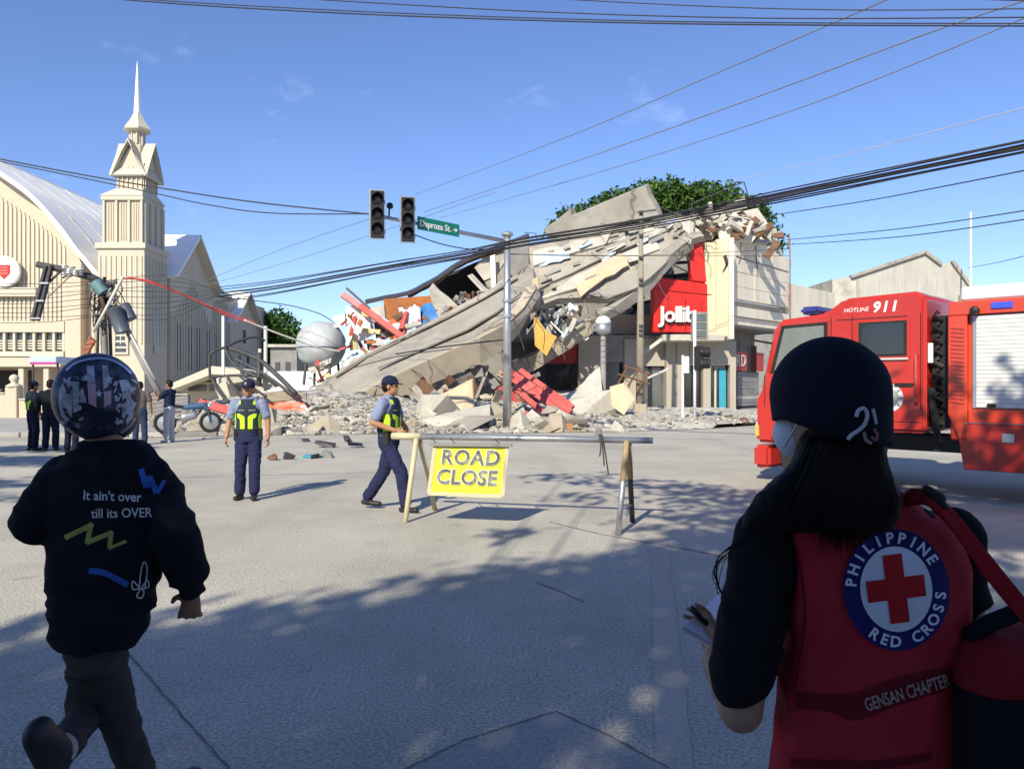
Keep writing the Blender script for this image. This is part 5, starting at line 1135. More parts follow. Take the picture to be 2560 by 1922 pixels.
text_on('number_lettering', '911', .21, TR.matrix_basis @ Vector((.60, HW + .004, 2.655)), TR.matrix_basis.to_3x3() @ Vector((-1, 0, 0)), (0, 0, 1), M_wpaint, cab, extrude=.002, shear=.2, bold=.006, spacing=1.15)
m = MB(); tb(m, 1.62, 1.92, -.95, .95, 2.64, 2.76); lb = m.build('light_bar', mat('blue lens', (.03, .035, .22), .25, .1, spec=.7), TR, world=False, bevel=.04, seg=2, auto=True)
for y in (-.7, .7):
    m = MB(); tb(m, 1.7, 1.84, y - .04, y + .04, 2.58, 2.64); m.build('foot', M_black, lb, world=False)
# chassis, wheels, gap equipment
m = MB()
for y in (-.42, .42): tb(m, -5.6, 2.3, y - .05, y + .05, .58, .8)
m.build('chassis_rail', M_black, TR, world=False)
def wheel(x, y, w=.28):
    s = 1 if y > 0 else -1
    m = MB(); m.lathe((x, y, .46), [(.26, -w / 2), (.43, -w / 2), (.46, -w / 2 + .04), (.46, w / 2 - .04), (.43, w / 2), (.26, w / 2)], 28, 'Y'); t = m.build('wheel', M_rub, TR, world=False, auto=True)
    m = MB(); m.lathe((x, y, .46), [(.25, -s * .05), (.255, s * (w / 2 - .02)), (.18, s * (w / 2 - .08)), (.09, s * (w / 2 - .06)), (.08, s * (w / 2 + .03)), (.01, s * (w / 2 + .035))], 24, 'Y'); m.build('rim', M_steel, t, world=False, auto=True)
for y in (.93, -.93):
    wheel(1.75, y); wheel(-3.4, y, .3)
m = MB(); tb(m, -.26, .04, -.9, .9, .95, 2.5); m.build('pump_bay', M_black, TR, world=False)
for k in range(10):
    z = 1.0 + k * .16; m = MB(); m.tube([(-.1, .92, z), (.0, .97, z + .06), (-.05, .93, z + .12)], .03, 6); m.build('hose_fitting', rng.choice([M_dsteel, M_black, M_rub, M_black]), TR, world=False)
m = MB(); m.tube([(.02, 1.0, 1.5), (-.02, 1.04, 1.2), (-.05, 1.02, .9), (-.1, .98, .7)], .05, 8); m.build('hose', M_rub, TR, world=False, smooth=True)
# rear body
bprof = [(-5.6, .42), (-5.6, 2.66), (-.22, 2.66), (-.22, 1.15), (-.44, .42)]
m = MB(); m.prism([(x, -1.13, z) for x, z in [(-5.6, .8), (-5.6, 2.64), (-.24, 2.64), (-.24, .8)]], (0, 2.22, 0)); body = m.build('body', M_trk2, TR, world=False, bevel=.02, auto=True)
for sy in (1, -1):
    yy = sy * 1.10
    def bp(name, x0, x1, z0, z1, material, off=.0, th=.03, parent=body, bev=.006):
        m = MB(); a, b = sorted((yy + sy * off, yy + sy * (off + th))); m.b2((x0, a, z0), (x1, b, z1)); return m.build(name, material, parent, world=False, bevel=bev)
    bp('top_panel', -5.58, -.24, 2.475, 2.655, M_trk2, 0, .06)
    m = MB(); m.prism([(x, yy + sy * .0, z) for x, z in [(-.46, .8), (-.46, 2.47), (-.23, 2.47), (-.23, 1.15), (-.38, .8)]], (0, sy * .06, 0)); cp = m.build('louvre_panel', M_trk2, body, world=False, bevel=.01)
    for k in range(19):
        z = 1.3 + k * .055; m = MB(); m.beam((-.425, yy + sy * .066, z), (-.27, yy + sy * .066, z + .02), .016, .022); m.build('louvre', M_trk, cp, world=False)
    m = MB(); m.prism([(x, yy + sy * .0, z) for x, z in [(-5.58, .42), (-.42, .42), (-.36, .8), (-.42, 1.03), (-5.58, 1.03)]], (0, sy * .06, 0)); m.build('skirt_panel', M_trk, body, world=False, bevel=.012)
    bp('mid_panel', -5.58, -.47, 1.045, 1.22, M_trk2, 0, .055)
    bp('trim', -5.58, -.42, 1.032, 1.043, M_steel, 0, .07)
    for x0, x1 in ((-1.95, -.56), (-3.55, -2.1), (-5.4, -3.7)):
        fr = bp('shutter_frame', x0 - .05, x1 + .05, 1.235, 2.462, M_steel, 0, .02)
        n = 22
        for k in range(n):
            z0 = 1.25 + k * 1.2 / n; bp('shutter_slat', x0, x1, z0, z0 + 1.2 / n - .004, M_shut, .021 + .001 * (k % 2), .016, fr, .003)
        for x in (x0 + .18, x1 - .18): bp('latch', x - .05, x + .05, 1.25, 1.30, M_black, .04, .03, fr)
    bp('blue_lamp', -.98, -.74, 2.53, 2.615, mat('blue lamp', (.05, .09, .75), .3, .1, spec=.7), .0605, .02)
    bp('catch', -1.0, -.86, .80, .92, M_steel, .0605, .02)
    m = MB(); m.lathe((-.56, yy + sy * .06, 2.52), [(.05, 0), (.06, sy * .06), (.05, sy * .1), (.01, sy * .11)], 12, 'Y'); m.build('work_lamp', M_black, body, world=False)
m = MB(); tb(m, -5.5, -.35, -1.05, 1.05, 2.665, 2.86); m.build('roof_cover', M_wpaint, TR, world=False, bevel=.03)
m = MB(); tb(m, -.32, -.2, .3, .6, 2.66, 2.8); m.build('roof_box', M_woodpole, TR, world=False)

# ================================================================== road barrier
BR = thing('road_barrier', 'metal pipe road barrier with A frame legs across the road', 'barrier', G(1010, 1307))
M_yl = mat('cream barrier paint', (.58, .52, .34), .6, .12, 4, .1, 20, stain=(.35, .28, .16), stain_amt=.4, stain_scale=4)
def atd(x, y, d): return P(x, y, d)
r0, r1 = P(998, 1090, 8.95), P(1632, 1101, 8.2)
m = MB(); m.tube([r0 - (r1 - r0) * 0.03, r1], .034, 12); m.build('top_rail', M_steel, BR, smooth=True)
m = MB(); m.tube([r0 - (r1 - r0) * .03, r0 + (r1 - r0) * .09], .042, 12); m.build('rail_sleeve', M_yl, BR, smooth=True)
jl, jr = r0 + (r1 - r0) * .075, r0 + (r1 - r0) * .905
for nm, a, b, mt in (('leg', jl, G(1013, 1306), M_yl), ('leg', jl + Vector((.02, .02, 0)), G(1088, 1276), M_yl), ('leg', jr, G(1545, 1338), M_steel), ('leg', jr + Vector((.02, .02, 0)), G(1581, 1305), M_dsteel)):
    m = MB(); m.tube([a, b], .03, 10); lg = m.build(nm, mt, BR, smooth=True)
    if nm == 'leg' and mt in (M_steel, M_dsteel):
        m = MB(); m.tube([a, a.lerp(b, .45)], .0335, 10); m.build('painted_half', mat('ochre barrier paint', (.36, .27, .14), .7, .2, 6), lg, smooth=True)
for (a, b, t) in ((G(1545, 1338), G(1581, 1305), jr), (G(1013, 1306), G(1088, 1276), jl)):
    if t is jr:
        m = MB(); m.tube([a.lerp(t, .3), b.lerp(t, .22)], .014, 8); m.build('leg_brace', M_steel, BR)
for k in range(3):
    p = r0 + (r1 - r0) * (.80 + k * .006); m = MB(); m.tube(smooth_path([p + Vector((0, -.03, .06)), p + Vector((.02, -.05, -.05)), p + Vector((.01 + .03 * k, -.04, -.18 - .1 * k))], 4), .008, 6); m.build('tie_wire', M_dsteel, BR)
p = r0 + (r1 - r0) * .80; m = MB(); m.box(p + Vector((0, 0, .06)), (.07, .05, .12)); m.build('rail_clamp', M_concg, BR, bevel=.01)
SN = thing('road_close_sign', 'yellow ROAD CLOSE sign hanging from the barrier rail', 'sign', P(1165, 1180, 8.6))
q = [P(1088, 1112, 8.58), P(1268, 1116, 8.4), P(1256, 1240, 8.34), P(1072, 1233, 8.52)]
M_sgy = mat('sign yellow', (.78, .76, .03), .55, .06, 2, .03, 20, stain=(.45, .55, .04), stain_amt=.4, stain_scale=2.5)
def ins(q, k):
    c = sum(q, Vector()) / 4; return [c + (p - c) * k for p in q]
m = MB(); m.prism(q, (0, .02, 0)); pl = m.build('panel', M_sgy, SN, bevel=.003)
for i in range(4):
    m = MB(); m.beam(q[i], q[(i + 1) % 4], .04, .028, up=(0, -1, 0)); m.build('edge_bar', M_yl, SN)
m = MB(); m.beam(P(1074, 1111, 8.56), P(1280, 1113, 8.36), .035, .03); m.build('hanger_bar', M_concg, SN)
for t in (.27, .44, .83):
    a = q[0].lerp(q[1], (t - .25) / .62); b = r0.lerp(r1, .125 + .285 * (t - .25) / .62); m = MB(); m.tube([a, b], .006, 6); m.build('hanger_wire', M_dsteel, SN)
sr = (q[1] - q[0]).normalized(); su = (q[0] - q[3]).normalized(); cc = sum(q, Vector()) / 4 - Vector((0, .012, 0))
M_ltr = mat('worn grey lettering', (.10, .10, .11), .6, .3, 6, stain=(.42, .43, .36), stain_amt=.7, stain_scale=12)
M_lto = mat('letter outline white', (.75, .76, .55), .6, .1, 4)
text_on('lettering_outline', 'ROAD', .225, cc + su * .135 + sr * .01, sr, su, M_lto, pl, extrude=.002, bold=.012, spacing=1.1)
text_on('lettering', 'ROAD', .225, cc + su * .135 + sr * .01 - Vector((0, .006, 0)), sr, su, M_ltr, pl, extrude=.002, bold=.005, spacing=1.1)
text_on('lettering_outline', 'CLOSE', .225, cc - su * .085 - sr * .005, sr, su, M_lto, pl, extrude=.002, bold=.012, spacing=1.05)
text_on('lettering', 'CLOSE', .225, cc - su * .085 - sr * .005 - Vector((0, .006, 0)), sr, su, M_ltr, pl, extrude=.002, bold=.005, spacing=1.05)
# ================================================================== people: volumes fused into one surface
class Vol(MB):
    def cap(s, p0, r0, p1, r1, n=14, side=None, flat=1.0):
        p0, p1 = Vector(p0), Vector(p1); t = p1 - p0; L = t.length; t = t.normalized() if L > 1e-6 else Vector((0, 0, 1))
        x = Vector(side) - t * Vector(side).dot(t) if side is not None else t.orthogonal()
        x.normalize(); y = t.cross(x); rings = []
        for a in (-80, -50, -22): rings.append((p0 + t * (r0 * math.sin(R(a))), r0 * math.cos(R(a))))
        for k in range(5): rings.append((p0.lerp(p1, k / 4), r0 + (r1 - r0) * k / 4))
        for a in (22, 50, 80): rings.append((p1 + t * (r1 * math.sin(R(a))), r1 * math.cos(R(a))))
        b = len(s.v); m = len(rings)
        for c, r in rings:
            for k in range(n):
                a = 2 * math.pi * k / n; s.v.append(c + x * (r * math.cos(a)) + y * (r * flat * math.sin(a)))
        for i in range(m - 1):
            for k in range(n):
                k2 = (k + 1) % n; s.f.append([b + i * n + k, b + i * n + k2, b + (i + 1) * n + k2, b + (i + 1) * n + k])
        s.f.append([b + k for k in range(n)][::-1]); s.f.append([b + (m - 1) * n + k for k in range(n)])
        return s
    def ell(s, c, r, rot=None, n=18):
        c = Vector(c); b = len(s.v); m = 12
        for j in range(m + 1):
            th = math.pi * (j + .02) / (m + .04)
            for k in range(n):
                a = 2 * math.pi * k / n; p = Vector((r[0] * math.sin(th) * math.cos(a), r[1] * math.sin(th) * math.sin(a), r[2] * math.cos(th)))
                s.v.append(c + (rot @ p if rot is not None else p))
        for j in range(m):
            for k in range(n):
                k2 = (k + 1) % n; s.f.append([b + j * n + k, b + (j + 1) * n + k, b + (j + 1) * n + k2, b + j * n + k2])
        s.f.append([b + k for k in range(n)]); s.f.append([b + m * n + k for k in range(n)][::-1])
        return s
    def loft(s, rings, n=24, yaw=0.0, sq=2.4):
        b = len(s.v); m = len(rings)
        for q in rings:
            c, rx, ry = Vector(q[0]), q[1], q[2]; yw = q[3] if len(q) > 3 else yaw; cy, sy = math.cos(yw), math.sin(yw)
            for k in range(n):
                a = 2 * math.pi * k / n; ca, sa = math.cos(a), math.sin(a); u = rx * math.copysign(abs(ca) ** (2 / sq), ca); w = ry * math.copysign(abs(sa) ** (2 / sq), sa)
                s.v.append(c + Vector((u * cy - w * sy, u * sy + w * cy, 0)))
        for i in range(m - 1):
            for k in range(n):
                k2 = (k + 1) % n; s.f.append([b + i * n + k, b + i * n + k2, b + (i + 1) * n + k2, b + (i + 1) * n + k])
        s.f.append([b + k for k in range(n)][::-1]); s.f.append([b + (m - 1) * n + k for k in range(n)])
        return s
    def hand(s, wrist, d, palm_n, side, curl=.5, sc=1.0, spread=.12):
        """palm with four unequal bent fingers and a thumb leaving its side; d points to the fingers, palm_n out of the palm"""
        d = Vector(d).normalized(); n = Vector(palm_n); n = (n - d * n.dot(d)).normalized(); w = d.cross(n).normalized() * side
        W_ = Vector(wrist); k0 = W_ + d * .085 * sc
        s.cap(W_ + d * .01 * sc, .025 * sc, k0 - d * .01 * sc, .037 * sc, side=w, flat=.5)
        for i, L in enumerate((.068, .077, .072, .056)):
            o = (i - 1.5) * .0195 * sc; p = k0 + w * (-o) ; dd = (d + w * (-(i - 1.5) * spread)).normalized(); r = (.0092 - .0006 * (i == 3)) * sc
            c = curl * (.9 + .08 * i); seg = (.45, .32, .23); ang = 0
            for q in range(3):
                ang += c * (.7, .9, .6)[q]; v = dd * math.cos(ang) + n * math.sin(ang); e = p + v * (L * seg[q] * sc); s.cap(p, r * (1 - .08 * q), e, r * (.94 - .08 * q), n=10); p = e
        p = W_ + d * .025 * sc + w * .026 * sc
        v = (d * .55 + w * .7 + n * .35).normalized(); e = p + v * .04 * sc; s.cap(p, .0125 * sc, e, .0105 * sc, n=10)
        v = (d * .8 + w * .25 + n * (.3 + .5 * curl)).normalized(); s.cap(e, .0105 * sc, e + v * .034 * sc, .0088 * sc, n=10)
        return s
    def head(s, c, yaw, sc=1.0, pitch=0.0):
        rot = Matrix.Rotation(yaw, 3, 'Z') @ Matrix.Rotation(pitch, 3, 'X'); c = Vector(c)
        def q(x, y, z): return c + rot @ (Vector((x, y, z)) * sc)
        s.ell(q(0, -.008, .02), [v * sc for v in (.076, .094, .095)], rot); s.ell(q(0, .022, -.045), [v * sc for v in (.060, .068, .070)], rot)
        s.cap(q(0, .085, .005), .009 * sc, q(0, .100, -.028), .014 * sc, n=8); s.ell(q(0, .06, -.088), [v * sc for v in (.03, .026, .022)], rot)
        for sx in (-1, 1): s.ell(q(sx * .077, -.005, -.008), [v * sc for v in (.011, .02, .032)], rot @ Matrix.Rotation(-sx * .3, 3, 'Z'))
        s.ell(q(0, .07, .028), [v * sc for v in (.058, .022, .012)], rot)
        for sx in (-1, 1): s.ell(q(sx * .02, .082, -.066), [v * sc for v in (.016, .012, .007)], rot)
        return rot
def fuse(V, voxel, smooth=4, fold=0.0, fs=(9, 9, 5), seed=0):
    me = bpy.data.meshes.new('tmp'); me.from_pydata([tuple(p) for p in V.v], [], V.f); me.update()
    bm = bmesh.new(); bm.from_mesh(me); bmesh.ops.recalc_face_normals(bm, faces=bm.faces[:]); bm.to_mesh(me); bm.free()
    o = bpy.data.objects.new('tmp', me); COL.objects.link(o)
    r = o.modifiers.new('r', 'REMESH'); r.mode = 'VOXEL'; r.voxel_size = voxel; r.adaptivity = 0
    if smooth:
        sm = o.modifiers.new('s', 'SMOOTH'); sm.factor = .5; sm.iterations = smooth
    bpy.context.view_layer.update(); dg = bpy.context.evaluated_depsgraph_get()
    out = bpy.data.meshes.new_from_object(o.evaluated_get(dg)); bpy.data.objects.remove(o); bpy.data.meshes.remove(me)
    if fold:
        S = Vector((seed * 3.1, seed * 1.7, 0)); n = len(out.vertices); co = np.empty(n * 3); no = np.empty(n * 3); out.vertices.foreach_get('co', co); out.vertices.foreach_get('normal', no); co = co.reshape(-1, 3); no = no.reshape(-1, 3); d = np.empty(n)
        for i in range(n):
            p = Vector((co[i, 0] * fs[0], co[i, 1] * fs[1], co[i, 2] * fs[2])) + S
            a = mnoise.noise(p + Vector((0, 0, mnoise.noise(p * .6) * 2))); d[i] = (1 - abs(a) * 2.2) * .55 + mnoise.noise(p * 2.3) * .3
        co += no * (d * fold)[:, None]; out.vertices.foreach_set('co', co.ravel()); out.update()
    for p in out.polygons: p.use_smooth = True
    return out
def put(name, V, material, parent, voxel, smooth=4, fold=0.0, fs=(9, 9, 5), seed=0):
    me = fuse(V, voxel, smooth, fold, fs, seed); inv = WM[parent.name].inverted(); me.transform(inv); me.materials.clear(); me.materials.append(material)
    return obj(name, me, material, parent)
def bvh_of(o):
    mw = WM[o.name]; return BVHTree.FromPolygons([mw @ v.co for v in o.data.vertices], [list(p.vertices) for p in o.data.polygons])
def drape_dir(pts3, faces, bvh, d, off):
    out = []; last = None
    for p in pts3:
        h = bvh.ray_cast(Vector(p), Vector(d)); 
        if h[0] is None: out.append(last + Vector((0, 0, 0)) if last is not None else Vector(p)); continue
        last = h[0] - Vector(d) * off; out.append(last)
    return out, faces
EYE = Vector((0, 0, H))
def drape_px(pxs, bvh, off, back=None):
    out = []; last = None
    for x, y in pxs:
        d = (P(x, y, 1.0) - EYE).normalized(); h = bvh.ray_cast(EYE, d)
        if h[0] is None: out.append(last if last is not None else EYE + d * (back or 1.5)); continue
        last = h[0] - d * off; out.append(last)
    return out
def decal_px(name, poly, bvh, material, parent, off=.003, cuts=3):
    bm = bmesh.new(); f = bm.faces.new([bm.verts.new((x, y, 0)) for x, y in poly]); bmesh.ops.triangulate(bm, faces=[f])
    for _ in range(cuts):
        bmesh.ops.subdivide_edges(bm, edges=bm.edges[:], cuts=1, use_grid_fill=True)
    bm.verts.index_update(); pts = [(v.co.x, v.co.y) for v in bm.verts]; fs = [[v.index for v in f.verts] for f in bm.faces]; bm.free()
    m = MB(); m.add(drape_px(pts, bvh, off), fs); return m.build(name, material, parent, smooth=True)
def text_px(name, body, size, cxp, cyp, ang, bvh, material, parent, off=.004, bold=0.0, sx=1.0):
    vs, fs = text_geo(body, size, 0, bold); c, s_ = math.cos(ang), math.sin(ang)
    m = MB(); m.add(drape_px([(cxp + (v.x * sx) * c + v.y * s_, cyp + (v.x * sx) * s_ - v.y * c) for v in vs], bvh, off), fs); return m.build(name, material, parent)
def stroke_px(name, pts, w, bvh, material, parent, off=.004):
    q = smooth_path([Vector((x, y, 0)) for x, y in pts], 8 if len(pts) == 2 else 5); L, Rr = [], []
    for i, p in enumerate(q):
        t = (q[min(i + 1, len(q) - 1)] - q[max(i - 1, 0)]).normalized(); n = Vector((-t.y, t.x, 0)) * w / 2; L.append((p.x + n.x, p.y + n.y)); Rr.append((p.x - n.x, p.y - n.y))
    n = len(q); m = MB(); m.add(drape_px(L + Rr, bvh, off), [[i, i + 1, n + i + 1, n + i] for i in range(n - 1)]); return m.build(name, material, parent)

def skin(nm, c): return mat('skin ' + nm, c, .55, .08, 14, .05, 60, spec=.35)
def fab(nm, c, rough=.9, var=.12): return mat('cloth ' + nm, c, rough, var, 5, .12, 140, spec=.15)
M_hair = mat('hair', (.008, .006, .006), .6, .3, 30, .1, 120, spec=.2)
def loc_fn(pos, yaw, s):
    rz = Matrix.Rotation(yaw, 3, 'Z'); o = Vector(pos)
    return lambda x, y=None, z=None: o + rz @ (Vector((x, y, z)) * s if y is not None else Vector(x) * s)

def person(label, X, Y, yaw, h, pose, outfit, voxel=.012, group=None):
    """standing or walking figure; local +Y is ahead, +X its right side"""
    s = h / 1.65; T = thing('person', label, 'person', (X, Y, 0), 0.0, group); Q = loc_fn((X, Y, 0), yaw, s); up = Vector((0, 0, 1))
    o = outfit; pz = dict(sh=.185, eR=(.25, -.02, 1.09), wR=(.27, .06, .86), eL=(-.25, -.02, 1.09), wL=(-.27, .06, .86), kR=(.10, .03, .47), aR=(.11, 0, .09), kL=(-.10, .03, .47), aL=(-.11, 0, .09), tR=None, tL=None, hy=0.0, lean=0.0, curl=.55)
    pz.update(pose); ly = pz['lean']
    B = Vol(); hc = Q(0, .02 + ly, 1.535); hrot = B.head(hc, yaw + pz['hy'], s)
    B.cap(Q(0, -.005 + ly * .9, 1.36), .058 * s, Q(0, .005 + ly, 1.47), .05 * s)
    B.loft([(Q(0, 0, .86), .13 * s, .09 * s), (Q(0, ly * .4, 1.05), .12 * s, .08 * s), (Q(0, ly * .8, 1.25), .15 * s, .085 * s), (Q(0, ly * .9, 1.37), .10 * s, .06 * s)], yaw=yaw)
    for sd, e, w, k, a in ((1, 'eR', 'wR', 'kR', 'aR'), (-1, 'eL', 'wL', 'kL', 'aL')):
        S_ = Q(sd * pz['sh'], ly * .9, 1.34); E, Wr = Q(pz[e]), Q(pz[w]); B.cap(S_, .047 * s, E, .040 * s); B.cap(E, .041 * s, Wr, .028 * s)
        hd = (Wr - E).normalized(); inw = Q(0, 0, 0) - Q(sd, 0, 0); B.hand(Wr, hd, pz.get('n' + w, inw), sd, pz['curl'], s)
        K, A = Q(pz[k]), Q(pz[a]); Hp = Q(sd * .088, 0, .86); B.cap(Hp, .075 * s, K, .052 * s); B.cap(K, .05 * s, A, .036 * s)
    body = put('body', B, o['skin'], T, voxel * .75, 3)
    def hq(x, y, z): return hc + hrot @ (Vector((x, y, z)) * s)
    for sx in (-1, 1):
        m = Vol(); m.ell(hq(sx * .031, .083, .005), [v * s for v in (.014, .009, .0075)], hrot, 10); m.build('eye', M_black, body, smooth=True)
        m = Vol(); m.cap(hq(sx * .016, .094, .026), .0045 * s, hq(sx * .05, .082, .027), .004 * s, 8); m.build('eyebrow', M_hair, body, smooth=True)
    m = Vol(); m.cap(hq(-.02, .088, -.066), .005 * s, hq(.02, .088, -.066), .005 * s, 8); m.build('lips', mat('lips', (.22, .08, .06), .5), body, smooth=True)
    # hair or cap
    if o.get('hair', True):
        m = Vol(); m.ell(hq(0, -.018, .035), [v * s for v in (.083, .094, .094)], hrot); m.ell(hq(0, -.045, -.01), [v * s for v in (.078, .062, .07)], hrot)
        m.v = [p if (hrot.transposed() @ (p - hc)).y < (.072 * s if (hrot.transposed() @ (p - hc)).z > .06 * s else .03 * s) else hc + hrot @ Vector(((hrot.transposed() @ (p - hc)).x, .05 * s, (hrot.transposed() @ (p - hc)).z)) for p in m.v]
        put('hair', m, M_hair, T, .008, 2)
    if o.get('cap'):
        m = Vol(); m.ell(hq(0, -.006, .052), [v * s for v in (.089, .106, .088)], hrot); m.cap(hq(0, .07, .038), .062 * s, hq(0, .135, .028), .05 * s, side=hrot @ Vector((1, 0, 0)), flat=.14)
        inv = hrot.transposed(); m.v = [p if (inv @ (p - hc)).z > .022 * s else hc + hrot @ Vector(((inv @ (p - hc)).x, (inv @ (p - hc)).y, .02 * s)) for p in m.v]
        cp_ = put('cap', m, o['cap'], T, .008, 2)
        m = Vol(); m.ell(hq(0, .098, .075), [v * s for v in (.022, .006, .022)], hrot, 12); m.build('cap_badge', M_concg, cp_, smooth=True)
    # trousers
    pb = o.get('baggy', .022); Vp = Vol(); Vp.loft([(Q(0, 0, .80), .155 * s, .115 * s), (Q(0, 0, .90), .158 * s, .115 * s), (Q(0, ly * .2, .985), .148 * s, .105 * s)], yaw=yaw)
    for sd, k, a in ((1, 'kR', 'aR'), (-1, 'kL', 'aL')):
        K, A = Q(pz[k]), Q(pz[a]); Vp.cap(Q(sd * .085, 0, .84), (.075 + pb) * s, K, (.055 + pb) * s); Vp.cap(K, (.053 + pb) * s, A + up * .03 * s, (.048 + pb) * s)
    put('trousers', Vp, o['pants'], T, voxel, 4, .014 * s, (9, 9, 13), 2)
    for sd, a, t in ((1, 'aR', 'tR'), (-1, 'aL', 'tL')):
        A = Q(pz[a]); f = Vector(pz[t]) if pz[t] else Vector((sd * .12, 1, 0)); f = (Matrix.Rotation(yaw, 3, 'Z') @ f).normalized(); m = Vol()
        zb = A.z - .055 * s; A0_ = Vector((A.x, A.y, max(zb, .036 * s)))
        m.cap(A0_ - f * .055 * s, .042 * s, A0_ + f * .14 * s, .04 * s, side=f.cross(up), flat=.82); m.cap(A + up * .05 * s, .047 * s, A0_, .043 * s)
        m.v = [Vector((p.x, p.y, max(p.z, .004))) for p in m.v]; put('shoe', m, o['shoe'], T, .010, 3)
    # shirt
    tb_ = o.get('bulk', .0); Vs = Vol()
    rg_ = [(Q(0, 0, o.get('hem', .93)), (.155 + tb_) * s, (.11 + tb_) * s), (Q(0, ly * .35, 1.05), (.150 + tb_) * s, (.11 + tb_) * s), (Q(0, ly * .7, 1.18), (.165 + tb_) * s, (.115 + tb_) * s), (Q(0, ly * .85, 1.30), (.178 + tb_) * s, (.108 + tb_) * s), (Q(0, ly * .9, 1.375), (.135 + tb_) * s, (.08 + tb_) * s), (Q(0, ly * .95, 1.425), .068 * s, .064 * s)]
    Vs.loft(rg_, yaw=yaw)
    for sd, e, w in ((1, 'eR', 'wR'), (-1, 'eL', 'wL')):
        S_ = Q(sd * pz['sh'], ly * .9, 1.335); E, Wr = Q(pz[e]), Q(pz[w]); fl = o.get('sleeve', .72)
        if fl <= 1: Vs.cap(S_, .066 * s, S_.lerp(E, fl), .064 * s)
        else: Vs.cap(S_, .066 * s, E, .056 * s); Vs.cap(E, .056 * s, E.lerp(Wr, .93), .044 * s)
    put('shirt', Vs, o['shirt'], T, voxel, 4, .012 * s, (9, 9, 11), 1)
    if o.get('belt'):
        m = Vol(); m.loft([(Q(0, 0, .945), .166 * s, .122 * s), (Q(0, 0, .985), .164 * s, .12 * s)], yaw=yaw); bl = m.build('belt', M_black, T, smooth=False)
        for dx, dy in ((.165, .03), (-.165, .02)):
            m = MB(); m.box(Q(dx, dy, .90), (.05 * s, .09 * s, .17 * s), Matrix.Rotation(yaw, 3, 'Z')); m.build('pouch', M_black, bl, bevel=.01)
    if o.get('vest'):
        m = Vol(); m.loft([(Q(0, 0, .965), .172 * s, .128 * s), (Q(0, ly * .35, 1.06), .168 * s, .128 * s), (Q(0, ly * .7, 1.18), .176 * s, .13 * s), (Q(0, ly * .85, 1.29), .162 * s, .122 * s), (Q(0, ly * .9, 1.36), .132 * s, .10 * s), (Q(0, ly * .9, 1.40), .10 * s, .085 * s)], yaw=yaw)
        vs_ = put('vest', m, o['vest'], T, voxel, 4, .004 * s, (9, 9, 8), 4); bv = bvh_of(vs_); fw = Matrix.Rotation(yaw, 3, 'Z') @ Vector((0, 1, 0)); rt = Matrix.Rotation(yaw, 3, 'Z') @ Vector((1, 0, 0))
        lime = mat('lime panel', (.50, .82, .02), .6, .06, 4); lime_d = mat('lime strip', (.42, .70, .05), .6, .06, 4)
        def panel(nm, rows, axis, sgn, mt):
            g = []; n = 6
            for z, u0, u1 in rows:
                for k in range(n):
                    u = u0 + (u1 - u0) * k / (n - 1); g.append(Q(u, sgn * .4, z) if axis == 'y' else Q(sgn * .4, u, z))
            fs = [[j * n + k, j * n + k + 1, (j + 1) * n + k + 1, (j + 1) * n + k] for j in range(len(rows) - 1) for k in range(n - 1)]
            d = (-fw if axis == 'y' else -rt) * sgn; p, f = drape_dir(g, fs, bv, d, .007); mm = MB(); mm.add(p, f); return mm.build(nm, mt, vs_, smooth=True)
        for sx in (-1, 1):
            panel('lime_panel', [(.985, sx * .022, sx * .085), (1.05, sx * .022, sx * .085), (1.12, sx * .022, sx * .088), (1.145, sx * .022, sx * .125), (1.165, sx * .035, sx * .130), (1.195, sx * .10, sx * .132)], 'y', 1, lime)
            panel('lime_panel', [(.985, sx * .022, sx * .085), (1.05, sx * .022, sx * .085), (1.15, sx * .022, sx * .12), (1.195, sx * .10, sx * .132)], 'y', -1, lime)
            panel('lime_side', [(.99, .0, .075), (1.06, .0, .08), (1.14, .0, .085), (1.2, .02, .07)], 'x', sx, lime)
            panel('shoulder_strip', [(1.32, sx * .085, sx * .118), (1.35, sx * .085, sx * .118), (1.375, sx * .085, sx * .112)], 'y', 1, lime_d)
            panel('grey_tape', [(1.235, sx * .03, sx * .12), (1.25, sx * .03, sx * .12)], 'y', 1, M_concg)
        panel('zip', [(.98, -.006, .006), (1.1, -.006, .006), (1.2, -.006, .006), (1.3, -.006, .006)], 'y', 1, M_black)
    return T
SK1, SK2, SK3 = skin('tan', (.40, .20, .11)), skin('brown', (.30, .16, .095)), skin('light', (.42, .25, .17))
NAVY = fab('navy', (.022, .026, .075)); BLUEG = fab('shirt blue grey', (.22, .26, .40)); VEST = fab('vest navy', (.03, .04, .06)); CAPN = fab('cap navy', (.018, .022, .05)); BLK = fab('black', (.010, .011, .016)); GREY = fab('light grey', (.42, .42, .45)); DNAVY = fab('dark navy', (.012, .014, .032))
BOOT = mat('boot leather', (.018, .017, .017), .5, .2, 8, .1)
off = dict(skin=SK1, hair=True, cap=CAPN, pants=NAVY, shirt=BLUEG, shoe=BOOT, belt=True, vest=VEST)
g = G(622, 1247)
person('officer in lime and navy vest and cap walking towards the camera with arms at sides', g.x, g.y, R(184), 1.60, dict(kR=(.10, .05, .46), aR=(.115, .03, .09), kL=(-.10, .07, .47), aL=(-.10, .10, .10), eR=(.275, -.03, 1.10), wR=(.29, .05, .87), eL=(-.255, -.03, 1.10), wL=(-.27, .02, .86), hy=R(-8)), off, .010)
g = G(972, 1276)
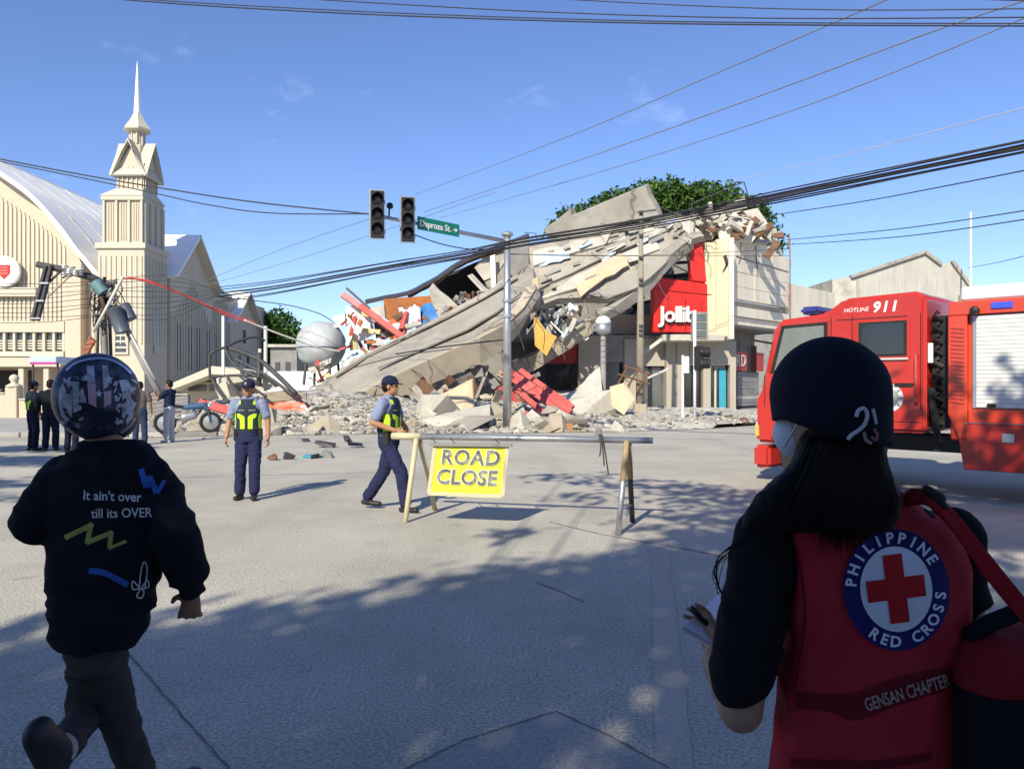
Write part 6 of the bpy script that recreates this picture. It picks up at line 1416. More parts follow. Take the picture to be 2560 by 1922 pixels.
person('officer in lime and navy vest striding beside the barrier with one hand on its rail', g.x, g.y, R(-104), 1.64, dict(kR=(.09, .20, .49), aR=(.09, .26, .09), kL=(-.09, -.10, .47), aL=(-.10, -.32, .13), eR=(.27, -.09, 1.10), wR=(.21, .17, 1.005), eL=(-.25, .05, 1.10), wL=(-.25, .20, .90), hy=R(8), tL=(-.1, 1, -.1), curl=.5), dict(off, skin=SK1), .010)
dk = dict(skin=SK2, hair=True, cap=None, pants=DNAVY, shirt=DNAVY, shoe=BOOT)
g = G(82, 1126); person('officer in dark uniform with lime strip seen from behind at far left', g.x, g.y, R(-35), 1.62, dict(), dict(dk, vest=fab('dark vest', (.015, .03, .03)), cap=CAPN), .016)
g = G(126, 1127); person('officer in plain black uniform standing with his back turned at far left', g.x, g.y, R(10), 1.66, dict(eR=(.25, .02, 1.1), wR=(.15, .18, 1.08)), dict(dk, shirt=BLK, bulk=.015, cap=None, sleeve=1.5), .016)
g = G(350, 1112); person('bystander in dark jeans and grey top partly hidden by the helmet', g.x, g.y, R(20), 1.62, dict(), dict(dk, shirt=fab('grey brown', (.12, .10, .10)), pants=fab('jeans', (.03, .045, .10))), .016)
g = G(178, 1132); person('bystander in dark clothes almost hidden behind the helmeted person', g.x, g.y, R(-10), 1.55, dict(), dict(dk, shirt=BLK), .018)
g = G(424, 1106); person('man in dark blue shirt and pale trousers filming with raised arms', g.x, g.y, R(80), 1.66, dict(eR=(.2, .2, 1.16), wR=(.06, .42, 1.30), eL=(-.2, .2, 1.14), wL=(-.05, .42, 1.27)), dict(skin=SK2, hair=True, pants=GREY, shirt=fab('dark blue tee', (.015, .025, .06)), shoe=GREY, sleeve=.6), .014)
for k, (x, y, sh) in enumerate(((48, 1040, (.3, .28, .36)), (64, 1042, (.1, .1, .14)))):
    g = G(x, y); person(('visitor in pale purple top standing at the church gate', 'visitor in dark top standing at the church gate behind the officers')[k], g.x, g.y - 2, R(170), 1.6, dict(), dict(dk, shirt=fab('gate top %d' % k, sh)), .025)

# ================================================================== rider with helmet (foreground left)
HM = thing('person', 'person in black printed jacket and patterned helmet walking away at lower left', 'person', (cx(260, 2.6), 2.6, 0))
dh = 2.6; yw = R(-8)
B = Vol(); B.head(P(246, 1000, 2.6), yw, 1.0); B.cap(P(262, 1120, 2.62), .062, P(252, 1040, 2.61), .055)
B.loft([(P(240, 1640, 2.62), .06, .05), (P(262, 1430, 2.62), .13, .09), (P(272, 1240, 2.62), .17, .09), (P(275, 1140, 2.62), .1, .07)], yaw=yw)
B.cap(P(390, 1205, 2.62), .05, P(442, 1350, 2.56), .042); B.cap(P(442, 1350, 2.56), .042, P(479, 1470, 2.64), .03)
B.cap(P(128, 1195, 2.64), .05, P(82, 1305, 2.58), .042); B.cap(P(82, 1305, 2.58), .042, P(170, 1330, 2.84), .03)
B.hand(P(481, 1470, 2.64), P(474, 1540, 2.66) - P(481, 1470, 2.64), Vector((-.25, .95, 0)), -1, .6, 1.0, .13); B.hand(P(170, 1330, 2.84), Vector((.6, .6, .1)), Vector((0, 0, -1)), 1, .6)
B.cap(P(258, 1655, 2.62), .045, P(300, 1800, 2.72), .04); B.cap(P(300, 1800, 2.72), .04, P(390, 2095, 2.78), .034)
B.cap(P(222, 1655, 2.62), .045, P(208, 1790, 2.66), .04); B.cap(P(208, 1790, 2.66), .04, P(150, 1882, 2.36), .034)
bd = put('body', B, SK2, HM, .007, 3)
J_ = Vol(); J_.loft([(P(238, 1610, 2.62), .128, .11), (P(248, 1570, 2.62), .148, .12), (P(256, 1510, 2.62), .165, .13), (P(264, 1420, 2.62), .182, .135), (P(268, 1320, 2.62), .192, .135), (P(270, 1230, 2.62), .198, .128), (P(274, 1175, 2.62), .188, .110), (P(280, 1130, 2.62), .135, .085), (P(284, 1102, 2.62), .085, .075)], 32, yaw=yw)
J_.cap(P(378, 1205, 2.62), .085, P(440, 1345, 2.57), .073); J_.cap(P(440, 1345, 2.57), .074, P(474, 1435, 2.63), .060); J_.cap(P(474, 1435, 2.63), .05, P(478, 1460, 2.64), .045)
J_.cap(P(165, 1205, 2.64), .085, P(92, 1300, 2.58), .074); J_.cap(P(92, 1300, 2.58), .076, P(160, 1325, 2.82), .062)
JK = put('jacket', J_, fab('jacket black', (.011, .012, .017)), HM, .010, 8, .024, (5, 5, 10), 3)
bj = bvh_of(JK)
M_ink = mat('white print', (.62, .62, .60), .8, .15, 9); M_inkb = mat('blue print', (.035, .11, .42), .8, .15, 9); M_inky = mat('olive print', (.36, .37, .09), .8, .15, 9)
for nm, pts, w, mt in (('zigzag_print', [(352, 1172), (366, 1218)], 15, M_inkb), ('zigzag_print', [(366, 1218), (374, 1190)], 15, M_inkb), ('zigzag_print', [(374, 1190), (392, 1232)], 15, M_inkb), ('zigzag_print', [(392, 1232), (412, 1200)], 10, M_inkb),
                       ('zigzag_print', [(162, 1344), (232, 1310)], 13, M_inky), ('zigzag_print', [(228, 1308), (218, 1358)], 13, M_inky), ('zigzag_print', [(216, 1356), (282, 1330)], 12, M_inky), ('zigzag_print', [(278, 1328), (274, 1370)], 12, M_inky), ('zigzag_print', [(272, 1370), (316, 1352)], 8, M_inky),
                       ('bar_print', [(222, 1426), (262, 1432), (320, 1462)], 15, M_inkb),
                       ('flower_print', [(348, 1472), (352, 1430), (360, 1404), (368, 1422), (362, 1470)], 3.2, M_ink), ('flower_print', [(350, 1470), (332, 1452), (332, 1472), (350, 1470)], 3.2, M_ink), ('flower_print', [(352, 1472), (368, 1450), (372, 1466), (354, 1472)], 3.2, M_ink), ('flower_print', [(350, 1474), (342, 1490), (354, 1494), (360, 1478), (352, 1472)], 3.2, M_ink)):
    stroke_px(nm, pts, w, bj, mt, JK, .005)
text_px('print_lettering', 'It ain\'t over', 33, 280, 1241, R(2), bj, M_ink, JK, bold=.5, sx=.95); text_px('print_lettering', 'till its OVER', 33, 304, 1283, R(-1), bj, M_ink, JK, bold=.5, sx=.92)
Pt = Vol(); Pt.loft([(P(242, 1670, 2.62), .088, .09), (P(242, 1580, 2.62), .095, .09)], yaw=yw)
Pt.cap(P(258, 1655, 2.62), .068, P(300, 1800, 2.72), .060); Pt.cap(P(300, 1800, 2.72), .060, P(388, 2070, 2.78), .058)
Pt.cap(P(222, 1655, 2.62), .066, P(208, 1790, 2.66), .056); Pt.cap(P(208, 1790, 2.66), .055, P(162, 1864, 2.42), .048)
put('trousers', Pt, fab('dark brown trousers', (.050, .044, .043)), HM, .009, 4, .014, (9, 9, 14), 6)
m = Vol(); m.cap(P(98, 1836, 2.27), .055, P(138, 1935, 2.34), .046, side=(0, -1, .3), flat=.75); m.cap(P(146, 1886, 2.37), .05, P(110, 1850, 2.29), .05); put('shoe', m, BOOT, HM, .009, 3)
m = Vol(); m.cap(P(152, 1872, 2.39), .050, P(148, 1880, 2.37), .050); put('sock', m, fab('sock', (.35, .33, .28)), HM, .008, 2)
m = Vol(); a = P(392, 2100, 2.78); a.z = .05; m.cap(a, .05, a + Vector((.06, .17, -.005)), .045, side=(1, 0, 0), flat=.85); put('shoe', m, BOOT, HM, .01, 3)
hcn = P(243, 991, 2.6)
m = Vol(); m.ell(hcn, (.132, .15, .148), None, 30); m.ell(hcn + Vector((0, .05, -.07)), (.11, .12, .09), None, 24)
HL = put('helmet', m, mat('helmet shell', (.020, .022, .045), .45, .5, 9, .02, 20, spec=.2, coat=.08, stain=(.14, .15, .20), stain_amt=.8, stain_scale=16), HM, .008, 5)
bh = bvh_of(HL)
M_h1 = mat('helmet pale graphic', (.50, .50, .56), .4, .4, 45, 0, spec=.3, coat=.15, stain=(.04, .045, .06), stain_amt=.9, stain_scale=28); M_h2 = mat('helmet pink graphic', (.55, .34, .42), .4, .12, 20, 0, spec=.3, coat=.15); M_h3 = mat('helmet mint graphic', (.40, .50, .50), .4, .3, 40, 0, spec=.3, coat=.15, stain=(.05, .06, .07), stain_amt=.8, stain_scale=30); M_chr = mat('chrome trim', (.6, .6, .66), .15, .05, 4, 0, metal=.9)
def hp(l): return [(120 + x * .1565, 860 + y * .1565) for x, y in l]
for nm, l, mt in (('stripe', [(630, 640), (760, 640), (775, 1010), (650, 950)], M_h2), ('stripe', [(890, 760), (1010, 740), (1010, 950), (900, 1010)], M_h2), ('stripe', [(615, 350), (735, 340), (755, 640), (635, 640)], M_h1), ('stripe', [(865, 340), (950, 345), (1000, 640), (885, 740)], M_h1),
                  ('side_graphic', [(180, 700), (290, 560), (380, 600), (400, 760), (380, 1180), (300, 1230), (210, 1150), (165, 950)], M_h1), ('side_graphic', [(385, 600), (495, 600), (500, 780), (480, 1080), (400, 1100), (400, 760)], M_h3), ('side_graphic', [(510, 790), (600, 830), (610, 930), (530, 880)], M_h3),
                  ('side_graphic', [(1130, 580), (1260, 560), (1370, 720), (1395, 960), (1350, 1180), (1260, 1300), (1180, 1150), (1190, 780)], M_h1), ('side_graphic', [(1060, 830), (1130, 780), (1180, 800), (1160, 900), (1080, 920)], M_h3), ('bottom_graphic', [(430, 1270), (520, 1270), (500, 1350), (440, 1330)], M_h3)):
    decal_px(nm, hp(l), bh, mt, HL, .002, 3)
rgh = random.Random(21)
for k in range(46):                                    # small broken flecks of the printed pattern
    lft = k % 2; x = rgh.uniform(170, 560) if lft else rgh.uniform(1060, 1390); y = rgh.uniform(540, 1280)
    if lft and x < 170 + abs(y - 900) * .35: x += 90
    a = rgh.uniform(0, 6.28); L_ = rgh.uniform(25, 95); w_ = rgh.uniform(12, 40); ca, sa = math.cos(a), math.sin(a)
    decal_px('fleck', hp([(x + u * ca - v * sa, y + u * sa + v * ca) for u, v in ((-L_, -w_), (L_ * .8, -w_ * .6), (L_, w_), (-L_ * .6, w_ * .8))]), bh, rgh.choice([M_h1, M_h1, M_h3, M_h2, M_black, M_black]), HL, .0028 + .0004 * (k % 4), 1)
def star(x, y, r): return [(x + (r if k % 2 == 0 else r * .42) * math.sin(math.pi * k / 5), y - (r if k % 2 == 0 else r * .42) * math.cos(math.pi * k / 5)) for k in range(10)]
for x, y, r in ((215, 945, 11), (272, 948, 13), (247, 984, 10)):
    decal_px('star', star(x, y, r), bh, mat('helmet star', (.55, .58, .66), .25, .1), HL, .0035, 1)
stroke_px('chrome_band', hp([(290, 420), (420, 310), (600, 250), (800, 225), (1000, 250), (1200, 350), (1330, 470)]), 5, bh, M_chr, HL, .003)
stroke_px('rim_line', hp([(205, 1220), (300, 1340), (420, 1440), (530, 1500)]), 7, bh, mat('rim pale', (.38, .36, .33), .4), HL, .003); stroke_px('rim_line', hp([(1390, 1180), (1330, 1290), (1240, 1370), (1160, 1420)]), 7, bh, MATS['rim pale'], HL, .003)
# ================================================================== relief volunteer in red vest (foreground right)
RC = thing('person', 'woman in red relief vest and dark cap with long hair writing notes', 'person', (cx(2170, 1.52), 1.52, 0))
yw = R(13); M_vest = fab('vest red', (.36, .021, .034), .85, .2); M_vestd = fab('vest band', (.14, .010, .018)); M_tee = fab('tee black', (.009, .009, .012))
hc = P(2068, 1012, 1.47)
B = Vol(); hrot = B.head(hc, R(24), 1.0, R(-6)); B.cap(P(2105, 1240, 1.52), .062, P(2078, 1120, 1.48), .052)
B.loft([(P(2172, 1960, 1.54), .15, .1), (P(2180, 1600, 1.54), .14, .09), (P(2175, 1400, 1.54), .16, .085), (P(2140, 1270, 1.53), .10, .065)], yaw=yw)
B.cap(P(1925, 1370, 1.52), .036, P(1852, 1775, 1.50), .042); B.cap(P(1852, 1775, 1.50), .043, P(1786, 1650, 1.70), .029); B.hand(P(1788, 1655, 1.695), P(1768, 1570, 1.76) - P(1786, 1650, 1.70), Vector((-.55, .1, .35)), 1, .7, .92)
B.cap(P(2388, 1320, 1.57), .045, P(2412, 1580, 1.60), .04); B.cap(P(2412, 1580, 1.60), .04, P(2330, 1640, 1.80), .029); B.hand(P(2330, 1640, 1.80), Vector((-.8, .4, .1)), Vector((0, 0, 1)), -1, .5, .92)
B.cap(P(2100, 1960, 1.54), .085, P(2100, 2400, 1.54), .055); B.cap(P(2100, 2400, 1.54), .05, P(2100, 2830, 1.54), .038); B.cap(P(2260, 1960, 1.54), .085, P(2260, 2400, 1.54), .055); B.cap(P(2260, 2400, 1.54), .05, P(2260, 2830, 1.54), .038)
bd = put('body', B, skin('warm', (.36, .21, .14)), RC, .006, 3)
T_ = Vol(); T_.loft([(P(2172, 1960, 1.54), .165, .115), (P(2180, 1600, 1.54), .165, .105), (P(2175, 1400, 1.54), .18, .10), (P(2150, 1290, 1.54), .155, .08), (P(2130, 1240, 1.53), .085, .065)], yaw=yw)
T_.cap(P(1915, 1345, 1.52), .060, P(1858, 1690, 1.50), .064); T_.cap(P(2382, 1335, 1.56), .052, P(2400, 1490, 1.58), .052)
TE = put('t_shirt', T_, M_tee, RC, .009, 4, .014, (8, 8, 12), 1)
V_ = Vol(); V_.loft([(P(2168, 2060, 1.54), .205, .14), (P(2172, 1930, 1.54), .196, .137), (P(2176, 1790, 1.54), .186, .132), (P(2180, 1660, 1.54), .184, .128), (P(2182, 1530, 1.54), .190, .124), (P(2180, 1420, 1.54), .192, .116), (P(2172, 1335, 1.54), .182, .100), (P(2150, 1278, 1.53), .140, .082), (P(2132, 1238, 1.53), .095, .068), (P(2125, 1215, 1.52), .072, .06)], 32, yaw=yw)
VS = put('vest', V_, M_vest, RC, .009, 4, .017, (7, 7, 8), 8)
bv = bvh_of(VS)
EX, EY, TL = 2241, 1474, R(-7)
def rot2(x, y): c, s_ = math.cos(TL), math.sin(TL); return (EX + x * c - y * s_, EY + x * s_ + y * c)
def ring_px(name, rx, ry, material, off, cx0=0, cy0=0, n=48, rows=7):
    m = MB(); pts = [rot2(cx0, cy0)]; fs = []
    for j in range(1, rows + 1):
        for k in range(n): a = 2 * math.pi * k / n; pts.append(rot2(cx0 + rx * j / rows * math.cos(a), cy0 + ry * j / rows * math.sin(a)))
    for k in range(n):
        fs.append([0, 1 + k, 1 + (k + 1) % n])
        for j in range(rows - 1): b = 1 + j * n; fs.append([b + k, b + n + k, b + n + (k + 1) % n, b + (k + 1) % n])
    m.add(drape_px(pts, bv, off), fs); return m.build(name, material, VS, smooth=True)
M_nav = fab('emblem navy', (.018, .018, .11)); M_ew = fab('emblem white', (.62, .65, .74)); M_ec = fab('emblem red', (.42, .018, .022))
EMB = ring_px('round_emblem', 133, 152, M_nav, .006); ew_ = ring_px('emblem_disc', 90, 107, M_ew, .008, 0, -2)
def part_of(o, p):
    w = WM[o.name]; o.parent = p; o.matrix_basis = WM[p.name].inverted() @ w; return o
w2, lh, lv = 24, 73, 86
cr = [rot2(x, y - 3) for x, y in ((-w2, -lv), (w2, -lv), (w2, -w2 - 3), (lh, -w2 - 3), (lh, w2 + 3), (w2, w2 + 3), (w2, lv), (-w2, lv), (-w2, w2 + 3), (-lh, w2 + 3), (-lh, -w2 - 3), (-w2, -w2 - 3))]
bm = bmesh.new()
for q in ((0, 1, 6, 7), (2, 3, 4, 5), (8, 9, 10, 11)):
    f = bm.faces.new([bm.verts.new((*cr[i], 0)) for i in q])
bmesh.ops.triangulate(bm, faces=bm.faces[:])
for _ in range(3): bmesh.ops.subdivide_edges(bm, edges=bm.edges[:], cuts=1, use_grid_fill=True)
bm.verts.index_update(); m = MB(); m.add(drape_px([(v.co.x, v.co.y) for v in bm.verts], bv, .0098), [[v.index for v in f.verts] for f in bm.faces]); bm.free(); m.build('red_cross', M_ec, VS, smooth=True)
def arc_text(body, a0, a1, rx, ry, size, flip):
    n = len(body)
    for i, ch in enumerate(body):
        if ch == ' ': continue
        a = R(a0 + (a1 - a0) * i / (n - 1)); x, y = rx * math.cos(a), -ry * math.sin(a)
        tx, ty = -rx * math.sin(a), -ry * math.cos(a)
        if not flip: tx, ty = -tx, -ty
        X_, Y_ = rot2(x, y); text_px('emblem_letter', ch, size, X_, Y_, math.atan2(ty, tx) + TL, bv, M_ew, VS, .0105, bold=1.2)
arc_text('PHILIPPINE', 166, 30, 112, 129, 38, False); arc_text('RED CROSS', 232, 348, 112, 131, 38, True)
# belt band and chapter lettering
def band_px(name, top, bot, material, off):
    t, b = smooth_path([Vector((*p, 0)) for p in top], 6), smooth_path([Vector((*p, 0)) for p in bot], 6); rows = 5; pts = []; n = len(t)
    for j in range(rows): pts += [(t[i].lerp(b[i], j / (rows - 1)).x, t[i].lerp(b[i], j / (rows - 1)).y) for i in range(n)]
    m = MB(); m.add(drape_px(pts, bv, off), [[j * n + i, j * n + i + 1, (j + 1) * n + i + 1, (j + 1) * n + i] for j in range(rows - 1) for i in range(n - 1)]); return m.build(name, material, VS, smooth=True)
band_px('waist_band', [(1990, 1728), (2080, 1735), (2140, 1730), (2260, 1688), (2380, 1664)], [(1990, 1770), (2080, 1780), (2140, 1800), (2260, 1758), (2380, 1720)], M_vestd, .003)
band_px('lower_band', [(1975, 1895), (2080, 1900), (2200, 1900), (2330, 1880)], [(1975, 1915), (2080, 1922), (2200, 1922), (2330, 1900)], M_vestd, .003)
text_px('chapter_lettering', 'GENSAN CHAPTER', 46, 2268, 1732, R(-17), bv, fab('worn print', (.34, .25, .22)), VS, .009, bold=.8, sx=.56)
stroke_px('vest_seam', [(1965, 1300), (2000, 1420), (2010, 1560), (1985, 1720)], 3, bv, M_vestd, VS, .003)
# cap
inv = hrot.transposed(); vs, fs = [], []; n, mm_ = 40, 18; cc = hc + hrot @ Vector((0, -.006, .018))
for layer in (0, 1):
    for j in range(mm_ + 1):
        for k in range(n):
            a = 2 * math.pi * k / n; dp = max(0, min(1, .45 - math.sin(a) * .55 + .35 * math.cos(a))); low = R(112 + 42 * dp); th = low * j / mm_ + .001; rr = 1 - .05 * layer; st = math.sin(th) if th < math.pi / 2 else 1 - .06 * (th - math.pi / 2)
            seam = 1 + .008 * math.cos(6 * a) * math.sin(th) + .012 * mnoise.noise(Vector((math.cos(a) * 3, math.sin(a) * 3, th * 3)))
            vs.append(cc + hrot @ Vector((.101 * st * math.cos(a) * rr * seam, .116 * st * math.sin(a) * rr * seam, .112 * math.cos(th) * rr)))
for layer in (0, 1):
    b = layer * (mm_ + 1) * n
    for j in range(mm_):
        for k in range(n): fs.append([b + j * n + k, b + (j + 1) * n + k, b + (j + 1) * n + (k + 1) % n, b + j * n + (k + 1) % n])
b2 = (mm_ + 1) * n
for k in range(n): fs.append([mm_ * n + k, b2 + mm_ * n + k, b2 + mm_ * n + (k + 1) % n, mm_ * n + (k + 1) % n])
m = MB(); m.add(vs, fs); CP = m.build('cap', fab('cap midnight', (.010, .012, .022), .85, .2), RC, smooth=True)
bc = bvh_of(CP)
def tube_px(name, pts, r, bvh, material, parent, off=.003):
    q = smooth_path([Vector((x, y, 0)) for x, y in pts], 5); m = MB(); m.tube(drape_px([(p.x, p.y) for p in q], bvh, off), r, 7); return m.build(name, material, parent, smooth=True)
M_emb = mat('white embroidery', (.55, .56, .60), .7, .2, 30)
tube_px('embroidery', [(2140, 1042), (2146, 1026), (2160, 1021), (2168, 1036), (2162, 1060), (2146, 1076), (2128, 1088), (2120, 1102), (2128, 1117), (2146, 1119)], .0035, bc, M_emb, CP); tube_px('embroidery', [(2182, 1022), (2187, 1042), (2190, 1060)], .003, bc, M_emb, CP)
tube_px('embroidery', [(2160, 1080), (2166, 1100), (2178, 1108)], .003, bc, MATS['cloth worn print'], CP); tube_px('embroidery', [(2184, 1072), (2192, 1086), (2188, 1100), (2178, 1092)], .003, bc, fab('pink thread', (.34, .12, .12)), CP)
# hair: volume plus strands
h_ = Vol(); h_.ell(P(2104, 1085, 1.455), (.072, .07, .085), hrot); h_.loft([(P(2040, 1330, 1.415), .145, .016), (P(2055, 1290, 1.415), .15, .028), (P(2075, 1230, 1.42), .135, .04), (P(2098, 1160, 1.44), .088, .05), (P(2102, 1090, 1.45), .074, .06)], yaw=R(4))
HR = put('hair', h_, M_hair, RC, .007, 8, .004, (45, 45, 3), 5)
m = MB(); rg = random.Random(4)
def join_bvh(os):
    V0, F0 = [], []
    for o in os:
        mw = WM[o.name]; b = len(V0); V0 += [mw @ v.co for v in o.data.vertices]; F0 += [[b + i for i in p.vertices] for p in o.data.polygons]
    return BVHTree.FromPolygons(V0, F0)
bhair = join_bvh([HR, VS, TE])
for k in range(820):
    u = rg.random(); x0 = 2012 + 192 * u; x1 = 1858 + 392 * u + rg.gauss(0, 10); e = 1318 + 30 * math.sin(math.pi * u) - 70 * max(0, u - .75) / .25 + rg.gauss(0, 20) + 55 * max(0, .3 - u) / .3; wv = rg.uniform(-7, 7); ph = rg.uniform(0, 6)
    px = []
    for t in range(11):
        f = t / 10; y = 1090 + rg.uniform(-.5, .5) + (e - 1090) * f; x = x0 + (x1 - x0) * f ** 1.25 + wv * math.sin(f * 4 + ph) * f; px.append((x, y))
    q = drape_px(px, bhair, .0018 + .0022 * rg.random())
    if max((q[i + 1] - q[i]).length for i in range(10)) > .06: continue
    m.tube(q, [.0017] * 7 + [.0015, .0012, .0008, .0003], 4)
for k in range(9):
    q = [P(1905 + rg.uniform(-12, 10), 1325, 1.43), P(1815 + rg.uniform(-15, 12), 1385, 1.44), P(1790 + rg.uniform(-10, 14), 1440 + rg.uniform(-15, 20), 1.45), P(1800 + rg.uniform(-8, 10), 1485, 1.46)]
    m.tube(smooth_path(q, 4), .0007, 4)
m.build('hair_strands', M_hair, RC, smooth=True)
# mask with ear loop
def hq(x, y, z): return hc + hrot @ Vector((x, y, z))
m = Vol(); m.ell(hq(0, .062, -.052), (.066, .058, .054), hrot); m.v = [p for p in m.v]; mk = put('face_mask', m, fab('mask white', (.62, .64, .70)), RC, .006, 3)
m = MB(); m.tube(smooth_path([hq(-.078, .045, -.03), hq(-.0835, .012, .012), hq(-.0865, -.008, .022), hq(-.0885, -.022, .0), hq(-.0865, -.012, -.03), hq(-.076, .04, -.075)], 5), .0022, 6); m.build('ear_loop', fab('elastic', (.6, .58, .55)), mk, smooth=True)
# trousers and shoes below the frame
m = Vol(); m.loft([(P(2172, 2080, 1.54), .16, .12), (P(2172, 1940, 1.54), .16, .115)], yaw=yw)
for x in (2100, 2260): m.cap(P(x, 2050, 1.54), .09, P(x, 2400, 1.54), .075); m.cap(P(x, 2400, 1.54), .072, P(x, 2790, 1.54), .066)
put('trousers', m, BLK, RC, .014, 4)
for x in (2100, 2260):
    a = P(x, 2850, 1.54); a.z = .05; m = Vol(); m.cap(a, .046, a + Vector((-.04, .16, -.008)), .04, side=(1, 0, 0), flat=.85); put('shoe', m, BOOT, RC, .012, 3)
# notebook and pen in her hand
NB = thing('notebook', 'open white notebook held in the woman\'s left hand', 'notebook', P(1755, 1580, 1.76))
q = [P(1702, 1572, 1.72), P(1790, 1622, 1.70), P(1852, 1520, 1.92), P(1800, 1484, 1.95)]; nn = (q[1] - q[0]).cross(q[3] - q[0]).normalized(); nn = nn if nn.z > 0 else -nn
m = MB(); m.prism(q, nn * -.004); m.build('cover', M_wpaint, NB)
for k in range(3): m = MB(); m.prism([p + nn * (.0015 + .002 * k) + (q[3] - q[0]) * .012 * k for p in q], nn * .001); m.build('page', mat('paper', (.78, .79, .82), .8, .03), NB)
PN = MB(); a, b = P(1727, 1518, 1.70), P(1768, 1560, 1.705); PN.tube([a, a.lerp(b, .9), b], [.0075, .0075, .006], 10); tag(PN.build('pen', M_black, smooth=True), 'black marker pen held over the notebook', 'pen')
# shoulder bag and strap
BG = thing('shoulder_bag', 'red and black shoulder bag hanging from the woman\'s right shoulder', 'bag', P(2540, 1850, 1.45))
top = pp([(2268, 1232, 1.50), (2320, 1222, 1.455), (2392, 1282, 1.44), (2480, 1392, 1.42), (2566, 1498, 1.40), (2612, 1560, 1.40)]); bot = pp([(2262, 1262, 1.47), (2322, 1262, 1.435), (2388, 1330, 1.43), (2462, 1440, 1.42), (2546, 1542, 1.40), (2600, 1600, 1.40)])
m = MB(); m.ribbon(top, bot, .006, 5, 4, .002, 0, 3); m.build('strap', fab('strap red', (.30, .014, .022)), BG, smooth=True)
m = Vol(); m.cap(P(2316, 1222, 1.45), .009, P(2356, 1244, 1.44), .008); m.cap(P(2336, 1246, 1.445), .008, P(2366, 1266, 1.44), .007); put('buckle', m, M_black, BG, .004, 2)
m = Vol(); m.loft([(P(2560, 2060, 1.46), .15, .09), (P(2555, 1900, 1.46), .155, .10), (P(2552, 1750, 1.46), .150, .10), (P(2552, 1695, 1.46), .147, .098)], yaw=R(8), sq=4); put('body', m, fab('bag black', (.012, .010, .014)), BG, .01, 5, .006)
m = Vol(); m.loft([(P(2552, 1698, 1.46), .148, .099), (P(2553, 1640, 1.46), .142, .094), (P(2556, 1592, 1.46), .125, .08), (P(2560, 1572, 1.46), .10, .06)], yaw=R(8), sq=4); put('flap', m, fab('bag red', (.24, .014, .02)), BG, .01, 5, .005)
m = MB(); m.tube(smooth_path([P(2420, 1590, 1.44), P(2470, 1560, 1.42), P(2530, 1535, 1.42), P(2600, 1500, 1.43)], 5), .016, 8); m.build('handle', BLK, BG, smooth=True)

# ================================================================== what stands behind the viewer and shades the foreground
BK = thing('shade_building', 'unseen tan building added behind the viewer to shade the foreground', 'building', (-6, -24, 0))
m = MB(); m.b2((-30, -30, 0), (14, -20, 17.0)); wl_ = m.build('wall', M_btan, BK)  # unseen block added for solid shade close to the viewer
m = MB(); m.b2((-30.4, -30.4, 17.0), (14.4, -19.6, 17.4)); m.build('roof', M_concg, BK)
for k in range(9):
    for z in (5, 9, 13):
        m = MB(); m.b2((-28 + k * 4.6, -19.95, z), (-25.6 + k * 4.6, -19.9, z + 2)); m.build('window', M_wintint, BK)
def shade(sx, sy, z): q = z / math.tan(R(SUN_EL)); n = math.hypot(.37, .93); return Vector((sx - .37 / n * q, sy - .93 / n * q, z))
lobes = []
for sx, sy, z, rx, ry, rz in ((-5.6, 2.3, 8, 2.2, 1.6, .8), (-3.9, 2.5, 8, 1.7, 1.5, .8), (-2.6, 3.1, 8.3, 1.5, 1.5, .8), (-1.4, 3.8, 8.4, 1.4, 1.4, .8), (-.3, 4.7, 8.4, 1.3, 1.4, .8), (.9, 5.4, 8.2, 1.4, 1.4, .8), (2.2, 6.4, 8.2, 1.4, 1.6, .8), (3.5, 8.2, 8, 1.3, 1.7, .8), (4.8, 9.4, 8, 1.5, 1.7, .8), (3.0, 10.4, 7.6, .9, .9, .5), (1.9, 9.0, 7.5, .8, .45, .3), (2.1, 11.9, 7.5, 1.1, .5, .3), (.9, 12.9, 7.5, 1.2, .3, .2), (.1, 8.1, 7.5, .75, .28, .2), (1.1, 10.6, 7.4, .9, .3, .2), (6.3, 11.6, 7.2, 1.1, .8, .5), (6.3, 8.4, 8, 1.6, 2.0, .9), (8.2, 7.0, 8, 2.2, 2.4, .9), (0, 1.2, 8.6, 5, 2.2, .9), (4, 3.4, 8.6, 3.4, 2.6, .9), (-5, .5, 8.4, 3.5, 1.8, .8)):
    lobes.append((shade(sx, sy, z), (rx, ry, rz)))
tree('shade_tree', 'broad street tree behind the viewer casting the leafy shade on the road', lobes, (-3.5, -9.5, 0), (-3.2, -8, 5.2), 52000, .15, 11, GRN, tr=.42, gap=.95, limb=.07)
tree('roadside_tree', 'slender street tree out of view on the left whose shade crosses the road', [(shade(sx, sy, 7.5), (rx, ry, .3)) for sx, sy, rx, ry in ((-10.5, 15.6, 2.6, .9), (-8.4, 12.0, 1.2, .3), (-7.6, 10.3, 1.1, .22), (-12, 18.5, 3, .8))], (-14.5, 2, 0), (-14, 3, 5), 5200, .15, 12, GRN, tr=.25, gap=.9, limb=.2)

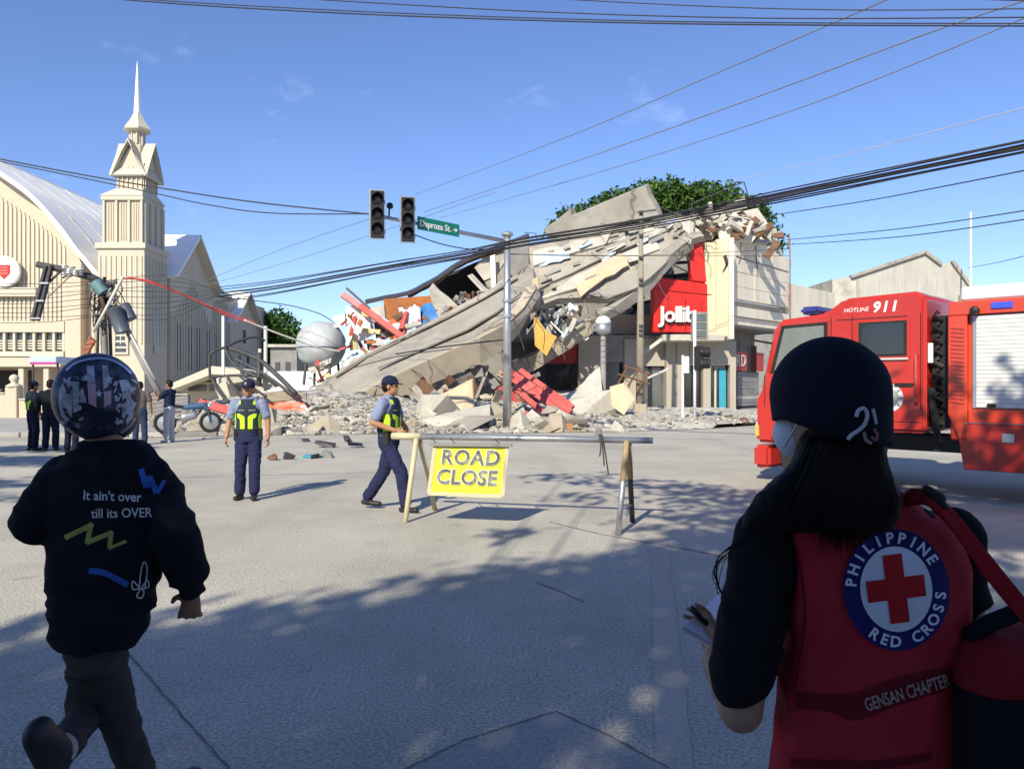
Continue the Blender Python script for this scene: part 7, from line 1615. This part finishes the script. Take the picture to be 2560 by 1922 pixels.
# loose grit on the road near the viewer: uncountable
sv, sf = [], []
for k in range(2600):
    Y = 2.2 + 9 * rng.random() ** 1.6; X = rng.uniform(-.75, .75) * Y; s_ = .002 + .007 * rng.random() ** 3; me = CHK[k % 8]; b = len(sv); a = rng.uniform(0, 6.28); ca, sa = math.cos(a), math.sin(a)
    for v in me.vertices: sv.append((X + (v.co.x * ca - v.co.y * sa) * s_, Y + (v.co.x * sa + v.co.y * ca) * s_, .004 + v.co.z * s_ + s_ * .3))
    for p in me.polygons: sf.append([b + i for i in p.vertices])
me = bpy.data.meshes.new('road_grit'); me.from_pydata(sv, [], sf); me.update(); me.materials.append(M_concw)
tag(obj('road_grit', me, None), 'pale grit and tiny stones lying on the road', 'grit', kind='stuff')
# ================================================================== parked motorcycle by the kerb
g = G(470, 1092); MC = thing('motorcycle', 'blue and silver motorcycle parked in the debris beside the red beam', 'motorcycle', (g.x, g.y, .13), R(25))
def ml(mb, nm, mt, **k): return mb.build(nm, mt, MC, world=False, **k)
for x in (-.62, .62):
    m = MB(); m.tube([(x + .27 * math.cos(a), 0, .3 + .27 * math.sin(a)) for a in [2 * math.pi * i / 20 for i in range(21)]], .05, 7); w_ = ml(m, 'wheel', M_rub, smooth=True)
    m = MB(); m.lathe((x, 0, .3), [(.06, -.05), (.22, -.015), (.22, .015), (.06, .05)], 16, 'Y'); m.build('rim', M_steel, w_, world=False)
m = MB(); m.tube([(-.62, .08, .3), (-.1, .1, .42), (.25, .08, .5), (.5, .0, .85)], .03, 7); m.tube([(.62, .07, .3), (.5, .05, .9)], .025, 7); m.tube([(.62, -.07, .3), (.5, -.05, .9)], .025, 7); ml(m, 'frame', M_dsteel)
m = Vol(); m.cap((-.1, 0, .45), .13, (.15, 0, .5), .12); ml(m, 'engine', M_steel, smooth=True)
m = Vol(); m.cap((-.1, 0, .75), .1, (.35, 0, .78), .12, side=(0, 1, 0), flat=.8); m.cap((.4, 0, .8), .1, (.58, 0, .62), .05); ml(m, 'fairing', mat('dusty blue paint', (.06, .13, .24), .5, .3, 5), smooth=True)
m = Vol(); m.cap((-.6, 0, .8), .08, (-.12, 0, .76), .1, side=(0, 1, 0), flat=.5); ml(m, 'seat', M_black, smooth=True)
m = MB(); m.tube([(.42, -.34, .98), (.5, -.1, .95), (.5, .1, .95), (.42, .34, .98)], .02, 7); ml(m, 'handlebar', M_black)
m = Vol(); m.ell((.6, 0, .82), (.07, .09, .09)); ml(m, 'headlight', M_wpaint, smooth=True)
